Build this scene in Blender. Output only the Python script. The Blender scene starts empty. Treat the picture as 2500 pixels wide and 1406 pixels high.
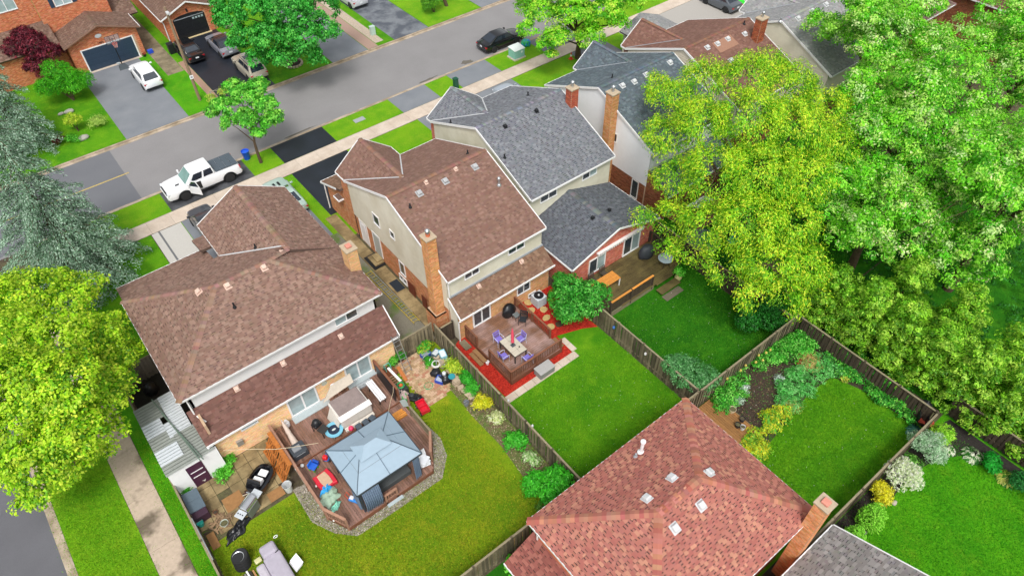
import bpy, bmesh, math, random
import numpy as np
from mathutils import Vector, Matrix
random.seed(11)
RNG = np.random.default_rng(11)
SC = bpy.context.scene
COL = SC.collection

# ------------------------------------------------------------------ camera
CAM_H = 35.2
F_PX = 1739.69
PIT, ROL, YAW = (math.radians(a) for a in (46.919, -1.137, 37.653))
fwd = Vector((math.cos(PIT)*math.sin(YAW), math.cos(PIT)*math.cos(YAW), -math.sin(PIT)))
rt0 = Vector((math.cos(YAW), -math.sin(YAW), 0)); up0 = rt0.cross(fwd)
rgt = rt0*math.cos(ROL) + up0*math.sin(ROL)
upv = -rt0*math.sin(ROL) + up0*math.cos(ROL)
cam = bpy.data.cameras.new('camera'); cam_o = bpy.data.objects.new('camera', cam); COL.objects.link(cam_o)
cam_o.matrix_world = Matrix(((rgt.x, upv.x, -fwd.x, 0), (rgt.y, upv.y, -fwd.y, 0), (rgt.z, upv.z, -fwd.z, CAM_H), (0, 0, 0, 1)))
cam.sensor_width = 36; cam.lens = F_PX/2500*36; cam.clip_start = 0.5; cam.clip_end = 2000
SC.camera = cam_o

# ------------------------------------------------------------------ sky, sun, exposure
SUN_EL, SUN_AZ = math.radians(58), math.radians(215)   # azimuth clockwise from +y
W = bpy.data.worlds.new('World'); SC.world = W; W.use_nodes = True
nt = W.node_tree; nt.nodes.clear()
sky = nt.nodes.new('ShaderNodeTexSky'); sky.sky_type = 'NISHITA'; sky.sun_disc = False
sky.sun_elevation = SUN_EL; sky.sun_rotation = SUN_AZ; sky.dust_density = 4.0; sky.air_density = 1.0; sky.ozone_density = 1.0
hs = nt.nodes.new('ShaderNodeHueSaturation'); hs.inputs['Saturation'].default_value = 0.14
bg = nt.nodes.new('ShaderNodeBackground'); bg.inputs['Strength'].default_value = 0.15
wo = nt.nodes.new('ShaderNodeOutputWorld')
nt.links.new(sky.outputs[0], hs.inputs['Color']); nt.links.new(hs.outputs[0], bg.inputs[0]); nt.links.new(bg.outputs[0], wo.inputs[0])
sl = bpy.data.lights.new('sun', 'SUN'); sl.energy = 1.5; sl.angle = math.radians(14); sl.color = (1.0, 0.96, 0.9)
so = bpy.data.objects.new('sun', sl); COL.objects.link(so)
sd = Vector((math.sin(SUN_AZ)*math.cos(SUN_EL), math.cos(SUN_AZ)*math.cos(SUN_EL), math.sin(SUN_EL)))
so.rotation_euler = (-sd).to_track_quat('-Z', 'Y').to_euler(); so.location = (0, 0, 60)
SC.view_settings.view_transform = 'Standard'; SC.view_settings.look = 'None'
SC.view_settings.exposure = 0.27; SC.view_settings.gamma = 1.0

# ------------------------------------------------------------------ helpers
def G(x, y, z=0.0):
    d = fwd + rgt*((x-1250)/F_PX) - upv*((y-703)/F_PX)
    t = (z-CAM_H)/d.z
    return Vector((d.x*t, d.y*t, z))

def lin(c):
    return tuple((v/12.92 if v <= 0.04045 else ((v+0.055)/1.055)**2.4) for v in c)
def hx(s, k=1.0):
    s = s.lstrip('#'); return tuple(v*k for v in lin(tuple(int(s[i:i+2], 16)/255 for i in (0, 2, 4))))

def obj(name, me, mat=None, parent=None):
    o = bpy.data.objects.new(name, me); COL.objects.link(o)
    if mat is not None and len(me.materials) == 0: me.materials.append(mat)
    if parent is not None: o.parent = parent
    return o
def tag(o, label=None, cat=None, group=None, kind=None):
    if label: o['label'] = label
    if cat: o['category'] = cat
    if group: o['group'] = group
    if kind: o['kind'] = kind
    return o
def thing(name, label, cat, loc=(0, 0, 0), rz=0.0, group=None):
    o = bpy.data.objects.new(name, None); COL.objects.link(o); o.empty_display_size = 0.2
    o.location = loc; o.rotation_euler = (0, 0, rz)
    return tag(o, label, cat, group)
def wm(o):
    m = o.matrix_basis.copy()
    while o.parent: o = o.parent; m = o.matrix_basis @ m
    return m
def copy_tree(o, parent=None):
    c = o.copy(); COL.objects.link(c); c.parent = parent
    for ch in o.children: copy_tree(ch, c)
    return c

class MB:
    """collects faces of ONE piece"""
    def __init__(s): s.v = []; s.f = []; s.c = []
    def face(s, pts, c=None):
        i = len(s.v); s.v += [tuple(p) for p in pts]; s.f.append(tuple(range(i, i+len(pts)))); s.c.append(c); return s
    def faces(s, vs, fs, c=None):
        i = len(s.v); s.v += [tuple(p) for p in vs]
        for f in fs: s.f.append(tuple(i+k for k in f)); s.c.append(c)
        return s
    def box(s, x0, y0, z0, x1, y1, z1, c=None, rz=0, M=None):
        x0, x1 = min(x0, x1), max(x0, x1); y0, y1 = min(y0, y1), max(y0, y1); z0, z1 = min(z0, z1), max(z0, z1)
        vs = [(x0, y0, z0), (x1, y0, z0), (x1, y1, z0), (x0, y1, z0), (x0, y0, z1), (x1, y0, z1), (x1, y1, z1), (x0, y1, z1)]
        if M is not None: vs = [tuple(M @ Vector(v)) for v in vs]
        return s.faces(vs, [(0, 3, 2, 1), (4, 5, 6, 7), (0, 1, 5, 4), (1, 2, 6, 5), (2, 3, 7, 6), (3, 0, 4, 7)], c)
    def prism(s, poly, z0, z1, c=None):
        a = sum(poly[i][0]*poly[(i+1) % len(poly)][1]-poly[(i+1) % len(poly)][0]*poly[i][1] for i in range(len(poly)))
        p = list(poly) if a > 0 else list(poly)[::-1]; n = len(p)
        vs = [(q[0], q[1], z0) for q in p] + [(q[0], q[1], z1) for q in p]
        fs = [tuple(range(n, 2*n)), tuple(range(n-1, -1, -1))] + [(i, (i+1) % n, n+(i+1) % n, n+i) for i in range(n)]
        return s.faces(vs, fs, c)
    def slab(s, pts, th, c=None):
        """planar 3-D polygon thickened downwards along its normal (normal = ccw order)"""
        P = [Vector(p) for p in pts]; n = (P[1]-P[0]).cross(P[2]-P[0]).normalized(); k = len(P)
        vs = P + [p-n*th for p in P]
        fs = [tuple(range(k)), tuple(range(2*k-1, k-1, -1))] + [(i, k+i, k+(i+1) % k, (i+1) % k) for i in range(k)]
        return s.faces(vs, fs, c)
    def bar(s, p, q, w, h, up=(0, 0, 1), c=None):
        p, q = Vector(p), Vector(q); d = (q-p).normalized(); u = Vector(up)
        if abs(d.dot(u)) > 0.98: u = Vector((1, 0, 0))
        a = d.cross(u).normalized()*w/2; b = a.cross(d).normalized()*h/2
        vs = [p-a-b, p+a-b, p+a+b, p-a+b, q-a-b, q+a-b, q+a+b, q-a+b]
        return s.faces(vs, [(0, 1, 2, 3), (7, 6, 5, 4), (0, 4, 5, 1), (1, 5, 6, 2), (2, 6, 7, 3), (3, 7, 4, 0)], c)
    def tube(s, pts, r, n=8, c=None, closed=False):
        P = [Vector(p) for p in pts]; m = len(P); R = r if hasattr(r, '__len__') else [r]*m
        i0 = len(s.v); prev = None
        for i in range(m):
            d = (P[(i+1) % m if closed else min(i+1, m-1)]-P[i-1 if (closed or i) else 0])
            d = d.normalized() if d.length > 1e-9 else Vector((0, 0, 1))
            if prev is None:
                u = Vector((0, 0, 1)) if abs(d.z) < 0.9 else Vector((1, 0, 0)); a = d.cross(u).normalized()
            else:
                a = (prev-d*prev.dot(d)); a = a.normalized() if a.length > 1e-6 else d.orthogonal().normalized()
            prev = a; b = d.cross(a)
            for k in range(n):
                t = 2*math.pi*k/n; s.v.append(tuple(P[i]+(a*math.cos(t)+b*math.sin(t))*R[i]))
        for i in range(m if closed else m-1):
            j = (i+1) % m
            for k in range(n):
                k2 = (k+1) % n; s.f.append((i0+i*n+k, i0+i*n+k2, i0+j*n+k2, i0+j*n+k)); s.c.append(c)
        if not closed:
            s.f.append(tuple(i0+k for k in range(n-1, -1, -1))); s.c.append(c)
            s.f.append(tuple(i0+(m-1)*n+k for k in range(n))); s.c.append(c)
        return s
    def lathe(s, prof, cx=0, cy=0, cz=0, n=16, c=None, M=None):
        i0 = len(s.v); m = len(prof)
        for r, z in prof:
            for k in range(n):
                t = 2*math.pi*k/n; p = Vector((cx+r*math.cos(t), cy+r*math.sin(t), cz+z))
                s.v.append(tuple(M @ p if M is not None else p))
        for i in range(m-1):
            for k in range(n):
                k2 = (k+1) % n; s.f.append((i0+i*n+k, i0+i*n+k2, i0+(i+1)*n+k2, i0+(i+1)*n+k)); s.c.append(c)
        if prof[0][0] > 1e-4: s.f.append(tuple(i0+k for k in range(n-1, -1, -1))); s.c.append(c)
        if prof[-1][0] > 1e-4: s.f.append(tuple(i0+(m-1)*n+k for k in range(n))); s.c.append(c)
        return s
    def mesh(s, name, M=None):
        me = bpy.data.meshes.new(name)
        vs = s.v if M is None else [tuple(M @ Vector(p)) for p in s.v]
        me.from_pydata(vs, [], s.f)
        if any(c is not None for c in s.c):
            a = me.attributes.new('col', 'FLOAT_COLOR', 'FACE')
            a.data.foreach_set('color', np.array([(c if len(c) == 4 else tuple(c)+(1,)) if c is not None else (1, 1, 1, 1) for c in s.c], dtype=np.float32).ravel())
        me.update(); return me
    def build(s, name, mat, parent=None, local=False, smooth=False, bevel=0.0, seg=2):
        M = None
        if parent is not None and not local: M = wm(parent).inverted()
        me = s.mesh(name, M)
        if smooth:
            me.shade_smooth(); me.set_sharp_from_angle(angle=0.7)
        o = obj(name, me, mat, parent)
        if bevel:
            b = o.modifiers.new('bevel', 'BEVEL'); b.width = bevel; b.segments = seg; b.limit_method = 'ANGLE'; b.angle_limit = 0.6
        return o

def np_mesh(name, V, F, colr=None, mat=None, smooth=False):
    me = bpy.data.meshes.new(name); n, m, k = len(V), len(F), F.shape[1]
    me.vertices.add(n); me.vertices.foreach_set('co', np.ascontiguousarray(V, dtype=np.float32).ravel())
    me.loops.add(m*k); me.loops.foreach_set('vertex_index', np.ascontiguousarray(F, dtype=np.int32).ravel())
    me.polygons.add(m); me.polygons.foreach_set('loop_start', np.arange(0, m*k, k, dtype=np.int32))
    if colr is not None:
        a = me.attributes.new('col', 'FLOAT_COLOR', 'FACE')
        C = np.ones((m, 4), dtype=np.float32); C[:, :3] = colr; a.data.foreach_set('color', C.ravel())
    me.update(calc_edges=True); me.validate()
    if mat: me.materials.append(mat)
    return me

# ------------------------------------------------------------------ materials
MATS = {}
def pm(name, base=(0.5, 0.5, 0.5), rough=0.7, var=0.12, scale=6.0, bump=0.0, bscale=60.0, metal=0.0, spec=0.5,
       attr=False, rnd=0.0, base2=None, mixscale=0.6, mixlo=0.4, mixhi=0.6, coat=0.0, streak=None, trans=0.0):
    """base colour x noise variation (x per-face colour, x per-object random), optional second colour in blotches, bump"""
    if name in MATS: return MATS[name]
    m = bpy.data.materials.new(name); m.use_nodes = True; t = m.node_tree; N = t.nodes; L = t.links
    b = N['Principled BSDF']; b.inputs['Roughness'].default_value = rough; b.inputs['Metallic'].default_value = metal
    b.inputs['Specular IOR Level'].default_value = spec; b.inputs['Coat Weight'].default_value = coat
    b.inputs['Coat Roughness'].default_value = 0.08
    geo = N.new('ShaderNodeNewGeometry'); pos = geo.outputs['Position']
    if streak is not None:
        mp = N.new('ShaderNodeMapping'); mp.inputs['Scale'].default_value = streak; L.new(pos, mp.inputs['Vector']); pos_s = mp.outputs[0]
    else: pos_s = pos
    def noise(sc, det=3, src=None, rg=0.55):
        n = N.new('ShaderNodeTexNoise'); n.inputs['Scale'].default_value = sc; n.inputs['Detail'].default_value = det; n.inputs['Roughness'].default_value = rg
        L.new(src if src is not None else pos, n.inputs['Vector']); return n.outputs['Fac']
    def mapr(src, a, bb, c, d):
        n = N.new('ShaderNodeMapRange'); L.new(src, n.inputs[0])
        for i, v in enumerate((a, bb, c, d)): n.inputs[1+i].default_value = v
        return n.outputs[0]
    def mul(colsock, fac):
        n = N.new('ShaderNodeVectorMath'); n.operation = 'MULTIPLY' if False else 'SCALE'; L.new(colsock, n.inputs[0]); L.new(fac, n.inputs['Scale']); return n.outputs[0]
    rgb = N.new('ShaderNodeRGB'); rgb.outputs[0].default_value = (*base, 1); c = rgb.outputs[0]
    if attr:
        a = N.new('ShaderNodeAttribute'); a.attribute_name = 'col'
        mx = N.new('ShaderNodeVectorMath'); mx.operation = 'MULTIPLY'; L.new(c, mx.inputs[0]); L.new(a.outputs['Color'], mx.inputs[1]); c = mx.outputs[0]
    if base2 is not None:
        f = mapr(noise(mixscale, 4), mixlo, mixhi, 0, 1)
        mx = N.new('ShaderNodeMix'); mx.data_type = 'RGBA'; L.new(f, mx.inputs['Factor']); L.new(c, mx.inputs[6]); mx.inputs[7].default_value = (*base2, 1); c = mx.outputs[2]
    if var: c = mul(c, mapr(noise(scale, 5, pos_s, 0.65), 0.25, 0.75, 1-var, 1+var))
    if rnd:
        oi = N.new('ShaderNodeObjectInfo'); c = mul(c, mapr(oi.outputs['Random'], 0, 1, 1-rnd, 1+rnd))
    L.new(c, b.inputs['Base Color'])
    if bump:
        bn = N.new('ShaderNodeBump'); bn.inputs['Strength'].default_value = 1.0; bn.inputs['Distance'].default_value = bump
        L.new(noise(bscale, 3, pos_s), bn.inputs['Height']); L.new(bn.outputs[0], b.inputs['Normal'])
    if trans:
        tr = N.new('ShaderNodeBsdfTranslucent'); L.new(c, tr.inputs['Color'])
        ms = N.new('ShaderNodeMixShader'); ms.inputs[0].default_value = trans
        out = [n for n in N if n.type == 'OUTPUT_MATERIAL'][0]
        L.new(b.outputs[0], ms.inputs[1]); L.new(tr.outputs[0], ms.inputs[2]); L.new(ms.outputs[0], out.inputs['Surface'])
    MATS[name] = m; return m

def glass_mat(name, base, rough=0.06):
    return pm(name, base, rough=rough, var=0.25, scale=1.5, spec=0.8, coat=0.6)

def grass_mat(name, c1, c2, c3, s=1.0):
    """three greens in soft patches plus fine blade-scale grain"""
    m = bpy.data.materials.new(name); m.use_nodes = True; t = m.node_tree; N = t.nodes; L = t.links; b = N['Principled BSDF']
    b.inputs['Roughness'].default_value = 0.9; b.inputs['Specular IOR Level'].default_value = 0.2
    geo = N.new('ShaderNodeNewGeometry')
    def noise(sc, det, rg=0.6):
        n = N.new('ShaderNodeTexNoise'); n.inputs['Scale'].default_value = sc; n.inputs['Detail'].default_value = det; n.inputs['Roughness'].default_value = rg; L.new(geo.outputs['Position'], n.inputs['Vector']); return n.outputs['Fac']
    def ramp(src, a, bb):
        n = N.new('ShaderNodeMapRange'); n.interpolation_type = 'SMOOTHSTEP'; L.new(src, n.inputs[0]); n.inputs[1].default_value = a; n.inputs[2].default_value = bb; return n.outputs[0]
    def mix(f, a, bsock):
        n = N.new('ShaderNodeMix'); n.data_type = 'RGBA'; L.new(f, n.inputs['Factor'])
        for i, v in ((6, a), (7, bsock)):
            if isinstance(v, tuple): n.inputs[i].default_value = (*v, 1)
            else: L.new(v, n.inputs[i])
        return n.outputs[2]
    c = mix(ramp(noise(0.4*s, 4), 0.3, 0.7), c1, c2)
    c = mix(ramp(noise(0.9*s, 6, 0.7), 0.42, 0.85), c, c3)
    g = N.new('ShaderNodeMapRange'); L.new(noise(16, 6, 0.8), g.inputs[0])
    for i, v in enumerate((0.3, 0.7, 0.55, 1.45)): g.inputs[1+i].default_value = v
    sc = N.new('ShaderNodeVectorMath'); sc.operation = 'SCALE'; L.new(c, sc.inputs[0]); L.new(g.outputs[0], sc.inputs['Scale'])
    L.new(sc.outputs[0], b.inputs['Base Color'])
    bn = N.new('ShaderNodeBump'); bn.inputs['Strength'].default_value = 1; bn.inputs['Distance'].default_value = 0.06; L.new(noise(22, 4, 0.7), bn.inputs['Height']); L.new(bn.outputs[0], b.inputs['Normal'])
    MATS[name] = m; return m

def leaf_mat(name, trans=0.35, rough=0.5, spec=0.35):
    return pm(name, (1, 1, 1), rough=rough, var=0.0, attr=True, spec=spec, trans=trans)

M_asph = pm('asphalt_worn', hx('#8b898a'), 0.85, 0.13, 45, 0.004, 90, base2=hx('#838182'), mixscale=0.3, mixlo=0.3, mixhi=0.7, streak=(.35, 1, 1))
M_asph_d = pm('asphalt_patch', hx('#6a6c72'), 0.7, 0.10, 25, 0.004, 90, base2=hx('#6f7176'), mixscale=0.4, mixlo=0.3, mixhi=0.7)
M_asph_x = pm('asphalt_cross_street', hx('#67676d'), 0.65, 0.12, 22, 0.004, 90, base2=hx('#5c5c61'), mixscale=0.3, mixlo=0.3, mixhi=0.7)
M_seal = pm('asphalt_sealed', hx('#20242c'), 0.42, 0.2, 10, 0.003, 90, base2=hx('#272c36'), mixscale=0.7, mixlo=0.4, mixhi=0.7)
M_drive = pm('asphalt_drive', hx('#82868c'), 0.75, 0.10, 20, 0.004, 90, base2=hx('#747980'), mixscale=0.5, mixlo=0.3, mixhi=0.7)
M_conc = pm('concrete', hx('#cdbfb0'), 0.85, 0.10, 8, 0.002, 80, base2=hx('#c0b0a0'), mixscale=0.8, rnd=0.05)
M_conc_w = pm('concrete_weathered', hx('#b9a795'), 0.85, 0.14, 5, 0.002, 80, base2=hx('#6b5f50'), mixscale=0.45, mixlo=0.5, mixhi=0.6, rnd=0.06)
M_kerb = pm('kerb_concrete', hx('#b9a996'), 0.85, 0.15, 6, 0.002, 60, base2=hx('#948571'), mixscale=0.9)
M_soil = pm('soil', hx('#4a4033'), 0.95, 0.35, 8, 0.03, 25, base2=hx('#5d5a3c'), mixscale=1.1)
M_mulch = pm('red_mulch', hx('#b02418'), 0.9, 0.5, 20, 0.04, 45, base2=hx('#c6331f'), mixscale=3)
M_gravel = pm('gravel', hx('#9d968a'), 0.9, 0.35, 40, 0.02, 60)
M_slabstone = pm('patio_slab', hx('#a08d66'), 0.85, 0.2, 6, 0.003, 50, base2=hx('#7c6b4a'), mixscale=0.9, rnd=0.10)
M_paver_b = pm('brick_paver', (1, 1, 1), 0.85, 0.15, 12, 0.002, 60, attr=True)
M_white = pm('white_paint', hx('#f2f2f4'), 0.5, 0.04, 4)
M_trim = pm('white_trim', hx('#eeeeee'), 0.45, 0.06, 3)
M_cream = pm('cream_siding', hx('#dcd9c8'), 0.6, 0.06, 2.5, base2=hx('#cfcab6'), mixscale=0.5)
M_wsid = pm('white_siding', hx('#e9eaea'), 0.55, 0.04, 3)
M_grid = pm('grey_trim', hx('#9aa0a6'), 0.5, 0.08, 4)
M_brick = pm('brick', (1, 1, 1), 0.85, 0.18, 14, 0.003, 70, attr=True)
M_mortar = pm('mortar', hx('#c3a68a'), 0.9, 0.15, 8)
M_shing = pm('shingle', (1, 1, 1), 0.8, 0.10, 1.2, 0.001, 120, attr=True, spec=0.4)
M_glass = glass_mat('window_glass', hx('#3a424a'))
M_glass_l = glass_mat('window_glass_blind', hx('#9fb3b6'), 0.12)
M_black = pm('black_plastic', hx('#1c1e22'), 0.45, 0.2, 8)
M_tyre = pm('tyre_rubber', hx('#232426'), 0.8, 0.2, 15)
M_metal = pm('galvanised_metal', hx('#b8bcc0'), 0.35, 0.12, 8, metal=0.7)
M_vent = pm('roof_vent_grey', hx('#c9cbcd'), 0.5, 0.08, 6)
M_vent_p = pm('roof_vent_pink', hx('#d6b8a8'), 0.55, 0.08, 6)
M_fence = pm('weathered_fence', hx('#7c715b'), 0.9, 0.30, 6, 0.004, 20, rnd=0.5, streak=(6, 6, 0.8), base2=hx('#665d49'), mixscale=1.2)
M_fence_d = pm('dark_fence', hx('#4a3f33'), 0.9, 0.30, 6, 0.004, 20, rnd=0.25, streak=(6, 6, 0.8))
M_rail = pm('fence_cap', hx('#8b8168'), 0.9, 0.25, 6, 0.003, 20, rnd=0.12)
M_deckA = pm('deck_board_red_brown', hx('#8f6d60'), 0.7, 0.28, 5, 0.002, 30, rnd=0.3, streak=(5, 0.7, 1), base2=hx('#7b5a48'), mixscale=1.1)
M_deckB = pm('deck_board_brown', hx('#7d5a45'), 0.6, 0.30, 5, 0.002, 30, rnd=0.2, streak=(0.7, 5, 1), base2=hx('#9c8078'), mixscale=0.8)
M_deckC = pm('deck_board_olive', hx('#6b5f3a'), 0.55, 0.30, 5, 0.002, 30, rnd=0.2, streak=(0.7, 5, 1), base2=hx('#54482c'), mixscale=0.8)
M_deckD = pm('deck_board_tan', hx('#93683a'), 0.7, 0.2, 5, 0.002, 30, rnd=0.15)
M_railA = pm('deck_rail_pink_brown', hx('#a37b66'), 0.75, 0.2, 5, rnd=0.12)
M_railB = pm('deck_rail_brown', hx('#7a4e38'), 0.7, 0.25, 5, rnd=0.15)
M_orange = pm('new_lumber', hx('#d08a3c'), 0.7, 0.2, 8, rnd=0.12)
M_pallet = pm('pallet_wood', hx('#b06a2c'), 0.8, 0.3, 6, rnd=0.2)
M_bark = pm('bark', hx('#5a4a38'), 0.95, 0.3, 8, 0.02, 20)
M_leaf = leaf_mat('leaf')
M_leaf_m = leaf_mat('leaf_matte', 0.15, 0.7, 0.2)
M_chrome = pm('chrome', hx('#d8dade'), 0.18, 0.05, 5, metal=0.9)
G_back_A = grass_mat('grass_yellowish', hx('#7f9a14'), hx('#5f8a10'), hx('#a09f22'))
G_vivid = grass_mat('grass_vivid', hx('#5c9a0e'), hx('#3f8409'), hx('#7aa81a'))
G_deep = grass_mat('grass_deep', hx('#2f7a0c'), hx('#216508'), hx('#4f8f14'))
G_front = grass_mat('grass_front', hx('#74a812'), hx('#5b9a10'), hx('#8cab25'))
G_bright = grass_mat('grass_bright', hx('#57a50d'), hx('#3f8f08'), hx('#6fa01a'))
print('core ok')
# ================================================================== ground, streets, pavements
def struct(name, label, mb, mat, **k):
    o = mb.build(name, mat, **k); return tag(o, label, None, None, 'structure')
def sheet(name, label, poly, z, mat):
    m = MB(); a = sum(poly[i][0]*poly[(i+1) % len(poly)][1]-poly[(i+1) % len(poly)][0]*poly[i][1] for i in range(len(poly)))
    m.face([(x, y, z) for x, y in (poly if a > 0 else poly[::-1])]); return struct(name, label, m, mat)
def rect(x0, y0, x1, y1): return [(x0, y0), (x1, y0), (x1, y1), (x0, y1)]

sheet('ground', 'wide flat ground under the whole suburb', rect(-600, -600, 700, 900), -0.16, M_soil)
struct('street', 'grey worn asphalt main street crossing the upper left', MB().box(-200, 51.4, -0.2, 300, 60.2, -0.12), M_asph)
struct('cross_street', 'damp dark asphalt side street at the lower left corner', MB().box(-18.5, -120, -0.2, -8.6, 51.45, -0.124), M_asph_x)
struct('street_patch', 'darker rectangular asphalt repair across the street near the spruce', MB().box(-12, 51.62, -0.15, 3.8, 60.0, -0.115), M_asph_d)
struct('lane_line', 'thin yellow painted centre line on the dark street patch', MB().box(-6, 55.68, -0.114, 4.1, 55.8, -0.111), pm('yellow_paint', hx('#c0a860'), 0.7, 0.3, 10))
arc = [(-8.65+5-5*math.cos(t), 51.35-5+5*math.sin(t)) for t in [i*math.pi/2/8 for i in range(9)]]
near_poly = [(200, -60), (200, 51.35)] + arc[::-1] + [(-8.65, -60)]
struct('lot_ground', 'bare earth of the near building lots', MB().prism(near_poly, -0.15, 0.0), M_soil)
struct('far_lot_ground', 'bare earth of the lots across the street', MB().prism([(-8, 60.25), (250, 60.25), (250, 220), (-8, 220)], -0.15, 0.0), M_soil)
for nm, lb, y0, y1, g0, g1 in (('kerb', 'concrete kerb and gutter along the near side of the street', 51.35, 51.5, 51.5, 51.8), ('far_kerb', 'concrete kerb and gutter along the far side of the street', 60.1, 60.25, 59.8, 60.1)):
    m = MB().box(-3.6 if nm == 'kerb' else -8, y0, -0.15, 200, y1, 0.012); m.box(-3.6 if nm == 'kerb' else -8, g0, -0.15, 200, g1, -0.106)
    struct(nm, lb, m, M_kerb)
struct('side_kerb', 'stained concrete kerb along the damp side street', MB().box(-8.8, -60, -0.15, -8.65, 46.3, 0.012).box(-9.1, -60, -0.15, -8.8, 46.3, -0.106), M_kerb)

# sidewalks: every slab its own piece
def slabs(name, label, x0, y0, x1, y1, nx, ny, mat, h=0.03, gap=0.012, skip=(), jit=0.0):
    root = tag(thing(name, label, None, ((x0+x1)/2, (y0+y1)/2, 0)), kind='structure')
    dx, dy = (x1-x0)/nx, (y1-y0)/ny
    me = MB().box(-dx/2+gap/2, -dy/2+gap/2, 0.001, dx/2-gap/2, dy/2-gap/2, h).mesh('slab')
    for i in range(nx):
        for j in range(ny):
            if (i, j) in skip: continue
            o = obj('slab', me, mat, root)
            o.location = (x0+(i+.5)*dx-(x0+x1)/2, y0+(j+.5)*dy-(y0+y1)/2, random.uniform(-1, 1)*jit); o.rotation_euler.z = random.uniform(-1, 1)*jit*1.5
    return root
slabs('sidewalk', 'pale concrete sidewalk of square slabs along the main street', -4.0, 47.0, 94, 48.55, 56, 1, M_conc)
slabs('side_sidewalk', 'stained concrete sidewalk beside the side street', -5.5, 8, -4.0, 46.9, 1, 23, M_conc_w)
slabs('side_path', 'mossy concrete slab path beside the cream gabled house', 13.68, 26.4, 14.55, 40.4, 1, 17, M_slabstone, 0.03, 0.02)

# lawns
LAWNS = []
def lawn(name, label, poly, mat, z=0.004):
    LAWNS.append((poly, mat.name)); return sheet(name, label, poly, z, mat)
lawn('side_boulevard_lawn', 'grass strip between side street kerb and sidewalk', rect(-8.64, -20, -5.52, 46), G_front)
lawn('side_strip_lawn', 'narrow green verge between side sidewalk and board fence', rect(-3.98, 8, -3.16, 36), G_bright)
lawn('corner_lawn', 'front lawn of the corner house around the spruce', rect(-3.98, 36, 2.85, 46.96), G_vivid)
lawn('boulevard_lawn', 'grass strip between main street kerb and sidewalk', rect(-4, 48.6, 120, 51.34), G_front)
lawn('front_lawn', 'front lawns between the sidewalk and the near houses', rect(2.95, 37.5, 120, 46.96), G_front, 0.003)
lawn('back_lawn', 'yellowish back lawn around the gazebo deck', rect(-3.0, 11.95, 13.42, 25.5), G_back_A)
lawn('back_lawn', 'middle back lawn between two board fences', rect(13.54, 11.95, 22.28, 24.5), G_vivid)
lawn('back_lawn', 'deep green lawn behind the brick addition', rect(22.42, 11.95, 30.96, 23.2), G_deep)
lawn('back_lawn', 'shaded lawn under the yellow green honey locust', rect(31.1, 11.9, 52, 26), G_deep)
lawn('back_lawn', 'lawn beside the red roofed house with curved planting beds', rect(15, 2.78, 31.4, 11.75), G_vivid)
lawn('back_lawn', 'bright lawn at the lower right edged by hostas', rect(10, -25, 33.2, 2.62), G_bright)
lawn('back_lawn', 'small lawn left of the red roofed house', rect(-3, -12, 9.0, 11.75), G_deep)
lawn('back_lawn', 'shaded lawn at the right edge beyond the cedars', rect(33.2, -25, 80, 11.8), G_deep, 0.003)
lawn('far_lawn', 'front lawns of the houses across the street', rect(-8, 60.3, 140, 100), G_vivid, 0.003)
lawn('far_lawn', 'sunny lawn with a round bush across the street', rect(36.4, 60.32, 43, 72), G_front, 0.006)
lawn('far_lawn', 'bright grass strip between two driveways across the street', rect(10.95, 60.32, 13.6, 74), G_bright, 0.006)

def drive(label, x0, y0, x1, y1, mat, z=0.012, name='driveway'): return sheet(name, label, rect(x0, y0, x1, y1), z, mat)
drive('asphalt apron under the white pickup', 5.05, 48.6, 11.8, 51.34, pm('asphalt_apron', hx('#5a5c60'), 0.6, 0.15, 15, 0.004, 90, base2=hx('#3c3d42'), mixscale=0.8))
drive('asphalt drive in front of the corner house', 5.15, 38.5, 13.3, 46.97, M_drive)
drive('pale paver slabs of the corner house walk', 2.9, 42.5, 5.1, 46.95, pm('pale_paver', hx('#bfbcb6'), 0.85, 0.12, 20, 0.003, 40), 0.014, 'paver_walk')
drive('dark paver border in the pale walk', 3.38, 42.5, 3.52, 46.95, pm('dark_paver', hx('#6d6e70'), 0.85, 0.12, 20), 0.018, 'paver_border')
drive('freshly sealed black apron by the street tree', 14.4, 48.6, 19.2, 51.34, M_seal)
drive('freshly sealed black drive beside the cream gabled house', 14.2, 40.5, 19.2, 46.97, M_seal)
drive('grey apron in front of the slate grey house', 25.85, 48.6, 29.8, 51.34, M_drive)
drive('grey drive in front of the slate grey house', 26.2, 39.5, 30.4, 46.97, M_drive)
drive('grey apron with cracks near the green pedestal', 32.3, 48.6, 36.8, 51.34, M_drive)
drive('grey drive with parked silver car', 31.2, 38.5, 36.6, 46.97, M_drive)
drive('dark apron behind the lime street tree', 42.2, 48.6, 47.6, 51.34, M_asph_d)
drive('dark drive behind the lime street tree', 43.9, 39.5, 48.2, 46.97, M_asph_d)
drive('pale drive with grey sedan far up the street', 50.5, 39.5, 66, 46.97, pm('pale_concrete', hx('#a9a59f'), 0.85, 0.1, 10))
drive('grey drive with the white crossover across the street', 5.45, 60.28, 10.9, 73.7, M_drive)
drive('black sealed drive with three parked cars', 14.2, 60.28, 19.15, 74.2, M_seal)
drive('reddish paver edge of the black drive', 13.55, 60.3, 14.18, 70, pm('red_paver', hx('#a1826f'), 0.85, 0.2, 14), 0.015, 'paver_edge')
drive('stone side path between the two brick houses', 11.95, 68.2, 13.5, 92, pm('stone_path', hx('#8d8168'), 0.9, 0.2, 6, base2=hx('#6f6650'), mixscale=1), 0.014, 'stone_path')
drive('grey drive beside the round maple across the street', 25.2, 60.28, 29.1, 78, M_drive)
drive('reddish paver strip across the street', 29.15, 60.3, 30.3, 75, pm('red_paver2', hx('#a58a7c'), 0.85, 0.15, 14), 0.014, 'paver_strip')
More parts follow.
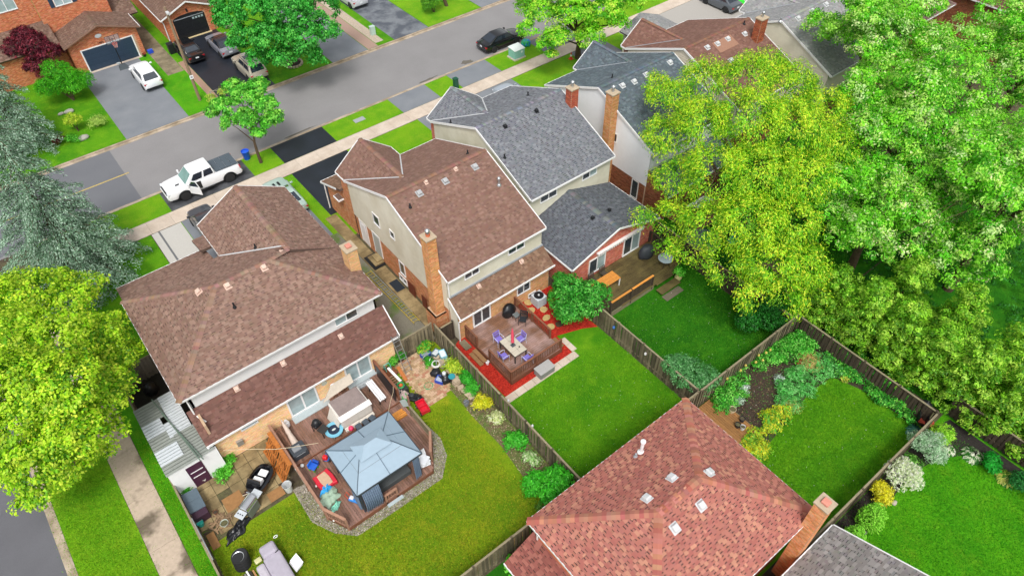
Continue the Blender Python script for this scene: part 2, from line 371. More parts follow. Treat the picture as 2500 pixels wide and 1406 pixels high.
drive('pale river stone bed across the street', 30.35, 60.9, 31.3, 74, pm('river_stone', hx('#b9aa98'), 0.9, 0.4, 9, 0.05, 14), 0.016, 'stone_bed')
drive('dark worn drive with white minivan across the street', 32.2, 60.28, 36.3, 80, pm('asphalt_dark_worn', hx('#50555e'), 0.6, 0.15, 12, 0.004, 90, base2=hx('#777c82'), mixscale=0.8))
drive('grey drive far up the street', 43.1, 60.28, 48, 80, M_drive)
# damp stains on the street
for k, (px, py, w, h, a) in enumerate(((1045, 195, 2.2, .3, .02), (1140, 152, 1.1, .7, -.1), (735, 322, 2.6, .25, .02),)):
    c = G(px, py, -0.118); pts = []
    for i in range(14):
        t = i/14*2*math.pi; r = 1+random.uniform(-.35, .35); x, y = w/2*math.cos(t)*r, h/2*math.sin(t)*r
        pts.append((c.x+x*math.cos(a)-y*math.sin(a), c.y+x*math.sin(a)+y*math.cos(a)))
    sheet('puddle', ('damp stain in the gutter ahead of the black sedan', 'small wet patch behind the black sedan', 'long damp stain at the kerb by the sealed apron', 'faint damp streak in the middle of the street')[k], pts, -0.1145, pm('damp_asphalt', hx('#6c665e'), 0.25, 0.2, 8))

# beds, patios
sheet('red_mulch_bed', 'bright red mulch bed around the middle deck', [(14.15, 24.4), (14.3, 19.4), (19.6, 19.4), (19.7, 21.0), (21.4, 20.4), (22.25, 19.9), (22.25, 24.6), (14.6, 24.6)], 0.02, M_mulch)
slabs('slab_edging', 'row of pale concrete slabs edging the red mulch', 14.25, 18.9, 19.75, 19.4, 8, 1, M_conc, 0.04, 0.02)
slabs('slab_edging', 'short column of pale slabs at the corner of the red mulch', 19.62, 19.42, 20.02, 20.6, 1, 2, M_conc, 0.04, 0.02)
sheet('patio_bed', 'earth under the cluttered slab patio', rect(-3.0, 21.7, 2.4, 25.75), 0.008, M_soil)
slabs('slab_patio', 'cluttered patio of mossy tan slabs by the corner house', -3.0, 21.9, 2.0, 25.7, 7, 5, M_slabstone, 0.04, 0.03, skip=((0, 0), (6, 0), (2, 2)), jit=0.006)
root = tag(thing('brick_patio', 'small patio of tan brick pavers beside the deck', None, (11.35, 23.6, 0)), kind='structure')
pv = [MB().box(-.115, -.075, .001, .115, .075, .035, hx(c)).mesh('paver') for c in ('#b99a78', '#c7a98a', '#b07d63', '#c2a287', '#a88a68')]
for i in range(8):
    for j in range(24):
        x = 10.4+i*.24+(.12 if j % 2 else 0); y = 21.75+j*.16
        if y < 22.3 and x > 11.8+(y-21.75): continue
        o = obj('paver', random.choice(pv), M_paver_b, root); o.location = (x-11.35, y-23.6, random.uniform(-.004, .004)); o.rotation_euler.z = random.uniform(-.03, .03)
gpoly = [(1.75, 21.9), (1.7, 19.6), (2.35, 18.3), (3.2, 17.45), (5, 17.4), (8.4, 17.4), (9.4, 18.4), (9.75, 19.6), (9.6, 20.8), (9.2, 20.9), (9.2, 25), (2.4, 25.5), (2.4, 21.8)]
sheet('gravel_bed', 'grey gravel strip curving around the gazebo deck', gpoly, 0.016, M_gravel)
sheet('planting_bed', 'earthy planting bed along the fence by the gazebo lawn', [(12.1, 22.3), (13.4, 23.5), (13.4, 12.0), (11.9, 12.0), (11.8, 14), (12.1, 17), (12.0, 19.5)], 0.012, pm('bed_earth', hx('#6f5f48'), 0.95, 0.35, 10, 0.03, 25, base2=hx('#5c6a34'), mixscale=1.6))
sheet('planting_bed', 'dark earth planting bed beside the tan deck', [tuple(G(*p)[:2]) for p in ((1720, 985), (1800, 900), (1930, 810), (2010, 810), (2240, 990), (2230, 1040), (2190, 1010), (2100, 950), (2030, 920), (1975, 960), (1935, 1010), (1880, 1080), (1840, 1130), (1810, 1085))], 0.012, pm('dark_earth', hx('#3f332a'), 0.95, 0.35, 10, 0.03, 25))
sheet('planting_bed', 'dark mulch bed under the clipped shrubs', [(21.0, 2.6), (31.4, 2.6), (33.1, 2.2), (33.1, -6), (32.5, -6), (32.1, -2), (31.4, .6), (30.2, 1.3), (28.2, 1.75), (25.5, 1.5), (23.2, 1.4), (21, 1.4)], 0.012, pm('dark_mulch', hx('#2d2825'), 0.95, 0.35, 10, 0.03, 25))
sheet('side_yard', 'patchy weedy gravel between the two near houses', rect(10.8, 25.7, 13.66, 38.45), 0.012, pm('weedy_gravel', hx('#7d7a6d'), 0.95, 0.25, 14, 0.02, 40, base2=hx('#5f7a34'), mixscale=0.7, mixlo=0.5, mixhi=0.66))
sheet('dark_side_yard', 'dark strip of earth between the red roof and the grey roof', rect(10, .2, 19.6, 3.3), 0.012, pm('dark_gravel', hx('#413f39'), 0.95, 0.3, 14, 0.02, 40))
sheet('garden_path', 'bare worn earth patches along the rear fence', rect(6.4, 12.05, 10.4, 12.55), 0.012, pm('worn_earth', hx('#b08a5c'), 0.95, 0.2, 10, base2=hx('#6b8a1e'), mixscale=1.4, mixlo=0.45, mixhi=0.55))
sheet('carport_floor', 'dark cluttered earth behind the corrugated carport', rect(-3.1, 25.8, -0.5, 36), 0.013, pm('black_earth', hx('#2c2a27'), 0.9, 0.4, 8))
# ================================================================== houses
class Roof:
    def __init__(s, house, pal, name='roof'):
        s.h = house; s.pal = pal; s.sh = MB(); s.deck = MB(); s.caps = MB(); s.teeth = []; s.name = name; s.capsolo = []
        s.obj = None
    def plane(s, pts, th=0.16, keep=None):
        P = [Vector(p) for p in pts]; s.deck.slab(pts, th)
        u = (P[1]-P[0]).normalized(); n = (P[1]-P[0]).cross(P[-1]-P[0]).normalized(); v = n.cross(u)
        Q = [((p-P[0]).dot(u), (p-P[0]).dot(v)) for p in P]; e = s.pal['e']; vmax = max(q[1] for q in Q); k = 0
        A = s.pal['a']; D = s.pal['dash']; dw = s.pal.get('dashp', 1.0); base = s.pal['gap']
        while k*e < vmax-0.02:
            v0 = k*e; v1 = min(v0+e, vmax); vm = (v0+v1)/2; us = []
            for i in range(len(Q)):
                a, b = Q[i], Q[(i+1) % len(Q)]
                if (a[1]-vm)*(b[1]-vm) < 0: us.append(a[0]+(b[0]-a[0])*(vm-a[1])/(b[1]-a[1]))
            k += 1
            if len(us) < 2: continue
            ua, ub = min(us), max(us); x = ua-random.uniform(0, 0.4)
            tooth = random.random() < .5; rowtone = random.uniform(.97, 1.03)
            while x < ub:
                w = random.uniform(*s.pal['tw']) if tooth else random.uniform(*s.pal['gw'])
                a, b = max(x, ua), min(x+w, ub)
                if b-a > 0.02:
                    f = lambda uu, vv, o: P[0]+u*uu+v*vv+n*o
                    if tooth:
                        c = random.choice(A); j = random.uniform(.95, 1.05)*rowtone; c = tuple(t*j for t in c)
                        s.teeth.append((f(a, v0-.015, .014), u, v, n, b-a, v1-v0+.015, c))
                    else:
                        c = tuple(t*random.uniform(.92, 1.06)*rowtone for t in base)
                        s.sh.face([f(a, v0, .006), f(b, v0, .006), f(b, v1, .004), f(a, v1, .004)], c)
                        if random.random() < dw:
                            vd = v1-e*s.pal['dh']
                            s.sh.face([f(a, vd, .0075), f(b, vd, .0075), f(b, v1, .0065), f(a, v1, .0065)], D)
                x += w; tooth = not tooth
        return s
    def cap(s, p, q, w=0.17, drop=0.07, step=0.2, lift=0.03, solo=False):
        p, q = Vector(p), Vector(q); d = (q-p); Lh = d.length; d.normalize(); side = d.cross(Vector((0, 0, 1))).normalized(); up = side.cross(d)
        n = max(1, int(Lh/step))
        for i in range(n):
            a = p+d*(Lh*i/n); b = p+d*(Lh*(i+1)/n+.02); o = up*(lift+.012); o2 = up*(lift)
            c = tuple(t*random.uniform(.85, 1.12) for t in random.choice(s.pal['cap']))
            m = MB() if solo else s.caps
            m.face([a+o, b+o2, b+o2+side*w-up*drop, a+o+side*w-up*drop][::-1], c); m.face([a+o, a+o-side*w-up*drop, b+o2-side*w-up*drop, b+o2][::-1], c)
            m.face([a+o-side*w-up*drop, a+o, a+o+side*w-up*drop, a-up*drop], c)
            if solo: s.capsolo.append(m)
        return s
    def done(s, solo=0):
        r = s.deck.build(s.name, pm('roof_deck', hx('#5b4a42'), 0.8), s.h); s.obj = r
        tt = s.teeth
        if solo:
            camp = Vector((0, 0, CAM_H)); tt = sorted(s.teeth, key=lambda t: (t[0]-camp).length)
            def vis(t):
                d = t[0]-camp; z = d.dot(fwd); x = d.dot(rgt)/z*F_PX+1250; y = 703-d.dot(upv)/z*F_PX; return 0 < x < 2500 and 0 < y < 1400
            vs = [t for t in tt if vis(t)][:solo]; ids = set(id(t) for t in vs); cache = {}
            inv = wm(r).inverted()
            for t in vs:
                wq = round(t[4]/.05)*.05 or .05; ck = (round(wq, 2), tuple(round(c*12)/12 for c in t[6]))
                if ck not in cache:
                    m = MB(); l = t[5]; cc = t[6]
                    m.faces([(0, 0, 0), (wq, 0, 0), (wq, l, -.01), (0, l, -.01), (0, 0, -.014), (wq, 0, -.014)], [(0, 1, 2, 3), (4, 5, 1, 0)], cc); cache[ck] = m.mesh('shingle')
                o = obj('shingle', cache[ck], M_shing, r)
                o.matrix_basis = inv @ Matrix(((t[1].x, t[2].x, t[3].x, t[0].x), (t[1].y, t[2].y, t[3].y, t[0].y), (t[1].z, t[2].z, t[3].z, t[0].z), (0, 0, 0, 1)))
            tt = [t for t in s.teeth if id(t) not in ids]
        for p, u, v, n, w, l, c in tt:
            a, b = p, p+u*w; s.sh.face([a, b, b+v*l-n*.01, a+v*l-n*.01], c); s.sh.face([a-n*.014, b-n*.014, b, a], c)
        o = s.sh.build('shingles', M_shing, r); o['kind'] = 'stuff'
        if s.caps.f: o = s.caps.build('ridge_caps', M_shing, r); o['kind'] = 'stuff'
        for m in s.capsolo: m.build('ridge_cap', M_shing, r)
        return r

K_TONE = .84
def PALS(a, gap, dash, cap, e=.14, tw=(.1, .38), gw=(.09, .27), dashp=.85, dh=.27):
    a = [c for c in a]; gp = tuple((sum(hx(c)[i] for c in a)/len(a)+hx(gap)[i])/2 for i in range(3))
    kk = K_TONE
    return dict(a=[hx(c, kk) for c in a], gap=tuple(v*kk for v in gp), dash=hx(dash, .75*kk), cap=[hx(c, kk) for c in cap], e=e, tw=tw, gw=gw, dashp=dashp, dh=dh)
PAL_A = PALS(['#947568', '#8c6d60', '#9e8071', '#87695c', '#957a6c'], '#826458', '#5c463d', ['#987868', '#937364', '#9f806f'], dashp=.8)
PAL_A2 = PALS(['#7e5a50', '#775349', '#846056', '#6f4d44'], '#744f45', '#5d3f37', ['#8a665a'], dashp=.4)
PAL_B = PALS(['#8d6d61', '#876759', '#947467', '#816155'], '#7f6053', '#68493f', ['#8f6b5c', '#94705f'], dashp=.45, dh=.24)
PAL_B2 = PALS(['#8a6b57', '#82634f', '#947661', '#7b5c49'], '#785a48', '#5f4638', ['#8f6b5c'], dashp=.5, dh=.24)
PAL_C = PALS(['#80838a', '#787b82', '#8a8d93', '#7e8188'], '#6f7278', '#3d4046', ['#8b8e94', '#777a80'], gw=(.1, .28))
PAL_C2 = PALS(['#666a72', '#5f636b', '#70747b'], '#595d64', '#34373d', ['#62666d', '#787b80'], gw=(.1, .28))
PAL_W = PALS(['#66737b', '#5d6a72', '#707d84', '#586168'], '#58636a', '#444e56', ['#66737b'], dashp=.4)
PAL_F = PALS(['#8a6558', '#835e51', '#926d60', '#7b574b'], '#7d5a4e', '#684a40', ['#8f6654'], dashp=.3)
PAL_G = PALS(['#a2a2a2', '#9a9a9b', '#a9a9a8', '#929394'], '#949495', '#7e7f80', ['#a5a5a4'], dashp=.35)
PAL_D = PALS(['#b87668', '#b36f62', '#c0816f', '#a9655b', '#c58b73', '#ad6d63'], '#a5665c', '#5a3c38', ['#bb7a66', '#c28570', '#b26f5e', '#ad6858'], tw=(.12, .3), gw=(.1, .2), dashp=1.0, dh=.32)
PAL_D2 = PALS(['#985a50', '#8c5048', '#a26559'], '#84493f', '#4a302d', ['#985a50'], gw=(.1, .28))
PAL_E = PALS(['#9b9694', '#928d8b', '#a6a19f', '#8a8583'], '#858180', '#5a5757', ['#9b9694'], gw=(.08, .24))
PAL_T = PALS(['#836a5c', '#7b6254', '#8c7365', '#74594c'], '#6e564a', '#54423a', ['#7b6254'], e=.18, dashp=.7)
BR_O = [hx(c) for c in ('#c8865a', '#cf9066', '#bd7a50', '#d49c74', '#c28055')]
BR_Y = [hx(c) for c in ('#dfb07c', '#e6bb8a', '#d8a874', '#e2b684')]
BR_R = [hx(c) for c in ('#c8705c', '#d07c66', '#bf6653', '#cf8370')]
BR_T = [hx(c) for c in ('#d08058', '#c8744c', '#d98d66', '#be6c48')]
BR_D = [hx(c) for c in ('#8a5236', '#94593b', '#7d4930', '#a06444')]

def clipu(poly, z):
    us = []
    for i in range(len(poly)):
        a, b = poly[i], poly[(i+1) % len(poly)]
        if (a[1]-z)*(b[1]-z) < 0: us.append(a[0]+(b[0]-a[0])*(z-a[1])/(b[1]-a[1]))
    return (min(us), max(us)) if len(us) >= 2 else None

class Wall:
    """vertical wall from p0 to p1 (outside on the right hand), poly in (u, z)"""
    def __init__(s, house, p0, p1, z0=0, z1=None, poly=None, clad='brick', cols=None, mat=None, holes=(), name='wall', lap=0.2, th=0.12, build=True):
        s.h = house; s.p0 = Vector((*p0, 0)); d = Vector((p1[0]-p0[0], p1[1]-p0[1], 0)); s.L = d.length; s.d = d.normalized(); s.n = Vector((s.d.y, -s.d.x, 0))
        poly = poly or [(0, z0), (s.L, z0), (s.L, z1), (0, z1)]; s.poly = poly
        if not build: return
        base = MB(); n = len(poly); f = s.at
        vs = [f(u, z, 0) for u, z in poly]+[f(u, z, -th) for u, z in poly]
        base.faces(vs, [tuple(range(n)), tuple(range(2*n-1, n-1, -1))]+[(i, n+i, n+(i+1) % n, (i+1) % n) for i in range(n)])
        w = base.build(name, (mat or M_mortar) if clad == 'brick' else (mat or M_wsid), house); s.o = w
        zlo, zhi = min(p[1] for p in poly), max(p[1] for p in poly)
        if clad == 'brick':
            m = MB(); bl, bh = .225, .078; r = 0; z = zlo
            while z < zhi-.02:
                iv = clipu(poly, z+bh/2)
                if iv:
                    u = iv[0]-(bl/2 if r % 2 else 0)
                    while u < iv[1]:
                        a, b = max(u, iv[0])+.005, min(u+bl, iv[1])-.005; c = (a+b)/2
                        if b-a > .03 and not any(h[0]-.02 < c < h[1]+.02 and h[2]-.02 < z+bh/2 < h[3]+.02 for h in holes):
                            col = tuple(t*random.uniform(.88, 1.1) for t in random.choice(cols)); za, zb = z+.005, z+bh-.005
                            m.face([f(a, za, .01), f(b, za, .01), f(b, zb, .01), f(a, zb, .01)], col); m.face([f(a, zb, .01), f(b, zb, .01), f(b, zb, 0), f(a, zb, 0)], col)
                        u += bl
                z += bh; r += 1
            o = m.build('bricks', M_brick, w); o['kind'] = 'stuff'
        elif clad == 'siding':
            z = zlo
            while z < zhi-.03:
                zt = min(z+lap, zhi); iv = clipu(poly, (z+zt)/2)
                if iv and iv[1]-iv[0] > .1:
                    a, b = iv; m = MB(); m.face([f(a, z, .03), f(b, z, .03), f(b, zt, .008), f(a, zt, .008)]); m.face([f(a, z, 0), f(b, z, 0), f(b, z, .03), f(a, z, .03)])
                    m.build('siding_board', mat or M_wsid, w)
                z += lap
    def at(s, u, z, off=0): 
        p = s.p0+s.d*u+s.n*off; return Vector((p.x, p.y, z))
    def pbox(s, u0, u1, z0, z1, o0, o1, m=None):
        m = m or MB(); f = s.at
        vs = [f(u0, z0, o1), f(u1, z0, o1), f(u1, z1, o1), f(u0, z1, o1), f(u0, z0, o0), f(u1, z0, o0), f(u1, z1, o0), f(u0, z1, o0)]
        return m.faces(vs, [(0, 1, 2, 3), (7, 6, 5, 4), (4, 5, 1, 0), (5, 6, 2, 1), (6, 7, 3, 2), (7, 4, 0, 3)])
    def window(s, u0, u1, z0, z1, panes=2, glass=None, frame=None, fw=0.07, name='window', mats=None, out=.06):
        m = MB(); g = glass or M_glass
        s.pbox(u0, u1, z1-fw, z1, -.02, out, m); s.pbox(u0, u1, z0, z0+fw, -.02, out+.02, m)
        s.pbox(u0, u0+fw, z0+fw, z1-fw, -.02, out, m); s.pbox(u1-fw, u1, z0+fw, z1-fw, -.02, out, m)
        pw = (u1-u0-2*fw-(panes-1)*fw)/panes
        for i in range(1, panes):
            a = u0+fw+i*pw+(i-1)*fw; s.pbox(a, a+fw, z0+fw, z1-fw, -.02, out, m)
        w = m.build(name, frame or M_trim, s.h)
        for i in range(panes):
            a = u0+fw+i*(pw+fw); s.pbox(a, a+pw, z0+fw, z1-fw, -.01, out-.03).build('pane', mats[i] if mats else g, w)
        return w
    def door(s, u0, u1, z0, z1, mat, panel=None, name='door', frame=True):
        d = s.pbox(u0, u1, z0, z1, -.02, .05).build(name, mat, s.h)
        if frame:
            m = MB(); s.pbox(u0-.06, u0, z0, z1+.06, -.02, .07, m); s.pbox(u1, u1+.06, z0, z1+.06, -.02, .07, m); s.pbox(u0, u1, z1, z1+.06, -.02, .07, m); m.build('frame', M_trim, d)
        for a, b, c, e in panel or (): s.pbox(a, b, c, e, .05, .065).build('panel', mat, d)
        return d

def fascia(house, pts, mat=None, w=.06, h=.12, name='gutter'):
    for a, b in zip(pts[:-1], pts[1:]): MB().bar(a, b, w, h).build(name, mat or M_trim, house)
def vent(roof, x, y, z, slope=0.42, ang=0, mat=None, s=.3):
    """boxy roof vent sitting on the slope; ang = direction the slope falls"""
    M = Matrix.Translation((x, y, z)) @ Matrix.Rotation(ang, 4, 'Z') @ Matrix.Rotation(math.atan(slope), 4, 'Y')
    m = MB(); m.box(-s*.62, -s*.62, 0, s*.75, s*.62, .03, M=M); m.box(-s*.38, -s*.38, .03, s*.38, s*.38, .12, M=M)
    vs = [(-s*.5, -s*.5, .12), (s*.5, -s*.5, .12), (s*.5, s*.5, .12), (-s*.5, s*.5, .12), (-s*.38, -s*.38, .2), (s*.38, -s*.38, .2), (s*.38, s*.38, .2), (-s*.38, s*.38, .2)]
    m.faces([tuple(M @ Vector(v)) for v in vs], [(0, 3, 2, 1), (4, 5, 6, 7), (0, 1, 5, 4), (1, 2, 6, 5), (2, 3, 7, 6), (3, 0, 4, 7)])
    return m.build('roof_vent', mat or M_vent, roof, bevel=.02)
def pipe(roof, x, y, z, r=.05, h=.4, mat=None, hat=False):
    m = MB(); prof = [(r*2.2, -.1), (r*2.2, .02), (r*1.3, .1), (r, .12), (r, h)]
    if hat: prof += [(r*1.05, h), (r*1.6, h+.02), (r*1.6, h+.12), (r*.6, h+.2), (0, h+.2)]
    m.lathe(prof, x, y, z, 12); return m.build('vent_pipe', mat or M_black, roof, smooth=True)
def chimney(house, x0, y0, x1, y1, z0, z1, cols, flue='clay', mat=None, label=None):
    c = MB().box(x0, y0, z0, x1, y1, z1-.05).build('chimney', M_mortar, house)
    if label: c['label'] = label
    m = MB(); bh, bl = .078, .225
    for (ax, ay), (bx, by) in (((x0, y0), (x1, y0)), ((x1, y0), (x1, y1)), ((x1, y1), (x0, y1)), ((x0, y1), (x0, y0))):
        d = Vector((bx-ax, by-ay, 0)); L = d.length; d.normalize(); n = Vector((d.y, -d.x, 0)); z = z0; r = 0
        while z < z1-.12:
            u = -(bl/2 if r % 2 else 0)
            while u < L:
                a, b = max(u, 0)+.004, min(u+bl, L)-.004
                if b-a > .03:
                    f = lambda uu, zz, o: Vector((ax, ay, 0))+d*uu+n*o+Vector((0, 0, zz)); col = tuple(t*random.uniform(.86, 1.1) for t in random.choice(cols)); za, zb = z+.005, z+bh-.005
                    m.face([f(a, za, .01), f(b, za, .01), f(b, zb, .01), f(a, zb, .01)], col); m.face([f(a, zb, .01), f(b, zb, .01), f(b, zb, 0), f(a, zb, 0)], col)
                u += bl
            z += bh; r += 1
    o = m.build('bricks', M_brick, c); o['kind'] = 'stuff'
    MB().box(x0-.06, y0-.06, z1-.1, x1+.06, y1+.06, z1).build('cap', pm('chimney_cap', hx('#b5a48c'), 0.9, .15, 8), c, bevel=.015)
    xc, yc = (x0+x1)/2, (y0+y1)/2
    if flue == 'clay': MB().lathe([(.13, 0), (.13, .16), (.1, .16), (.1, .05), (0, .05)], xc, yc, z1, 14).build('flue', pm('clay_flue', hx('#c66a45'), .8), c, smooth=True)
    if flue in ('metal', 'clay'): MB().lathe([(.07, .1 if flue == 'clay' else 0), (.07, .3), (.14, .3), (.14, .42), (.05, .5), (0, .5)], xc, yc, z1, 14).build('flue_cap', M_metal, c, smooth=True)
    if flue == 'block': MB().box(xc-.17, yc-.17, z1, xc+.17, yc+.17, z1+.14).build('flue', pm('clay_flue2', hx('#d08a78'), .8), c, bevel=.04)
    return c
def downspout(house, pts, mat=None): return MB().tube(pts, .045, 6).build('downspout', mat or M_trim, house)

# ------------------------------------------------------------------ corner house (hip roof, left)
hA = thing('house', 'brown hip roofed corner house with white upper band and peach rear wall', 'house', (5, 31, 0))
r = Roof(hA, PAL_A); x0, x1, yr, yf, ze, zr = -.87, 11.1, 26.65, 35.5, 5.2, 7.2; ym = 31.07; xa, xb = 3.56, 6.75
r.plane([(x0, yr, ze), (x1, yr, ze), (xb, ym, zr), (xa, ym, zr)]); r.plane([(x0, yf, ze), (x0, yr, ze), (xa, ym, zr)])
r.plane([(x1, yf, ze), (x0, yf, ze), (xa, ym, zr), (xb, ym, zr)]); r.plane([(x1, yr, ze), (x1, yf, ze), (xb, ym, zr)])
zw = 6.85; xw = 8.08
r.plane([(5.05, 39.05, ze), (5.05, 33, ze), (xw, 31.9, zw), (xw, 39.05, zw)]); r.plane([(x1, 31.5, ze), (x1, 39.05, ze), (xw, 39.05, zw), (xw, 31.5, zw)])
for a, b in (((x0, yr, ze), (xa, ym, zr)), ((x1, yr, ze), (xb, ym, zr)), ((x0, yf, ze), (xa, ym, zr)), ((xa, ym, zr), (xb, ym, zr)), ((xw, 39.05, zw), (xw, 31.6, zw)), ((xw, 31.6, zw), (xb, ym, zr))): r.cap(a, b)
rA = r.done()
r2 = Roof(hA, PAL_A2, 'rear_skirt_roof'); r2.plane([(-.8, 25.45, 2.5), (11.1, 25.45, 2.5), (11.1, 27.0, 3.85), (-.8, 27.0, 3.85)]); sk = r2.done()
r3 = Roof(hA, PAL_A, 'front_skirt_roof'); r3.plane([(4.95, 39.9, 2.6), (-.82, 39.9, 2.6), (-.82, 35.2, 4.35), (4.95, 35.2, 4.35)]); r3.plane([(6.2, 41.2, 2.6), (4.6, 41.2, 2.6), (4.6, 39.0, 3.3), (6.2, 39.0, 3.3)]); r3.done()
fascia(hA, [(x0, yr, ze-.08), (x1, yr, ze-.08)]); fascia(hA, [(x0, yf, ze-.08), (x0, yr, ze-.08)]); fascia(hA, [(x1, 39.05, ze-.08), (x1, yr, ze-.08)]); fascia(hA, [(x0, yf, ze-.08), (5.05, yf, ze-.08)])
fascia(hA, [(5.05, 39.05, ze-.08), (5.05, yf, ze-.08)]); fascia(hA, [(-.8, 25.42, 2.42), (11.1, 25.42, 2.42)]); fascia(hA, [(-.82, 39.95, 2.52), (4.95, 39.95, 2.52)])
fascia(hA, [(5.05, 39.1, ze-.06), (xw, 39.1, zw-.06), (x1, 39.1, ze-.06)], name='rake_trim'); fascia(hA, [(11.12, 25.45, 2.46), (11.12, 27.0, 3.8)], name='rake_trim')
w = Wall(hA, (-.4, 27.02), (10.75, 27.02), 3.6, 5.15, clad='plain', mat=M_wsid); w.window(8.45, 9.95, 4.1, 4.75, 2, M_glass_l, mats=[M_glass_l, M_glass])
Wall(hA, (10.75, 27.02), (10.75, 35.2), 0, 5.15, clad='brick', cols=BR_Y, build=True); Wall(hA, (-.4, 35.2), (-.4, 25.8), 0, 3.6, clad='brick', cols=BR_Y); Wall(hA, (-.4, 35.2), (-.4, 27.02), 3.6, 5.15, clad='siding', mat=M_wsid)
Wall(hA, (5.4, 35.2), (-.4, 35.2), 0, 5.15, clad='brick', cols=BR_O); Wall(hA, (5.4, 38.7), (5.4, 35.2), 0, 5.15, clad='brick', cols=BR_O); Wall(hA, (10.75, 38.7), (5.4, 38.7), poly=[(0, 0), (5.35, 0), (5.35, 5.1), (2.67, 6.6), (0, 5.1)], clad='brick', cols=BR_O); Wall(hA, (10.75, 35.2), (10.75, 38.7), 0, 5.15, clad='brick', cols=BR_O)
M_peach = pm('peach_brick_face', hx('#eabb86'), .8, .08, 10, .002, 60)
hl = [(1.45, 2.45, 1.75, 2.3), (4.15, 5.95, .5, 2.3), (7.8, 9.5, .5, 2.3)]
w = Wall(hA, (-.4, 25.75), (10.75, 25.75), 0, 2.75, clad='brick', cols=[hx(c) for c in ('#fad2a0', '#fcd8aa', '#f6ca94', '#fbd4a4')], holes=hl, mat=pm('peach_mortar', hx('#f4ca98'), .9, .1, 8))
w.window(*hl[0], 1, M_glass_l); w.window(*hl[1], 2, name='sliding_door', mats=[M_glass_l, M_glass_l], fw=.1); w.window(*hl[2], 2, name='sliding_door', mats=[M_glass_l, M_glass_l], fw=.1)
for u in (6.55, 7.2): w.pbox(u-.02, u+.02, 1.9, 1.94, 0, .02); 
for u, z in ((6.5, 1.75), (7.15, 1.95)): MB().lathe([(0, 0), (.17, 0), (.17, .03), (0, .03)], M=Matrix.Translation(w.at(u, z, .01)) @ Matrix.Rotation(math.pi/2, 4, 'X'), n=18).build('wall_plaque', pm('pale_disc', hx('#c9cfc0'), .6, .2, 12), hA)
Wall(hA, (10.75, 25.75), (10.75, 27.02), poly=[(0, 0), (1.27, 0), (1.27, 3.6), (0, 2.7)], clad='brick', cols=BR_Y)
MB().box(3.7, 25.2, .3, 6.0, 25.72, .5).build('door_sill', pm('grey_sill', hx('#aeb9bc'), .7, .12, 8), hA); MB().box(7.3, 25.35, .3, 9.2, 25.72, .5).build('door_sill', MATS['grey_sill'], hA)
MB().bar((5.05, 35.48, 5.23), (xw, 31.95, zw+.02), .09, .03).build('valley_flashing', M_vent, hA)
cA = chimney(hA, 10.5, 29.0, 11.15, 29.75, 3.0, 7.0, BR_Y, 'block')
downspout(hA, [(-.75, 25.35, 2.4), (-.62, 25.62, 2.1), (-.55, 25.66, .1)]); downspout(hA, [(-.7, 26.9, 5.0), (-.5, 26.9, 4.8), (-.5, 26.8, 3.6), (-.2, 26.2, 3.35)], M_trim)
for px, py in ((490, 720), (562, 712), (650, 668), (690, 624)): p = G(px, py, 6.6); vent(rA, p.x, p.y, ze+min((p.y-yr), (p.x-x0) if p.x < 4 and px < 500 else 9, (x1-p.x))*.452, .45, math.pi if px < 500 else -math.pi/2 if px < 660 else 0, M_vent_p)
for px, py in ((585, 962), (697, 900), (835, 830)): p = G(px, py, 3.2); vent(sk, p.x, p.y, 2.5+(p.y-25.45)*.87, .87, -math.pi/2, M_vent_p, .24)
p = G(580, 766, 6); pipe(rA, p.x, p.y, ze+(p.y-yr)*.452, .05, .35); p = G(626, 610, 6); pipe(rA, p.x, p.y, ze+(p.x-5.05)*.54, .05, .3)

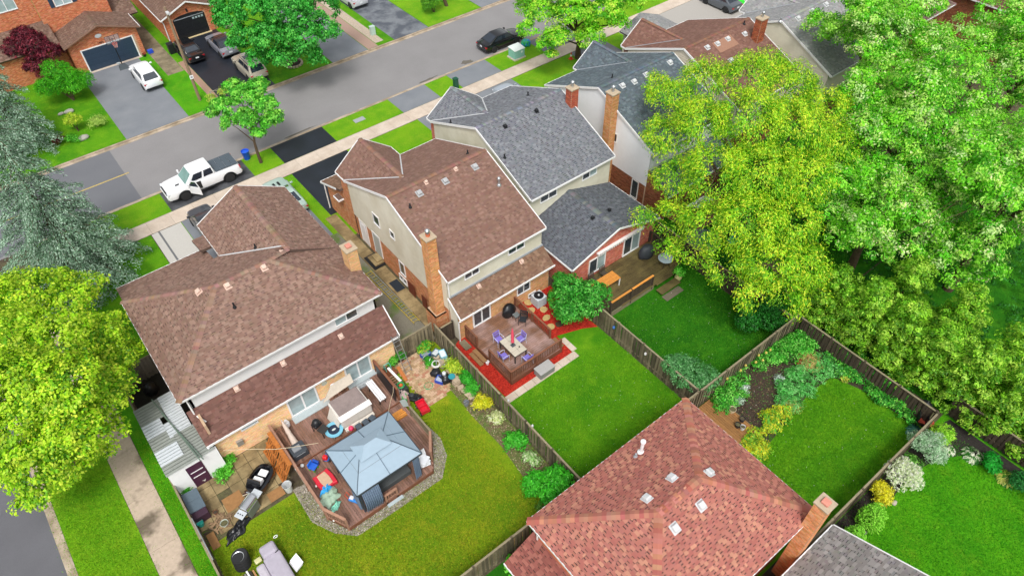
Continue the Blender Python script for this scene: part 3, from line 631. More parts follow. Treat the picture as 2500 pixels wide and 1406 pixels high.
# ------------------------------------------------------------------ gabled row houses
def gable_house(label, x0, x1, yr, yf, ze, zr, pal, wing, brick, siding, zb=2.2, loc=None, cols_side=None):
    h = thing('house', label, 'house', ((x0+x1)/2, (yr+yf)/2, 0)); ym = (yr+yf)/2
    r = Roof(h, pal); r.plane([(x0, yr, ze), (x1, yr, ze), (x1, ym, zr), (x0, ym, zr)]); r.plane([(x1, yf, ze), (x0, yf, ze), (x0, ym, zr), (x1, ym, zr)])
    r.cap((x0, ym, zr), (x1, ym, zr), drop=.05)
    s = (zr-ze)/(ym-yr)
    wx0, wx1, wy, wz = wing; wm_ = (wx0+wx1)/2; yb = yf-(wz-ze)/s-.3
    r.plane([(wx0, wy, ze), (wx0, yf-.2, ze), (wm_, yb, wz), (wm_, wy, wz)]); r.plane([(wx1, yf-.2, ze), (wx1, wy, ze), (wm_, wy, wz), (wm_, yb, wz)]); r.cap((wm_, wy, wz), (wm_, yb+.2, wz), drop=.07)
    ro = r.done()
    for wx in (wx0, wx1): MB().bar((wx, yf-.02, ze+.03), (wm_, yf-(wz-ze)/s, wz+.02), .09, .03).build('valley_flashing', M_vent if siding is M_cream else M_grid, h)
    fascia(h, [(x0, yr-.04, ze-.07), (x1, yr-.04, ze-.07)]); fascia(h, [(wx1, yf+.04, ze-.07), (x1, yf+.04, ze-.07)]) if wx1 < x1-.2 else None
    fascia(h, [(x0, yf+.04, ze-.07), (wx0, yf+.04, ze-.07)]) if wx0 > x0+.2 else None
    fascia(h, [(x0-.02, yr, ze-.05), (x0-.02, ym, zr-.05), (x0-.02, yf, ze-.05)], name='rake_trim', w=.05, h=.16); fascia(h, [(x1+.02, yr, ze-.05), (x1+.02, ym, zr-.05), (x1+.02, yf, ze-.05)], name='rake_trim', w=.05, h=.16)
    fascia(h, [(wx0, wy+.03, ze-.05), (wm_, wy+.03, wz-.05), (wx1, wy+.03, ze-.05)], name='rake_trim', w=.05, h=.16)
    fascia(h, [(wx1+.03, wy, ze-.06), (wx1+.03, yf, ze-.06)], name='gutter'); fascia(h, [(wx0-.03, wy, ze-.06), (wx0-.03, yf, ze-.06)], name='gutter')
    a, b, c, d = x0+.1, x1-.1, yr+.3, yf-.3; zs = ze-.02; L = d-c; zg = ze+(.3)*s-.1
    gp = [(0, zb), (L, zb), (L, zg), (L/2, zr-.14), (0, zg)]
    h['_k'] = 1; del h['_k']
    left = Wall(h, (a, d), (a, c), poly=gp, clad='siding', mat=siding); Wall(h, (a+.02, d), (a+.02, c), 0, zb, clad='brick', cols=brick)
    Wall(h, (b, c), (b, d), poly=gp, clad='siding', mat=siding); Wall(h, (b-.02, c), (b-.02, d), 0, zb, clad='brick', cols=brick)
    rear = Wall(h, (a, c), (b, c), zb, zs, clad='siding', mat=siding, lap=.2); Wall(h, (a, c+.02), (b, c+.02), 0, zb, clad='brick', cols=brick); Wall(h, (b, d), (a, d), zb, zs, clad='brick', cols=brick); Wall(h, (b, d), (a, d), 0, zb, clad='plain', mat=M_brick)
    e, f, g2 = wx0+.12, wx1-.12, wy-.25
    Wall(h, (f, g2), (e, g2), poly=[(0, 0), (f-e, 0), (f-e, ze), ((f-e)/2, wz-.15), (0, ze)], clad='brick', cols=brick); Wall(h, (e, g2), (e, d), 0, zs, clad='brick', cols=brick); Wall(h, (f, d), (f, g2), 0, zs, clad='brick', cols=brick)
    return h, ro, left, rear, (ym, s)

# middle house (cream gable, brown shingles)
hB, rB, lB, bB, (ymB, sB) = gable_house('cream sided gabled house with brown shingles, brick base and tall side chimney', 14.6, 22.15, 25.1, 37.4, 5.0, 7.5, PAL_B, (14.65, 19.1, 38.6, 6.75), BR_O, M_cream, 2.2)
U = lambda y: 37.1-y
lB.window(U(33.95), U(33.1), 3.55, 4.5, 1); lB.window(U(31.8), U(31.2), 3.85, 4.5, 1)
lo = Wall(hB, (14.72, 37.1), (14.72, 25.4), 0, 2.2, build=False)
lo.door(U(36.4), U(35.5), .15, 2.15, M_white, [(U(36.2), U(35.7), 1.2, 1.95)]); lo.door(U(34.6), U(33.7), .35, 2.3, pm('storm_door', hx('#b9c2c2'), .3), [(U(34.5), U(33.8), .8, 2.2)]); lo.window(U(31.3), U(30.6), .9, 2.1, 1); lo.window(U(31.6), U(30.6), .05, .6, 2, fw=.08)
bB.window(1.25, 2.4, 4.05, 4.75, 2); bB.window(4.6, 5.95, 4.05, 4.75, 2)
r2 = Roof(hB, PAL_B2, 'rear_skirt_roof'); r2.plane([(14.7, 24.2, 2.4), (22.15, 24.2, 2.4), (22.15, 25.42, 3.35), (14.7, 25.42, 3.35)]); skB = r2.done()
for px, py in ((1169, 705), (1273, 645)): p = G(px, py, 2.9); vent(skB, p.x, p.y, 2.4+(p.y-24.2)*.78, .78, -math.pi/2, M_vent_p, .22)
fascia(hB, [(14.65, 24.15, 2.32), (22.2, 24.15, 2.32)]); MB().box(14.75, 25.28, 3.3, 22.1, 25.4, 3.42).build('flashing', M_grid, hB); fascia(hB, [(14.66, 24.2, 2.36), (14.66, 25.42, 3.3)], name='rake_trim')
hl = [(1.05, 2.45, .45, 2.25), (4.6, 5.7, .95, 2.2), (5.55, 6.2, .05, .45)]
w = Wall(hB, (14.75, 24.6), (22.05, 24.6), 0, 2.6, clad='brick', cols=[hx(c) for c in ('#dba673', '#e2b180', '#d39a68', '#d9a878')], holes=hl); w.window(*hl[0], 2, name='sliding_door', fw=.1); w.window(*hl[1], 2); w.window(*hl[2], 1)
Wall(hB, (14.75, 25.4), (14.75, 24.6), poly=[(0, 0), (.8, 0), (.8, 2.6), (0, 3.3)], clad='siding', mat=M_cream); Wall(hB, (22.05, 24.6), (22.05, 25.4), poly=[(0, 0), (.8, 0), (.8, 3.3), (0, 2.6)], clad='siding', mat=M_cream)
cB = chimney(hB, 14.05, 25.95, 14.68, 26.6, 0, 8.0, [hx(c) for c in ('#dd9f68', '#d3945c', '#e3aa78', '#cb8a54')], 'clay')
MB().box(13.85, 25.75, 0, 14.7, 26.85, 1.7).build('chimney_base', M_mortar, hB); Wall(hB, (13.85, 26.85), (13.85, 25.75), 0, 1.7, clad='brick', cols=BR_O, name='chimney_base_wall'); Wall(hB, (13.85, 25.75), (14.7, 25.75), 0, 1.7, clad='brick', cols=BR_O, name='chimney_base_wall')
r3 = Roof(hB, PAL_B2, 'porch_roof'); r3.plane([(19.2, 41.6, 2.4), (14.5, 41.6, 2.4), (14.5, 38.3, 3.7), (19.2, 38.3, 3.7)]); r3.done(); fascia(hB, [(14.46, 41.6, 2.33), (14.46, 38.9, 3.4)], name='rake_trim'); fascia(hB, [(14.5, 41.65, 2.33), (19.2, 41.65, 2.33)])
Wall(hB, (14.75, 41.2), (14.75, 38.3), poly=[(0, 0), (2.9, 0), (2.9, 3.5), (0, 2.4)], clad='brick', cols=BR_O); Wall(hB, (19, 41.2), (14.75, 41.2), 0, 2.4, clad='brick', cols=BR_O); MB().box(14.3, 38.5, 2.5, 14.75, 39.3, 2.62).build('bay_roof', M_trim, hB); MB().box(14.36, 38.56, 2.62, 14.72, 39.24, 2.65).build('bay_shingle', pm('brown_shingle_flat', hx('#6e574b'), .85), hB)
downspout(hB, [(14.6, 24.15, 2.3), (14.66, 24.4, 2.0), (14.66, 24.45, .1)]); downspout(hB, [(14.62, 41.4, 2.3), (14.55, 41.2, 2.0), (14.55, 41.2, .1)]); downspout(hB, [(14.7, 25.05, 4.9), (14.75, 25.3, 4.6), (14.75, 25.3, 3.4)])
for px, py in ((1025, 482), (1088, 452), (1160, 417)): p = G(px, py, 6.9); vent(rB, p.x, p.y, 5+(p.y-25.1)*sB, sB, -math.pi/2, pm('vent_grey', hx('#a9abad'), .5), .34)
for px, py in ((1041, 452), (1113, 419)): p = G(px, py, 7.2); vent(rB, p.x, p.y, 5+(p.y-25.1)*sB, sB, -math.pi/2, M_vent_p, .2)
p = G(1004, 522, 6.5); pipe(rB, p.x, p.y, 5+(p.y-25.1)*sB, .05, .3); p = G(1142, 377, 7.2); pipe(rB, p.x, p.y, 5+(37.4-p.y)*sB, .05, .3); p = G(1218, 440, 6.9); pipe(rB, p.x, p.y, 5+(p.y-25.1)*sB, .07, .45, M_metal, True)

# slate grey house with brick addition
hC, rC, lC, bC, (ymC, sC) = gable_house('cream house with slate grey dashed shingles and red brick rear addition', 23.1, 30.7, 27.7, 39.5, 5.0, 7.5, PAL_C, (23.15, 27.9, 40.0, 6.7), BR_R, M_cream, 2.3)
bC.window(.9, 2.4, 4.0, 4.65, 2); bC.window(4.7, 6.1, 4.0, 4.65, 2, mats=[M_glass, M_glass_l])
r2 = Roof(hC, PAL_C2, 'addition_roof'); r2.plane([(22.65, 28.0, 2.5), (22.65, 22.95, 2.5), (26.68, 22.95, 3.85), (26.68, 28.0, 3.85)]); r2.plane([(30.7, 22.95, 2.5), (30.7, 28.0, 2.5), (26.68, 28.0, 3.85), (26.68, 22.95, 3.85)]); r2.cap((26.68, 22.95, 3.85), (26.68, 28, 3.85), w=.2); ra = r2.done()
fascia(hC, [(22.65, 22.93, 2.45), (26.68, 22.93, 3.8), (30.7, 22.93, 2.45)], name='rake_trim'); fascia(hC, [(22.62, 22.95, 2.43), (22.62, 28, 2.43)]); fascia(hC, [(30.73, 22.95, 2.43), (30.73, 28, 2.43)])
L = 30.55-22.8; hl = [(1.55, 3.05, .75, 2.05), (4.75, 6.35, .5, 2.4)]
w = Wall(hC, (22.8, 23.2), (30.55, 23.2), poly=[(0, 0), (L, 0), (L, 2.45), (L/2, 3.7), (0, 2.45)], clad='brick', cols=BR_R, holes=hl); w.window(*hl[0], 2, mats=[M_glass, M_glass_l]); w.window(*hl[1], 2, name='sliding_door', mats=[M_glass, M_glass_l], fw=.09)
Wall(hC, (22.8, 28), (22.8, 23.2), 0, 2.45, clad='brick', cols=BR_R); Wall(hC, (30.55, 23.2), (30.55, 28), 0, 2.45, clad='brick', cols=BR_R)
aw = MB()
for i in range(22):
    u = 2.2+i*.195; zc = 2.42; w.pbox(u, u+.1, 2.25, 2.42, .02, .22, aw)
w.pbox(2.15, 6.5, 2.42, 2.47, .02, .24, aw); aw.build('awning_valance', M_trim, hC)
for px, py in ((1447, 540), (1486, 519)): p = G(px, py, 3.4); vent(ra, p.x, p.y, 2.5+(p.x-22.65)*.335 if p.x < 26.68 else 2.5+(30.7-p.x)*.335, .335, math.pi if p.x < 26.68 else 0, M_black, .22)
for px, py in ((1233, 315), (1309, 278)): p = G(px, py, 7); vent(rC, p.x, p.y, 5+(p.y-27.7)*sC, sC, -math.pi/2, M_black, .24)
for px, py in ((1100, 296), (1289, 247), (1232, 388)): p = G(px, py, 6.3); pipe(rC, p.x, p.y, 5+min(p.y-27.7, 39.5-p.y)*sC, .05, .3)
chimney(hC, 30.3, 32.0, 30.95, 32.6, 4, 8.3, [hx(c) for c in ('#b3593f', '#bd6347', '#a34e37')], 'metal')

# white house with dark blue grey roof
hW, rW, lW, bW, (ymW, sW) = gable_house('white sided house with dark slate roof and tall tan chimney', 32.9, 40.7, 26.1, 37.9, 5.0, 7.5, PAL_W, (36.4, 40.6, 38.4, 6.6), BR_D, pm('white_vinyl', hx('#eceff2'), .5, .03, 3), 1.9)
lW.window(7.0, 7.9, 3.9, 4.7, 2, fw=.08); chimney(hW, 32.3, 29.95, 32.95, 30.6, 0, 8.1, [hx(c) for c in ('#cf9560', '#c4894f', '#d8a272')], 'metal')
Wall(hW, (32.98, 26.4), (32.98, 24.4), poly=[(0, 0), (2, 0), (2, 2.4), (0, 3.45)], clad='brick', cols=BR_D); r2 = Roof(hW, PAL_W, 'rear_skirt_roof'); r2.plane([(32.9, 24.2, 2.4), (40.7, 24.2, 2.4), (40.7, 26.2, 3.5), (32.9, 26.2, 3.5)]); r2.done(); Wall(hW, (33, 24.5), (40.6, 24.5), 0, 2.5, clad='brick', cols=BR_D); fascia(hW, [(32.85, 24.15, 2.33), (40.7, 24.15, 2.33)])
lw = Wall(hW, (33.02, 37), (33.02, 26.4), 0, 2.2, build=False); lw.window(9.2, 9.9, .2, 1.85, 1)
for px, py in ((1519, 211), (1548, 200), (1577, 184), (1635, 155)): p = G(px, py, 7.2); vent(rW, p.x, p.y, 5+(p.y-26.1)*sW, sW, -math.pi/2, M_vent, .32)
p = G(1494, 197, 7); pipe(rW, p.x, p.y, 5+(37.9-p.y)*sW, .05, .3)
an = MB(); b = Vector((38.9, 38.2, 6.3))
an.tube([b, b+Vector((0, 0, 1.0))], .02, 6); an.tube([b+Vector((-.35, 0, .95)), b+Vector((.35, .1, .95))], .012, 5)
for k in range(5): an.tube([b+Vector((-.3+k*.15, -.2, .95)), b+Vector((-.3+k*.15, .25, .95))], .008, 4)
an.build('antenna', M_metal, hW)

# brown far house, light grey far house and the ones beyond
hF, rF, lF, bF, (ymF, sF) = gable_house('brown shingled house with short brick chimney behind the white house', 41.8, 49.6, 25.8, 37.95, 5.0, 7.5, PAL_F, (41.9, 46.3, 38.5, 6.7), BR_D, pm('tan_siding', hx('#d9d0bf'), .6, .05, 3), 2.2)
chimney(hF, 48.1, 29.7, 48.9, 30.3, 5, 8.6, [hx(c) for c in ('#a5583a', '#b4633f', '#8f4a30')], 'metal')
for px, py in ((1725, 123), (1750, 113), (1775, 101), (1817, 86), (1787, 134)): p = G(px, py, 7.0); vent(rF, p.x, p.y, 5+(p.y-25.8)*sF, sF, -math.pi/2, M_vent, .32)
p = G(1815, 65, 7.2); pipe(rF, p.x, p.y, 5+(p.y-25.8)*sF, .06, .3); MB().slab([(44.4, 30.3, 6.88), (46.6, 30.3, 6.88), (46.6, 31.3, 7.29), (44.4, 31.3, 7.29)], .02).build('roof_patch', pm('pale_shingle_patch', hx('#9b7460'), .85, .15, 10), rF)
r2 = Roof(hF, PAL_G, 'garage_roof'); r2.plane([(47.0, 43.6, 2.6), (47.0, 38.0, 2.6), (49.6, 38.0, 3.6), (49.6, 43.6, 3.6)]); r2.plane([(52.2, 38.0, 2.6), (52.2, 43.6, 2.6), (49.6, 43.6, 3.6), (49.6, 38.0, 3.6)]); r2.done(); MB().box(47.3, 38, 0, 51.9, 43.3, 2.6).build('garage_wall', M_cream, hF)
hG, rG, lG, bG, (ymG, sG) = gable_house('cream house with pale grey shingles at the top right', 51.2, 58.9, 24.3, 35.5, 5.0, 7.5, PAL_G, (54.5, 58.8, 36.2, 6.6), BR_D, pm('cream_siding2', hx('#e0dac8'), .6, .05, 3), 2.2)
for px, py in ((1946, 52), (1980, 34), (2014, 18), (2036, 7)): p = G(px, py, 7.1); vent(rG, p.x, p.y, 5+(p.y-24.3)*sG, sG, -math.pi/2, M_vent, .34)
p = G(1906, 50, 7.5); pipe(rG, p.x, p.y, 7.4, .08, .3, M_metal)
PAL_H = PALS(['#7d695e', '#756156', '#867267'], '#6c584e', '#4e4039', ['#7d695e'], e=.2)
PAL_I = PALS(['#6e463e', '#663f38', '#775047'], '#5f3a33', '#46302b', ['#6e463e'], e=.2)
def hip_house(label, x0, x1, y0, y1, ze, zr, pal, brick, solo=0):
    h = thing('house', label, 'house', ((x0+x1)/2, (y0+y1)/2, 0)); r = Roof(h, pal); ym = (y0+y1)/2; k = (y1-y0)/2; xa, xb = x0+k, x1-k
    r.plane([(x0, y0, ze), (x1, y0, ze), (xb, ym, zr), (xa, ym, zr)]); r.plane([(x1, y1, ze), (x0, y1, ze), (xa, ym, zr), (xb, ym, zr)]); r.plane([(x0, y1, ze), (x0, y0, ze), (xa, ym, zr)]); r.plane([(x1, y0, ze), (x1, y1, ze), (xb, ym, zr)])
    for a, b in (((x0, y0, ze), (xa, ym, zr)), ((x1, y0, ze), (xb, ym, zr)), ((x0, y1, ze), (xa, ym, zr)), ((x1, y1, ze), (xb, ym, zr)), ((xa, ym, zr), (xb, ym, zr))): r.cap(a, b, solo=bool(solo), w=.19)
    ro = r.done(solo)
    P = [(x0, y0), (x1, y0), (x1, y1), (x0, y1)]
    for i in range(4): a, b = P[i], P[(i+1) % 4]; fascia(h, [(*a, ze-.08), (*b, ze-.08)])
    o = .4; a, b, c, d = x0+o, x1-o, y0+o, y1-o
    for p, q in (((a, c), (b, c)), ((b, c), (b, d)), ((b, d), (a, d)), ((a, d), (a, c))): Wall(h, p, q, 0, ze-.05, clad='brick', cols=brick)
    return h, ro
hH, rH = hip_house('brown hip roofed house at the top right behind the maples', 60.5, 70.5, 24.5, 34.5, 5.0, 7.6, PAL_H, BR_D); chimney(hH, 66.2, 25.2, 66.9, 25.9, 4, 7.6, [hx(c) for c in ('#c55a30', '#d06a3e')], 'metal')
hI, rI = hip_house('dark red brown roofed house at the top right corner', 72.5, 83, 18, 27.5, 5.0, 7.6, PAL_I, BR_D)

# red roofed house in the foreground
hD, rD = hip_house('red shingled hip roofed house in the foreground', 8.9, 19.2, 3.05, 10.8, 5.2, 7.2, PAL_D, BR_T, solo=300)
sD = 2.0/3.875
def zD(p): return 5.2+min(p.x-8.9, 19.2-p.x, p.y-3.05, 10.8-p.y)*sD
for px, py, a in ((1580, 1218, math.pi/2), (1641, 1168, math.pi/2), (1730, 1156, 0), (1711, 1232, -math.pi/2), (1647, 1287, -math.pi/2)):
    p = G(px, py, 6.6); p = G(px, py, zD(p)); vent(rD, p.x, p.y, zD(p), sD, a, M_vent, .34)
p = G(1565, 1102, 6.0); p = G(1565, 1102, zD(p)); pipe(rD, p.x, p.y, zD(p), .08, .85, M_white, True); p = G(1552, 1113, 6.0); p = G(1552, 1113, zD(p)); pipe(rD, p.x, p.y, zD(p), .05, .25, M_grid)
cD = chimney(hD, 18.15, 2.55, 18.75, 3.15, 0, 7.3, [hx(c) for c in ('#df9560', '#e6a06c', '#d48a54', '#eaac7c')], 'block')
r2 = Roof(hD, PAL_D2, 'side_skirt_roof'); r2.plane([(7.6, 10.85, 2.5), (7.6, 2, 2.5), (9.35, 2, 3.4), (9.35, 10.85, 3.4)]); r2.done(); MB().box(7.9, 2, 0, 9.3, 10.5, 2.5).build('side_wall', M_mortar, hD); fascia(hD, [(7.58, 2, 2.43), (7.58, 10.85, 2.43)])
downspout(hD, [(9.0, 10.5, 5.1), (9.2, 10.45, 4.8), (9.25, 10.45, 3.4)])
hE = thing('house', 'plain grey shingled gable roof at the lower right edge', 'house', (15.5, -2, 0))
r = Roof(hE, PAL_E); r.plane([(20.6, 2.4, 3.0), (9, 2.4, 3.0), (9, -2.4, 5.2), (20.6, -2.4, 5.2)]); r.plane([(9, -7.2, 3.0), (20.6, -7.2, 3.0), (20.6, -2.4, 5.2), (9, -2.4, 5.2)]); r.cap((9, -2.4, 5.2), (20.6, -2.4, 5.2)); r.done()
fascia(hE, [(20.64, 2.4, 2.95), (20.64, -2.4, 5.15), (20.64, -7.2, 2.95)], name='rake_trim'); fascia(hE, [(9, 2.44, 2.93), (20.6, 2.44, 2.93)])
Wall(hE, (20.3, -6.9), (20.3, 2.1), poly=[(0, 0), (9, 0), (9, 2.95), (4.5, 5.0), (0, 2.95)], clad='brick', cols=BR_T); Wall(hE, (20.3, 2.1), (9, 2.1), 0, 2.95, clad='brick', cols=BR_T)

# brick houses across the street
hT = thing('house', 'orange brick house with navy double garage door and basketball hoop', 'house', (8.5, 78, 0))
r = Roof(hT, PAL_T); r.plane([(5.15, 77.2, 2.95), (5.15, 73.3, 2.95), (8.6, 73.3, 4.15), (8.6, 77.2, 4.15)]); r.plane([(12.1, 73.3, 2.95), (12.1, 77.2, 2.95), (8.6, 77.2, 4.15), (8.6, 73.3, 4.15)]); r.cap((8.6, 73.3, 4.15), (8.6, 77.2, 4.15))
r.plane([(-4, 74.6, 2.9), (5.2, 74.6, 2.9), (5.2, 77.6, 4.3), (-4, 77.6, 4.3)]); r.plane([(10.6, 76.5, 2.9), (13.0, 76.5, 2.9), (13.0, 80, 4.4), (10.6, 80, 4.4)]); r.done()
M_brtrim = pm('brown_trim', hx('#8a6a58'), .6, .1, 5)
fascia(hT, [(5.15, 73.26, 2.88), (8.6, 73.26, 4.1), (12.1, 73.26, 2.88)], M_brtrim, name='rake_trim'); fascia(hT, [(12.13, 73.3, 2.9), (12.13, 77.2, 2.9)])
hl = [(1.0, 5.9, -.1, 2.15)]
w = Wall(hT, (5.5, 73.7), (11.8, 73.7), poly=[(0, 0), (6.3, 0), (6.3, 2.9), (3.1, 4.0), (0, 2.9)], clad='brick', cols=BR_T, holes=hl); Wall(hT, (11.8, 73.7), (11.8, 77), 0, 2.9, clad='brick', cols=BR_T); Wall(hT, (5.5, 77), (5.5, 73.7), 0, 2.9, clad='brick', cols=BR_T)
M_navy = pm('navy_door', hx('#2c3f54'), .45, .08, 4)
gd = w.pbox(1.0, 5.6, .02, 2.1, -.05, .03).build('garage_door', M_navy, hT)
for i in range(8):
    for j in range(4): w.pbox(1.1+i*.56, 1.56+i*.56, .12+j*.5, .5+j*.5, .03, .045).build('panel', M_navy, gd)
m = MB(); w.pbox(.88, 1.0, 0, 2.2, -.05, .05, m); w.pbox(5.6, 5.72, 0, 2.2, -.05, .05, m); w.pbox(1, 5.6, 2.1, 2.2, -.05, .05, m); m.build('frame', M_trim, gd); w.pbox(.8, 5.8, 0, .03, 0, .35).build('apron', M_conc, hT)
Wall(hT, (4.9, 77), (10.9, 77), 0, 9, clad='brick', cols=BR_T, holes=[(1.3, 3.3, 5.2, 6.9)]); w2 = Wall(hT, (4.9, 77), (10.9, 77), 0, 9, build=False); w2.window(1.6, 3.1, 5.2, 6.8, 2, M_glass_l)
for a in (1.2, 3.15): w2.pbox(a, a+.35, 5.2, 6.8, 0, .05).build('shutter', M_navy, hT)
Wall(hT, (-4, 77.4), (4.9, 77.4), 0, 9, clad='brick', cols=BR_T); w3 = Wall(hT, (-4, 77.4), (4.9, 77.4), 0, 9, build=False); w3.window(5.9, 7.6, 5.8, 7.2, 2, M_glass_l); w3.pbox(5.4, 5.8, 5.8, 7.2, 0, .05).build('shutter', M_navy, hT)
Wall(hT, (10.9, 77), (10.9, 84), 0, 9, clad='brick', cols=BR_T); Wall(hT, (-4, 75), (5.4, 75), 0, 2.8, clad='brick', cols=BR_T); fascia(hT, [(4.6, 76.6, 6.9), (4.6, 76.6, 7.0)])
fx = bpy.data.curves.new('number', 'FONT'); fx.body = '1985'; fx.size = .3; fx.extrude = .01
fo = bpy.data.objects.new('tmp', fx); COL.objects.link(fo); bpy.context.view_layer.update(); me = bpy.data.meshes.new_from_object(fo.evaluated_get(bpy.context.evaluated_depsgraph_get())); bpy.data.objects.remove(fo)
no = obj('house_number', me, M_black, hT); no.matrix_basis = wm(hT).inverted() @ Matrix.Translation(w.at(2.55, 2.25, .02)) @ Matrix.Rotation(math.pi/2, 4, 'X')
MB().lathe([(0, 0), (.3, .02), (.3, .06), (0, .08)], n=16, M=Matrix.Translation(w.at(2.9, 3.05, .02)) @ Matrix.Rotation(math.pi/2, 4, 'X') @ Matrix.Scale(.6, 4, (0, 1, 0))).build('wall_ornament', M_vent, hT)

hU = thing('house', 'orange brick house with black arched garage door', 'house', (17, 80, 0))
r = Roof(hU, PAL_T); r.plane([(14.2, 80, 2.6), (14.2, 73.8, 2.6), (17.05, 73.8, 3.75), (17.05, 80, 3.75)]); r.plane([(19.8, 73.8, 2.6), (19.8, 80, 2.6), (17.05, 80, 3.75), (17.05, 73.8, 3.75)]); r.done()
fascia(hU, [(14.2, 73.76, 2.52), (17.05, 73.76, 3.68), (19.8, 73.76, 2.52)], name='rake_trim'); fascia(hU, [(14.17, 73.8, 2.5), (14.17, 80, 2.5)])
w = Wall(hU, (14.5, 74.2), (19.5, 74.2), poly=[(0, 0), (5, 0), (5, 2.5), (2.5, 3.5), (0, 2.5)], clad='brick', cols=BR_T, holes=[(.85, 4.05, -.1, 2.2)]); Wall(hU, (14.5, 92), (14.5, 74.2), 0, 2.5, clad='brick', cols=BR_T); Wall(hU, (15.5, 78), (21.5, 78), 0, 8, clad='brick', cols=BR_T); Wall(hU, (19.5, 74.2), (19.5, 78), 0, 2.5, clad='brick', cols=BR_T)
arcp = [(.85, .02), (4.05, .02), (4.05, 2.0)]+[(2.45+1.6*math.cos(t), 2.0+.38*math.sin(t)) for t in [i*math.pi/10 for i in range(1, 10)]]+[(.85, 2.0)]
m = MB(); n = len(arcp); vs = [w.at(u, z, .04) for u, z in arcp]+[w.at(u, z, 0) for u, z in arcp]; m.faces(vs, [tuple(range(n))]+[(i, n+i, n+(i+1) % n, (i+1) % n) for i in range(n)]); gd = m.build('garage_door', M_black, hU)
for i in range(4):
    for j in range(4): w.pbox(1.0+i*.78, 1.65+i*.78, .12+j*.46, .46+j*.46, .04, .055).build('panel', M_black, gd)
for i in range(4): w.pbox(2.75+i*.3, 2.95+i*.3, 1.68, 1.88, .055, .065).build('pane', M_glass_l, gd)
w.pbox(.95, 3.95, 2.0, 2.06, .04, .07).build('lintel', M_grid, gd); w.pbox(.7, 4.2, 0, .04, 0, .3).build('apron', pm('tan_sill', hx('#c8b58a'), .8), hU); w.pbox(2.4, 2.55, 2.55, 2.85, .02, .15).build('lantern', M_black, hU); downspout(hU, [(14.3, 74.0, 2.4), (14.42, 74.1, 2.1), (14.42, 74.1, .1)])
# ================================================================== vegetation
def unit(a): return a/np.maximum(np.linalg.norm(a, axis=1, keepdims=True), 1e-9)
def leaf_mesh(name, c, t, n, l, w, colr, mat, fold=0.12, droop=0.15, origin=(0, 0, 0)):
    """one rhombic, slightly folded leaf per row"""
    c = c-np.array(origin); b = unit(np.cross(n, t)); l = l[:, None]; w = w[:, None]; k = len(c)
    V = np.empty((k, 4, 3)); V[:, 0] = c-t*l/2; V[:, 1] = c+b*w/2+n*w*fold; V[:, 2] = c+t*l/2-n*l*droop; V[:, 3] = c-b*w/2+n*w*fold
    return np_mesh(name, V.reshape(-1, 3), np.arange(4*k).reshape(-1, 4), colr, mat)
def pal(cols): return np.array([hx(c) for c in cols])
LEAF_K = 1.3
def crown_leaves(blobs, n, size, cols, per=18, asp=.5, up=.45, droop=.3, crad=None, zsq=.8, low=-.35, hang=0.0, spread=1.0, toneamp=.25, tips=None):
    B = np.array(blobs, float); wgt = B[:, 3]**2; wgt /= wgt.sum(); K = max(1, n//per)
    bi = RNG.choice(len(B), K, p=wgt); d = unit(RNG.normal(size=(K, 3))); d[:, 2] = np.where(d[:, 2] < low, -d[:, 2]*RNG.random(K), d[:, 2]); d = unit(d)
    rr = 1-np.abs(RNG.normal(0, .2, K)); cc = B[bi, :3]+d*(B[bi, 3]*rr)[:, None]*np.array([1, 1, zsq])
    ctone = 1+RNG.uniform(-toneamp, toneamp, K); ccol = RNG.integers(0, len(cols), K)
    ci = np.repeat(np.arange(K), per); N = len(ci); cr = crad or size*1.6
    od = unit(RNG.normal(size=(N, 3))+d[ci]*.55+np.array([0, 0, .35])); rad = cr*RNG.random(N)**.45*np.repeat(RNG.uniform(.65, 1.25, K), per)
    p = cc[ci]+od*rad[:, None]*np.array([1, 1, .72])+d[ci]*(cr*.35*RNG.random(N))[:, None]; p[:, 2] -= hang*np.abs(RNG.normal(size=N))*cr
    nn = unit(od*.7+d[ci]*.25+np.array([0, 0, up])+RNG.normal(size=(N, 3))*.38*spread)
    out = d[ci]*np.array([1, 1, .2])+RNG.normal(size=(N, 3))*.7+np.array([0, 0, -droop]); t = unit(out-nn*np.sum(out*nn, axis=1, keepdims=True))
    l = size*RNG.uniform(.65, 1.3, N); w = l*asp*RNG.uniform(.8, 1.2, N)
    C = pal(cols); mix = RNG.random(N) < .72; col = np.where(mix[:, None], C[ccol[ci]], C[RNG.integers(0, len(cols), N)])*(ctone[ci]*RNG.uniform(.82, 1.18, N))[:, None]
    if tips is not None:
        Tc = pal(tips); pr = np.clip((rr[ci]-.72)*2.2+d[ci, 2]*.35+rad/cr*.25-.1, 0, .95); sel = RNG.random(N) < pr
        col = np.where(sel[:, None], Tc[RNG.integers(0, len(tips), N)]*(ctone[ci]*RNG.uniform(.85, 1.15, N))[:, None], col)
    col = np.minimum(col*LEAF_K, .92)
    return p, t, nn, l, w, col, cc
def egg(cx, cy, cz, R, Rz, k, rb, low=-.5):
    out = []
    for i in range(k):
        while True:
            v = np.array([random.gauss(0, 1) for _ in range(3)]); v /= np.linalg.norm(v)
            if v[2] > low: break
        f = random.uniform(.55, .92); out.append((cx+v[0]*R*f, cy+v[1]*R*f, cz+v[2]*Rz*f, rb*random.uniform(.75, 1.25)))
    out.append((cx, cy, cz, min(R, Rz)*.75)); return out
def PB(px, py, z, r): p = G(px, py, z); return (p.x, p.y, p.z, r)
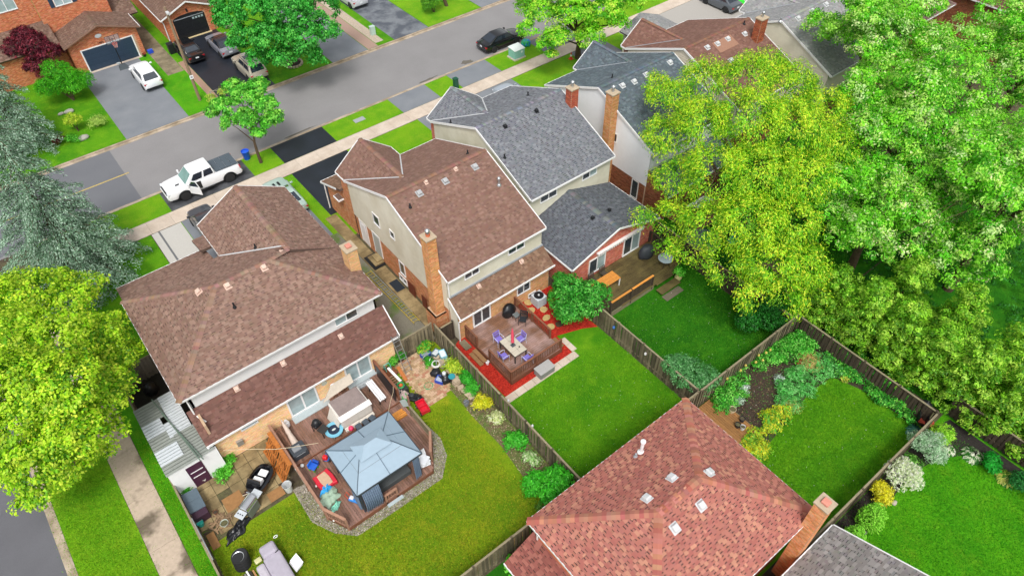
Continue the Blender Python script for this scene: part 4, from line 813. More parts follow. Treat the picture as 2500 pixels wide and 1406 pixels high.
def limb(m, a, b, r0, r1, n=6, sag=.1, seg=5):
    a, b = Vector(a), Vector(b); pts = []; L = (b-a).length; side = Vector((random.gauss(0, 1), random.gauss(0, 1), 0))*L*.05
    for i in range(seg+1):
        t = i/seg; p = a.lerp(b, t)+Vector((0, 0, L*sag*math.sin(t*math.pi)))+side*math.sin(t*math.pi); pts.append(p)
    m.tube(pts, [r0+(r1-r0)*i/seg for i in range(seg+1)], n)
    return pts
def tree(label, base, blobs, n, size, cols, fork=2.2, r0=.2, lean=(0, 0), bark=None, name='tree', cat='tree', group=None, nlimb=9, twigs=40, **k):
    root = thing(name, label, cat, base, 0, group); bx, by, bz = base
    p, t, nn, l, w, col, cc = crown_leaves(blobs, n, size, cols, **k)
    cx = float(np.mean([b[0] for b in blobs])); cy = float(np.mean([b[1] for b in blobs])); top = max(b[2] for b in blobs)
    m = MB(); f = Vector((bx+lean[0], by+lean[1], bz+fork)); limb(m, (bx, by, bz-.05), f, r0*1.25, r0*.8, 9, 0, 5)
    m2 = Vector((cx, cy, top*.8)); spine = limb(m, f, m2, r0*.78, r0*.2, 7, 0, 6)
    bl = sorted(blobs, key=lambda b: -b[3])[:nlimb]; ends = []
    for b in bl:
        s = spine[random.randint(0, 3)]; ends += limb(m, s, (b[0], b[1], b[2]-.1*b[3]), r0*.42, r0*.1, 6, .06, 5)[2:]
    if twigs:
        E = np.array([tuple(e) for e in ends])
        for i in RNG.choice(len(cc), min(twigs, len(cc)), replace=False):
            q = cc[i]; e = E[np.argmin(np.linalg.norm(E-q, axis=1))]; limb(m, tuple(e), tuple(q), r0*.09, r0*.03, 4, .03, 2)
    m.build('trunk', bark or M_bark, root, smooth=True)
    c = obj('crown', leaf_mesh('crown', p, t, nn, l, w, col, M_leaf, origin=base), M_leaf, root)
    return root
def shrub(label, loc, r, h, n, cols, size=.09, name='shrub', cat='shrub', group=None, k=7, stem=True, zc=None, mat=None, **kw):
    root = thing(name, label, cat, loc, 0, group); x, y, z = loc
    bl = egg(x, y, z+(zc if zc is not None else h*.55), r*.85, h*.45, k, r*.42)
    p, t, nn, l, w, col, cc = crown_leaves(bl, n, size, cols, per=10, **kw)
    p[:, 2] = np.maximum(p[:, 2], z+.03)
    obj('foliage', leaf_mesh('foliage', p, t, nn, l, w, col, mat or M_leaf, origin=loc), mat or M_leaf, root)
    if stem:
        m = MB()
        for b in bl[:5]: limb(m, (x+random.uniform(-.05, .05), y+random.uniform(-.05, .05), z), (b[0], b[1], b[2]), .03*max(1, r), .012, 5, .05, 3)
        m.build('stems', M_bark, root)
    return root

# --- honey locust over the row of back yards
LOC = [PB(*b) for b in ((1640, 235, 8.5, 1.5), (1720, 195, 9.5, 1.5), (1830, 185, 10, 1.6), (1930, 205, 9.5, 1.6), (2010, 265, 9, 1.5), (1625, 330, 8, 1.5), (1720, 300, 9.5, 1.8), (1830, 290, 10.5, 2), (1940, 310, 10, 1.9), (2030, 350, 8.5, 1.5), (1655, 430, 7, 1.4), (1750, 420, 8.5, 1.9), (1860, 420, 9, 2), (1960, 430, 8.5, 1.8), (1645, 530, 5.5, 1.1), (1575, 530, 5, .55), (1720, 540, 6.5, 1.4), (1830, 540, 7.5, 1.8), (1930, 540, 7, 1.7), (1690, 610, 4.6, .9), (1780, 640, 5.5, 1.3), (1880, 640, 6, 1.6), (1960, 640, 5.5, 1.3), (1830, 705, 4.6, 1.0), (1910, 715, 4.5, 1.2), (1975, 715, 4.2, .9), (1630, 600, 4.2, .6), (1880, 150, 10.5, .9), (1600, 200, 8.5, .7))]
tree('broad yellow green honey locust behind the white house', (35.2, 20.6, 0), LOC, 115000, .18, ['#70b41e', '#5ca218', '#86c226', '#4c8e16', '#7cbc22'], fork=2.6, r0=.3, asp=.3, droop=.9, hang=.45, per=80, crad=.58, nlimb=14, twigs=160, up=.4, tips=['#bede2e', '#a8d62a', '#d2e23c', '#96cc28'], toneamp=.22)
# --- big maples at the right
MG = ['#6cbe24', '#58ae1e', '#84ca32', '#9ad44a', '#469a18', '#aedc6a', '#78c42c', '#c0e092']
for lb, b, R, Rz, k, n in (('tall bright green maple at the right beside the honey locust', (45, 14.5, 0), 5.6, 4.2, 30, 62000), ('bright green maple at the top right against the pale grey roof', (53, 22.5, 0), 5.2, 4.0, 28, 50000), ('big green maple at the top right corner of the frame', (60, 14.0, 0), 5.8, 4.4, 30, 46000), ('large green maple at the right edge above the cedars', (42.6, 7.6, 0), 5.0, 3.9, 30, 60000), ('green maple at the far right edge of the frame', (53.5, 7.0, 0), 5.4, 4.0, 26, 40000), ('green maple between the locust and the cedars', (38.6, 12.6, 0), 4.4, 3.2, 22, 36000)):
    cz = 8.4 if R > 4.5 else 5.8
    extra = [PB(*q) for q in ((2250, 560, 6, 1.2), (2330, 600, 5.5, 1.2), (2400, 640, 5, 1.1), (2300, 660, 4.6, 1.0), (2200, 620, 5, 1.1), (2130, 600, 5, 1.0), (2440, 560, 6, 1.2), (2380, 690, 4, .8))] if 'right edge above' in lb else []
    tree(lb, b, egg(b[0], b[1], cz, R, Rz, k, 1.15)+extra, n, .19, MG, fork=3, r0=.28, per=60, asp=.5, crad=.55, up=.4, droop=.4, twigs=90, toneamp=.3)
# --- linden at the lower left
LI = [PB(*b) for b in ((60, 720, 6.5, 1.5), (170, 740, 5.5, 1.2), (215, 700, 4.5, .8), (30, 830, 8, 1.8), (140, 840, 7.5, 1.7), (235, 830, 6, 1.3), (290, 870, 4.5, 1.0), (40, 950, 8.5, 2), (150, 950, 8, 1.8), (250, 960, 6, 1.3), (300, 930, 4.6, .6), (60, 1060, 7, 1.7), (160, 1060, 6.5, 1.6), (240, 1060, 5, 1.1), (0, 1000, 7, 1.6), (90, 1140, 5, 1.2), (170, 1130, 4.5, 1.0), (20, 1130, 4.6, .9), (100, 1190, 3.8, .7), (225, 1110, 4, .7), (10, 740, 7, 1.4), (130, 690, 5.5, .9), (70, 1225, 3.4, .4), (270, 800, 5, .8))]
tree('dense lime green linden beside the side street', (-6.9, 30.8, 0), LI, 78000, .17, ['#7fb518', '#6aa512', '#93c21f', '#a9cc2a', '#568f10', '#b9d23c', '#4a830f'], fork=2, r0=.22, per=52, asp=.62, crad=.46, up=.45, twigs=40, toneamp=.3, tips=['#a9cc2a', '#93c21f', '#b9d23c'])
# --- street trees
ST = [PB(*b) for b in ((600, 235, 5.2, .9), (545, 260, 4.6, .75), (650, 260, 4.6, .8), (570, 215, 5.4, .6), (630, 215, 5.6, .7), (600, 290, 4.2, .75), (655, 300, 3.6, .5), (520, 275, 4.0, .45), (675, 285, 4.2, .4), (560, 300, 3.8, .5), (630, 325, 3.2, .35))]
tree('small young maple beside the blue bin on the street verge', (12.96, 49.96, 0), ST, 15000, .2, ['#58b030', '#469c26', '#74c244', '#8ccc4e', '#3a8820'], fork=2.0, r0=.12, per=40, asp=.6, crad=.36, twigs=30)
MP = [PB(*b) for b in ((700, 30, 7, 1.8), (620, 20, 7, 1.5), (780, 20, 7, 1.5), (560, 40, 6, 1.2), (660, 90, 5.5, 1.5), (740, 90, 5.5, 1.5), (600, 90, 5, 1.0), (800, 80, 5.5, 1.0), (690, 140, 4, 1.0), (750, 130, 4, .9), (630, 140, 3.8, .8), (690, -20, 8, 2), (600, -20, 7, 1.4), (790, -20, 7, 1.4), (580, 110, 4.2, .6), (770, 150, 3.4, .5), (545, 10, 6, .8))]
tree('round dark green maple in a stone ring across the street', (22.18, 62.55, 0), MP, 42000, .22, ['#2f8f2a', '#278022', '#3fa338', '#52b048', '#1f6d1c', '#63b94a'], fork=2.3, r0=.2, per=50, asp=.62, crad=.5, twigs=20)
T2 = [PB(*b) for b in ((1400, 30, 6, 1.5), (1320, 30, 5.5, 1.3), (1480, 30, 6, 1.4), (1290, 70, 4.6, .8), (1360, 90, 4.2, 1.0), (1440, 90, 4.2, 1.1), (1510, 60, 5, .9), (1330, 110, 3.4, .6), (1400, -20, 7.5, 1.7), (1300, -10, 6.5, 1.2), (1490, -20, 7, 1.4), (1545, 10, 5.5, .8), (1350, 135, 2.6, .35), (1280, 20, 5, .6))]
tree('bright lime green street maple with several trunks', (43.95, 45.8, 0), T2, 34000, .2, ['#6fc01c', '#5cae18', '#88cc2a', '#9fd23a', '#4a9a16', '#b4da4a'], fork=1.4, r0=.26, per=48, asp=.6, crad=.5, twigs=20)
tree('thin half bare tree beside the young maple', (13.6, 61.4, 0), [PB(*b) for b in ((545, 225, 2.6, .35), (515, 240, 2.2, .3), (560, 205, 3, .25))], 900, .14, ['#8fae3a', '#a7b84a'], fork=.9, r0=.06, per=8, twigs=60, bark=pm('pale_bark', hx('#a09a8c'), .9, .2, 8))
tree('dark trunk tree on the lawn at the top edge', (40.5, 63.0, 0), egg(40.5, 63, 6.5, 2.4, 2, 10, 1.0), 9000, .2, ['#3c8f1f', '#54a52c'], fork=4, r0=.16, per=14, twigs=10)
PU = [PB(*b) for b in ((80, 110, 3.4, 1.3), (40, 120, 3.2, 1.2), (120, 130, 2.8, 1.0), (90, 160, 2.2, 1.0), (140, 165, 1.8, .6), (60, 90, 3.8, 1.0), (110, 180, 1.5, .6), (150, 120, 2.4, .5))]
tree('dark purple leaved maple beside the brick garage', (3.2, 73.2, 0), PU, 20000, .16, ['#5c1c2c', '#4a1624', '#702636', '#3b111b', '#862f3f'], fork=.8, r0=.12, per=16, asp=.5, twigs=10)
shrub('weeping bright green rounded shrub beside the grey drive', tuple(G(180, 245, 0)), 2.15, 3.3, 15000, ['#4fae1a', '#3f9c12', '#66be28', '#2f850f'], .15, asp=.35, droop=1.0, k=10, hang=.6)
shrub('golden green dwarf conifer on the corner lawn across the street', tuple(G(192, 320, 0)), .75, 1.7, 3200, ['#a9c431', '#8fb428', '#c2d24a'], .1)
shrub('arching grass like plant beside the golden conifer', tuple(G(238, 308, 0)), .6, .6, 900, ['#a5bd5c', '#8aa84a'], .3, asp=.12, droop=.8)
shrub('small dark red barberry at the spruce edge', tuple(G(148, 350, 0)), .55, .7, 1200, ['#5e1f26', '#4a171e'], .08)
shrub('low green perennial by the boulder', tuple(G(182, 345, 0)), .6, .45, 1200, ['#4b9a2a', '#5fae34'], .1)
shrub('rounded dark green yew bush at the top edge', tuple(G(1060, 30, 0)), 1.25, 1.5, 5200, ['#4f8f1c', '#437f18', '#62a026'], .1)
# --- spruces
def spruce(label, base, h, R, nlev, cols, dens=1.0):
    root = thing('spruce_tree', label, 'tree', base); bx, by, bz = base; m = MB(); m.tube([(bx, by, -.05), (bx, by, h*.5), (bx, by, h-.2)], [.24, .14, .03], 9)
    P, T, Nn, Lh, Wd, Cc = [], [], [], [], [], []; C = pal(cols)
    for i in range(nlev):
        z = .9+(h-1.1)*(i/nlev)**1.02; rad = R*(1-z/h)**.85+.15; nb = max(4, int(9*(rad/R)**.7)); ph = random.random()*6.28
        for b in range(nb):
            a = ph+b*2*math.pi/nb+random.uniform(-.3, .3); Lb = rad*random.uniform(.62, 1.14); dr = np.array([math.cos(a), math.sin(a), 0]); sd_ = np.array([-math.sin(a), math.cos(a), 0])
            q = np.array([bx, by, bz+z]); tip = q+dr*Lb+np.array([0, 0, -Lb*random.uniform(.25, .5)])
            m.tube([tuple(q), tuple(q+(tip-q)*.6+np.array([0, 0, .03])), tuple(tip)], [.04, .025, .01], 4)
            ns = max(3, int(Lb*6*dens)); tone = random.uniform(.85, 1.18)
            for s in range(ns):
                t = .22+(s+.5)/ns*.8; c = q+(tip-q)*t+np.array([0, 0, Lb*.14*math.sin(t*3.1)]); wv = (.1+.22*math.sin(min(1, t*1.1)*2.7))*(.6+.4*Lb/R)
                k = 20; off = RNG.normal(size=(k, 1))*wv; dn = -np.abs(RNG.normal(size=(k, 1)))*.14-np.abs(off)*.45; pp = c+sd_*off+np.array([0, 0, 1.0])*dn+RNG.normal(size=(k, 3))*np.array([.06, .06, .03])
                tt = unit(dr*.7+sd_*np.sign(off)*.8*RNG.random((k, 1))+RNG.normal(size=(k, 3))*.4+np.array([0, 0, -.3])); up_ = unit(np.array([0, 0, 1.0])+sd_*off*1.5+RNG.normal(size=(k, 3))*.45); up_ = unit(up_-tt*np.sum(up_*tt, 1, keepdims=True))
                P.append(pp); T.append(tt); Nn.append(up_); Lh.append(RNG.uniform(.1, .22, k)); Wd.append(RNG.uniform(.035, .07, k)); Cc.append(C[RNG.integers(0, len(C), k)]*(tone*RNG.uniform(.8, 1.2, k))[:, None])
    P, T, Nn = np.vstack(P), np.vstack(T), np.vstack(Nn)
    m.build('trunk', M_bark, root); obj('crown', leaf_mesh('crown', P, T, Nn, np.concatenate(Lh), np.concatenate(Wd), np.vstack(Cc), M_leaf_m, origin=base), M_leaf_m, root)
    return root
SPC = ['#8fb096', '#7c9f82', '#a6c4ab', '#6c9072', '#b8d0bc', '#5c8060']
spruce('large blue grey spruce in a stone ringed bed at the corner', (-2.2, 45.4, 0), 14.5, 5.0, 34, SPC, 1.1)
spruce('blue grey spruce across the street at the left edge', (-1.5, 64.5, 0), 12.0, 3.4, 26, SPC)
# --- cedars and shrubs at the right
CE = ['#84b82a', '#70a822', '#98c83c', '#5e9a1e', '#4c8618', '#a8d04a']
ced = [(33.3, 10.9, 1.5, 5.2), (33.5, 8.9, 1.6, 5.6), (33.6, 6.8, 1.6, 5.4), (33.8, 4.7, 1.6, 5.2), (34.0, 2.6, 1.6, 5.4), (34.2, .5, 1.6, 4.8), (34.6, -1.8, 1.6, 4.4), (36.3, 8.3, 1.8, 6.0), (36.6, 5.2, 1.8, 6.0), (36.9, 2.0, 1.8, 5.6), (37.2, -1.0, 1.7, 5.0)]
pos_words = ['nearest the locust, first of the inner row', 'second of the inner row from the locust', 'third of the inner row from the locust', 'fourth of the inner row from the locust', 'behind the corner seat with red cushions', 'sixth of the inner row, past the fence corner', 'lowest one, above the striped hostas', 'outer row, nearest the maples', 'outer row, second from the maples', 'outer row, third from the maples', 'outer row, at the right frame edge']
for (x, y, R, h), pw in zip(ced, pos_words):
    bl = []
    for i in range(15):
        z = .5+(h-.9)*i/14; rr = R*(1-(z/h)**2.2)*.75+.1; a = i*2.4; bl.append((x+math.cos(a)*rr*.75, y+math.sin(a)*rr*.75, z, .55+.3*(1-z/h)))
    tree('olive green feathery cedar, '+pw, (x, y, 0), bl, 15000, .17, CE, fork=1.0, r0=.12, name='cedar_tree', group='cedar hedge at the right', nlimb=3, twigs=0, per=36, asp=.42, crad=.32, up=.3, droop=-.1, toneamp=.3)
SG = ['#2f8a24', '#3b9a2c', '#267820', '#4fae3c']
shrub('large glossy green lilac shrub over the red mulch', (21.75, 21.2, 0), 1.75, 2.9, 13000, ['#2f8a24', '#3c9c2c', '#267a1e', '#55ae3e', '#6dbb52'], .13, k=16, asp=.6)
shrub('smaller green shrub touching the brick addition', (22.1, 23.3, 0), .8, 2.2, 3600, SG, .12)
shrub('loose grey green shrub in the fence corner of the deep green lawn', (23.3, 13.3, 0), 1.5, 2.4, 8000, ['#5f9a5c', '#4c8a4a', '#7ab276', '#3d7a3c'], .13, asp=.45)
shrub('dark green round shrub under the locust at the fence', (30.2, 13.6, 0), 1.5, 2.2, 8000, ['#1f6a1c', '#2a7a24', '#185a16'], .13, asp=.6)
shrub('bright green leafy shrub against the red roof eave', (12.3, 13.2, 0), 1.2, 1.9, 7000, ['#3fae24', '#55c034', '#2f981a'], .14, asp=.6)
shrub('low green clump below the bright shrub at the fence', (11.5, 12.3, 0), .7, .7, 2000, ['#6a9a3a', '#55862c'], .1)
# ================================================================== fences, decks
def fence(label, p, q, h=1.75, mat=None, capmat=None, sp=2.4, bw=.135, step=.125, group='board fences between the yards', post=True, cap=True, lean=.02, rails=(.3, 1.5)):
    p, q = Vector((*p, 0)), Vector((*q, 0)); d = (q-p); L = d.length; d.normalize(); n = Vector((d.y, -d.x, 0)); rz = math.atan2(d.y, d.x); mat = mat or M_fence
    root = thing('fence', label, 'fence', p, rz, group)
    bm = [MB().box(-bw/2, -.01, .04, bw/2, .01, h-.02+dz).mesh('board') for dz in (0, .02, -.025, .035, -.05)]
    k = int(L/step)
    for i in range(k):
        o = obj('board', random.choice(bm), mat, root); o.location = ((i+.5)*L/k, (.028 if i % 2 else -.028), random.uniform(-.02, .01)); o.rotation_euler = (random.uniform(-.5, .5)*lean, random.uniform(-1, 1)*lean, random.uniform(-.03, .03))
    nr = max(1, round(L/sp))
    for i in range(nr):
        a, b = i*L/nr, (i+1)*L/nr
        for z in rails: MB().box(a, -.018, z, b, .018, z+.08).build('rail', mat, root, local=True)
        if cap: MB().box(a+.005, -.05, h, b-.005, .05, h+.035).build('cap_rail', capmat or M_rail, root, local=True)
    if post:
        pmh = MB().box(-.05, -.05, 0, .05, .05, h+.1).mesh('post')
        for i in range(nr+1): o = obj('post', pmh, mat, root); o.location = (min(max(i*L/nr, .05), L-.05), 0, 0)
    return root
fence('weathered board fence between the gazebo yard and the middle yard', (13.48, 25.4), (13.48, 12.0))
fence('short board fence from the corner house to the long fence', (11.15, 25.62), (13.42, 25.62), 1.7)
fence('weathered board fence between the middle lawn and the deep green lawn', (22.35, 20.4), (22.35, 11.95))
fence('board fence behind the gazebo lawn', (4.2, 11.85), (13.4, 11.85)); fence('board fence hidden behind the red roof', (13.56, 11.85), (22.3, 11.85)); fence('board fence behind the deep green lawn above the planting bed', (22.42, 11.82), (31.4, 11.82))
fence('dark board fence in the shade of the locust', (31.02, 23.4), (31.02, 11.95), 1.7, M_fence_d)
fence('board fence between the curved bed lawn and the lower right lawn', (19.4, 2.7), (31.4, 2.7), 1.7)
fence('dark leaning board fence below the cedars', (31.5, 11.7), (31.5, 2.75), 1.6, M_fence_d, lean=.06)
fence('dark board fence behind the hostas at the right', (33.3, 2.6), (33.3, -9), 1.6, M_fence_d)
fence('low weathered fence beside the side sidewalk', (-3.08, 26), (-3.08, 8), 1.2, None, None, rails=(.3, .95)); fence('grey fence behind the corrugated carport', (-3.0, 34.2), (-.5, 34.2), 1.7, pm('grey_fence', hx('#77726a'), .9, .25, 6, rnd=.2, streak=(6, 6, .8))); fence('grey side fence left of the carport', (-3.08, 34.1), (-3.08, 30.4), 1.5, MATS['grey_fence'])
fence('narrow dark gate beside the tall side chimney', (13.56, 25.0), (14.6, 25.0), 1.6, M_fence_d, post=True)
fence('low angled timber fence at the lower right of the red roofed house', (19.3, 2.62), (19.3, 1.0), 1.5)
for a, b in (((-3.0, 22.9), (-3.0, 20.2)),): tag(MB().tube([(*a, 1.28), (*b, 1.25)], .03, 8).build('metal_pole', M_metal), 'bare metal pole lying along the low fence top', 'pole')

def planks(root, poly, along, z, mat, w=.14, th=.035, gap=.016, split=4.2):
    """poly in xy; each board its own part"""
    ax = 0 if along == 'x' else 1; lo = min(p[1-ax] for p in poly); hi = max(p[1-ax] for p in poly); k = 0
    while lo+k*w < hi-.02:
        a = lo+k*w; b = min(a+w, hi); c = (a+b)/2; us = []; k += 1
        for i in range(len(poly)):
            P, Q = poly[i], poly[(i+1) % len(poly)]
            if (P[1-ax]-c)*(Q[1-ax]-c) < 0: us.append(P[ax]+(Q[ax]-P[ax])*(c-P[1-ax])/(Q[1-ax]-P[1-ax]))
        us.sort()
        for u0, u1 in zip(us[::2], us[1::2]):
            cuts = [u0]+([u0+(u1-u0)*random.uniform(.35, .65)] if u1-u0 > split else [])+[u1]
            for s, e in zip(cuts[:-1], cuts[1:]):
                m = MB(); dz = random.uniform(-.003, .003)
                if ax == 0: m.box(s+.004, a+gap/2, z-th+dz, e-.004, b-gap/2, z+dz)
                else: m.box(a+gap/2, s+.004, z-th+dz, b-gap/2, e-.004, z+dz)
                m.build('deck_board', mat, root)
POSTS = set()
def railing(root, p, q, z, h=.9, sp=.13, mat=None, posts=True, bal=.035, top=.11, lattice=False):
    p, q = Vector(p), Vector(q); d = q-p; L = d.length; d.normalize()
    MB().bar((p.x, p.y, z+h), (q.x, q.y, z+h), top, .04).build('top_rail', mat, root); MB().bar((p.x, p.y, z+.1), (q.x, q.y, z+.1), .05, .05).build('bottom_rail', mat, root)
    if posts:
        n = max(1, round(L/1.8))
        for i in range(n+1):
            c = p+d*(L*i/n); key = (root.name, round(c.x*5), round(c.y*5))
            if key in POSTS: continue
            POSTS.add(key); MB().box(c.x-.05, c.y-.05, z-.35, c.x+.05, c.y+.05, z+h+.03).build('post', mat, root)
    k = int(L/sp); inv = wm(root).inverted(); bme = MB().box(-bal/2, -bal/2, .1, bal/2, bal/2, h).mesh('baluster')
    for i in range(1, k):
        c = p+d*(L*i/k); o = obj('baluster', bme, mat, root); o.location = inv @ Vector((c.x, c.y, z)); o.rotation_euler.z = math.atan2(d.y, d.x)
def skirt(root, pts, z0, z1, mat):
    for a, b in zip(pts[:-1], pts[1:]): MB().bar((*a, (z0+z1)/2), (*b, (z0+z1)/2), .04, z1-z0).build('fascia', mat, root)

dkA = thing('deck', 'two level red brown deck with cut corners carrying the gazebo', 'deck', (5.8, 21.5, 0)); zA = .45
planks(dkA, [(2.5, 25.62), (2.5, 22.8), (9.2, 22.8), (9.2, 25.62)], 'y', zA, M_deckA); planks(dkA, [(2.45, 22.78), (2.45, 19.2), (3.05, 17.95), (8.2, 17.95), (9.25, 19.6), (9.25, 22.78)], 'y', zA-.12, M_deckA)
skirt(dkA, [(2.45, 25.6), (2.45, 19.2), (3.05, 17.95), (8.2, 17.95), (9.25, 19.6), (9.25, 25.6)], 0.0, zA-.14, M_railB); MB().bar((2.45, 22.79, zA-.07), (9.2, 22.79, zA-.07), .05, .12).build('riser', M_railB, dkA)
railing(dkA, (2.42, 25.5, 0), (2.42, 19.2, 0), zA-.1, .88, mat=M_railA, top=.14); railing(dkA, (2.42, 19.2, 0), (3.0, 18.0, 0), zA-.1, .88, mat=M_railA, top=.14)
railing(dkA, (9.2, 21.6, 0), (9.22, 19.6, 0), zA-.1, .88, mat=M_rail, sp=.09); railing(dkA, (9.22, 19.6, 0), (8.5, 18.5, 0), zA-.1, .88, mat=M_railA, top=.14); railing(dkA, (5.3, 17.98, 0), (5.95, 17.98, 0), zA-.1, .6, mat=M_railA, top=.14)
railing(dkA, (9.2, 25.5, 0), (9.2, 22.9, 0), zA, 1.1, mat=M_railB, sp=.1, top=.14)

dkB = thing('deck', 'brown railed deck with the purple dining chairs', 'deck', (17.1, 22.2, 0)); zB = .4
planks(dkB, [(15.15, 19.85), (19.1, 19.85), (19.1, 24.58), (15.15, 24.58)], 'x', zB, M_deckB); skirt(dkB, [(15.13, 24.5), (15.13, 19.83), (19.12, 19.83), (19.12, 24.5)], 0, zB-.04, M_railB)
railing(dkB, (15.15, 22.0, 0), (15.15, 19.88, 0), zB, .85, mat=M_railB); railing(dkB, (15.15, 19.88, 0), (19.05, 19.88, 0), zB, .85, mat=M_railB); railing(dkB, (19.05, 24.4, 0), (19.05, 20.9, 0), zB, .85, mat=M_railB); railing(dkB, (15.15, 24.45, 0), (15.15, 23.3, 0), zB, .85, mat=M_railB)
for k, (y0, y1) in enumerate(((22.05, 23.25), (22.05, 23.25))): MB().box(14.72-.27*k, y0, .24-.12*k, 15.0-.27*k, y1, .28-.12*k).build('step', pm('step_wood', hx('#8d6a45'), .75, .2, 6, rnd=.1), dkB)
MB().box(14.5, 23.6, .1, 14.95, 24.4, .14).build('landing', M_fence, dkB); MB().box(19.15, 20.0, .2, 19.45, 20.85, .24).build('step', MATS['step_wood'], dkB)

dkC = thing('deck', 'wet olive brown deck behind the red brick addition', 'deck', (26.8, 21.5, 0)); zC = .5
planks(dkC, [(23.5, 20.0), (29.0, 19.75), (30.15, 20.3), (30.15, 23.15), (23.5, 23.15)], 'x', zC, M_deckC); skirt(dkC, [(23.5, 23), (23.5, 19.98), (27.4, 19.98)], .02, zC-.04, M_rail)
railing(dkC, (23.4, 20.0, 0), (25.2, 20.0, 0), zC, .9, mat=M_fence_d, sp=.11, top=.05); railing(dkC, (25.2, 20.0, 0), (27.2, 20.0, 0), zC, .9, mat=M_fence_d, sp=.11, top=.05); railing(dkC, (23.4, 21.0, 0), (23.4, 20.0, 0), zC, .9, mat=M_fence, sp=.12); railing(dkC, (30.15, 23.1, 0), (30.1, 20.2, 0), zC, .95, mat=M_fence_d, sp=.13)
for a, b in ((23.4, 25.15), (25.25, 27.2)): MB().box(a, 19.93, 1.42, b, 20.07, 1.46).build('cap_board', M_orange, dkC)
MB().box(27.3, 19.1, .22, 29.1, 19.65, .27).build('step', M_deckC, dkC); MB().box(27.3, 18.6, .01, 28.9, 19.1, .05).build('paving_slab', pm('grey_slab', hx('#6d6455'), .9, .2, 6), dkC)
dkD = thing('deck', 'plain tan deck beside the red roof with flower pots', 'deck', (21, 9, 0)); planks(dkD, [(19.3, 8.4), (23.85, 8.4), (23.85, 11.65), (19.3, 11.65)], 'y', .25, M_deckD); skirt(dkD, [(23.87, 11.65), (23.87, 8.4), (19.3, 8.4)], 0, .22, M_fence)

# ================================================================== vehicles
def interp(x, pts):
    for (a, za), (b, zb) in zip(pts[:-1], pts[1:]):
        if a <= x <= b: return za+(zb-za)*(x-a)/(b-a)
    return pts[0][1] if x < pts[0][0] else pts[-1][1]
def quad_slab(P, up0, up1, s0, s1, off, th=.012):
    """P = bottom-left, bottom-right, top-right, top-left of a face seen from outside"""
    a, b, c, d = (Vector(p) for p in P); f = lambda s, t: (a.lerp(b, s)).lerp(d.lerp(c, s), t)
    q = [f(s0, up0), f(s1, up0), f(s1, up1), f(s0, up1)]; n = (q[1]-q[0]).cross(q[3]-q[0]).normalized()
    return MB().slab([v+n*off for v in q], th)
def paint(name, c, rough=.28): return pm('paint_'+name, c, rough, .03, 4, coat=.7, spec=.5)
M_cglass = glass_mat('car_glass', hx('#26303c'), .05); M_tl = pm('tail_light', hx('#b01828'), .25, .1, 9, coat=.5); M_hl = pm('head_light', hx('#dfe4ea'), .15, .1, 9, coat=.5); M_plate = pm('plate', hx('#e6e9f0'), .5); M_rim = pm('alloy_rim', hx('#c4c7cb'), .3, .08, 9, metal=.6); M_rim_d = pm('dark_rim', hx('#3a3c40'), .35, .1, 9, metal=.5)
def wheel(root, x, y, r, w, rim=None):
    s = 1 if y > 0 else -1; M = Matrix.Translation((x, y, r)) @ Matrix.Rotation(-s*math.pi/2, 4, 'X')
    wb = MB().lathe([(r*.62, -w/2), (r*.93, -w/2), (r, -w*.3), (r, w*.3), (r*.93, w/2), (r*.62, w/2)], n=20, M=M).build('wheel', M_tyre, root, local=True, smooth=True)
    m = MB().lathe([(0, w*.28), (r*.2, w*.34), (r*.22, w*.3), (r*.6, w*.3), (r*.64, w*.46), (r*.64, -w*.4)], n=20, M=M)
    for k in range(5): m.box(-.03, .02, w*.3, .03, r*.62, w*.42, M=M @ Matrix.Rotation(k*2*math.pi/5, 4, 'Z'))
    o = m.build('rim', rim or M_rim, wb, local=True); return wb
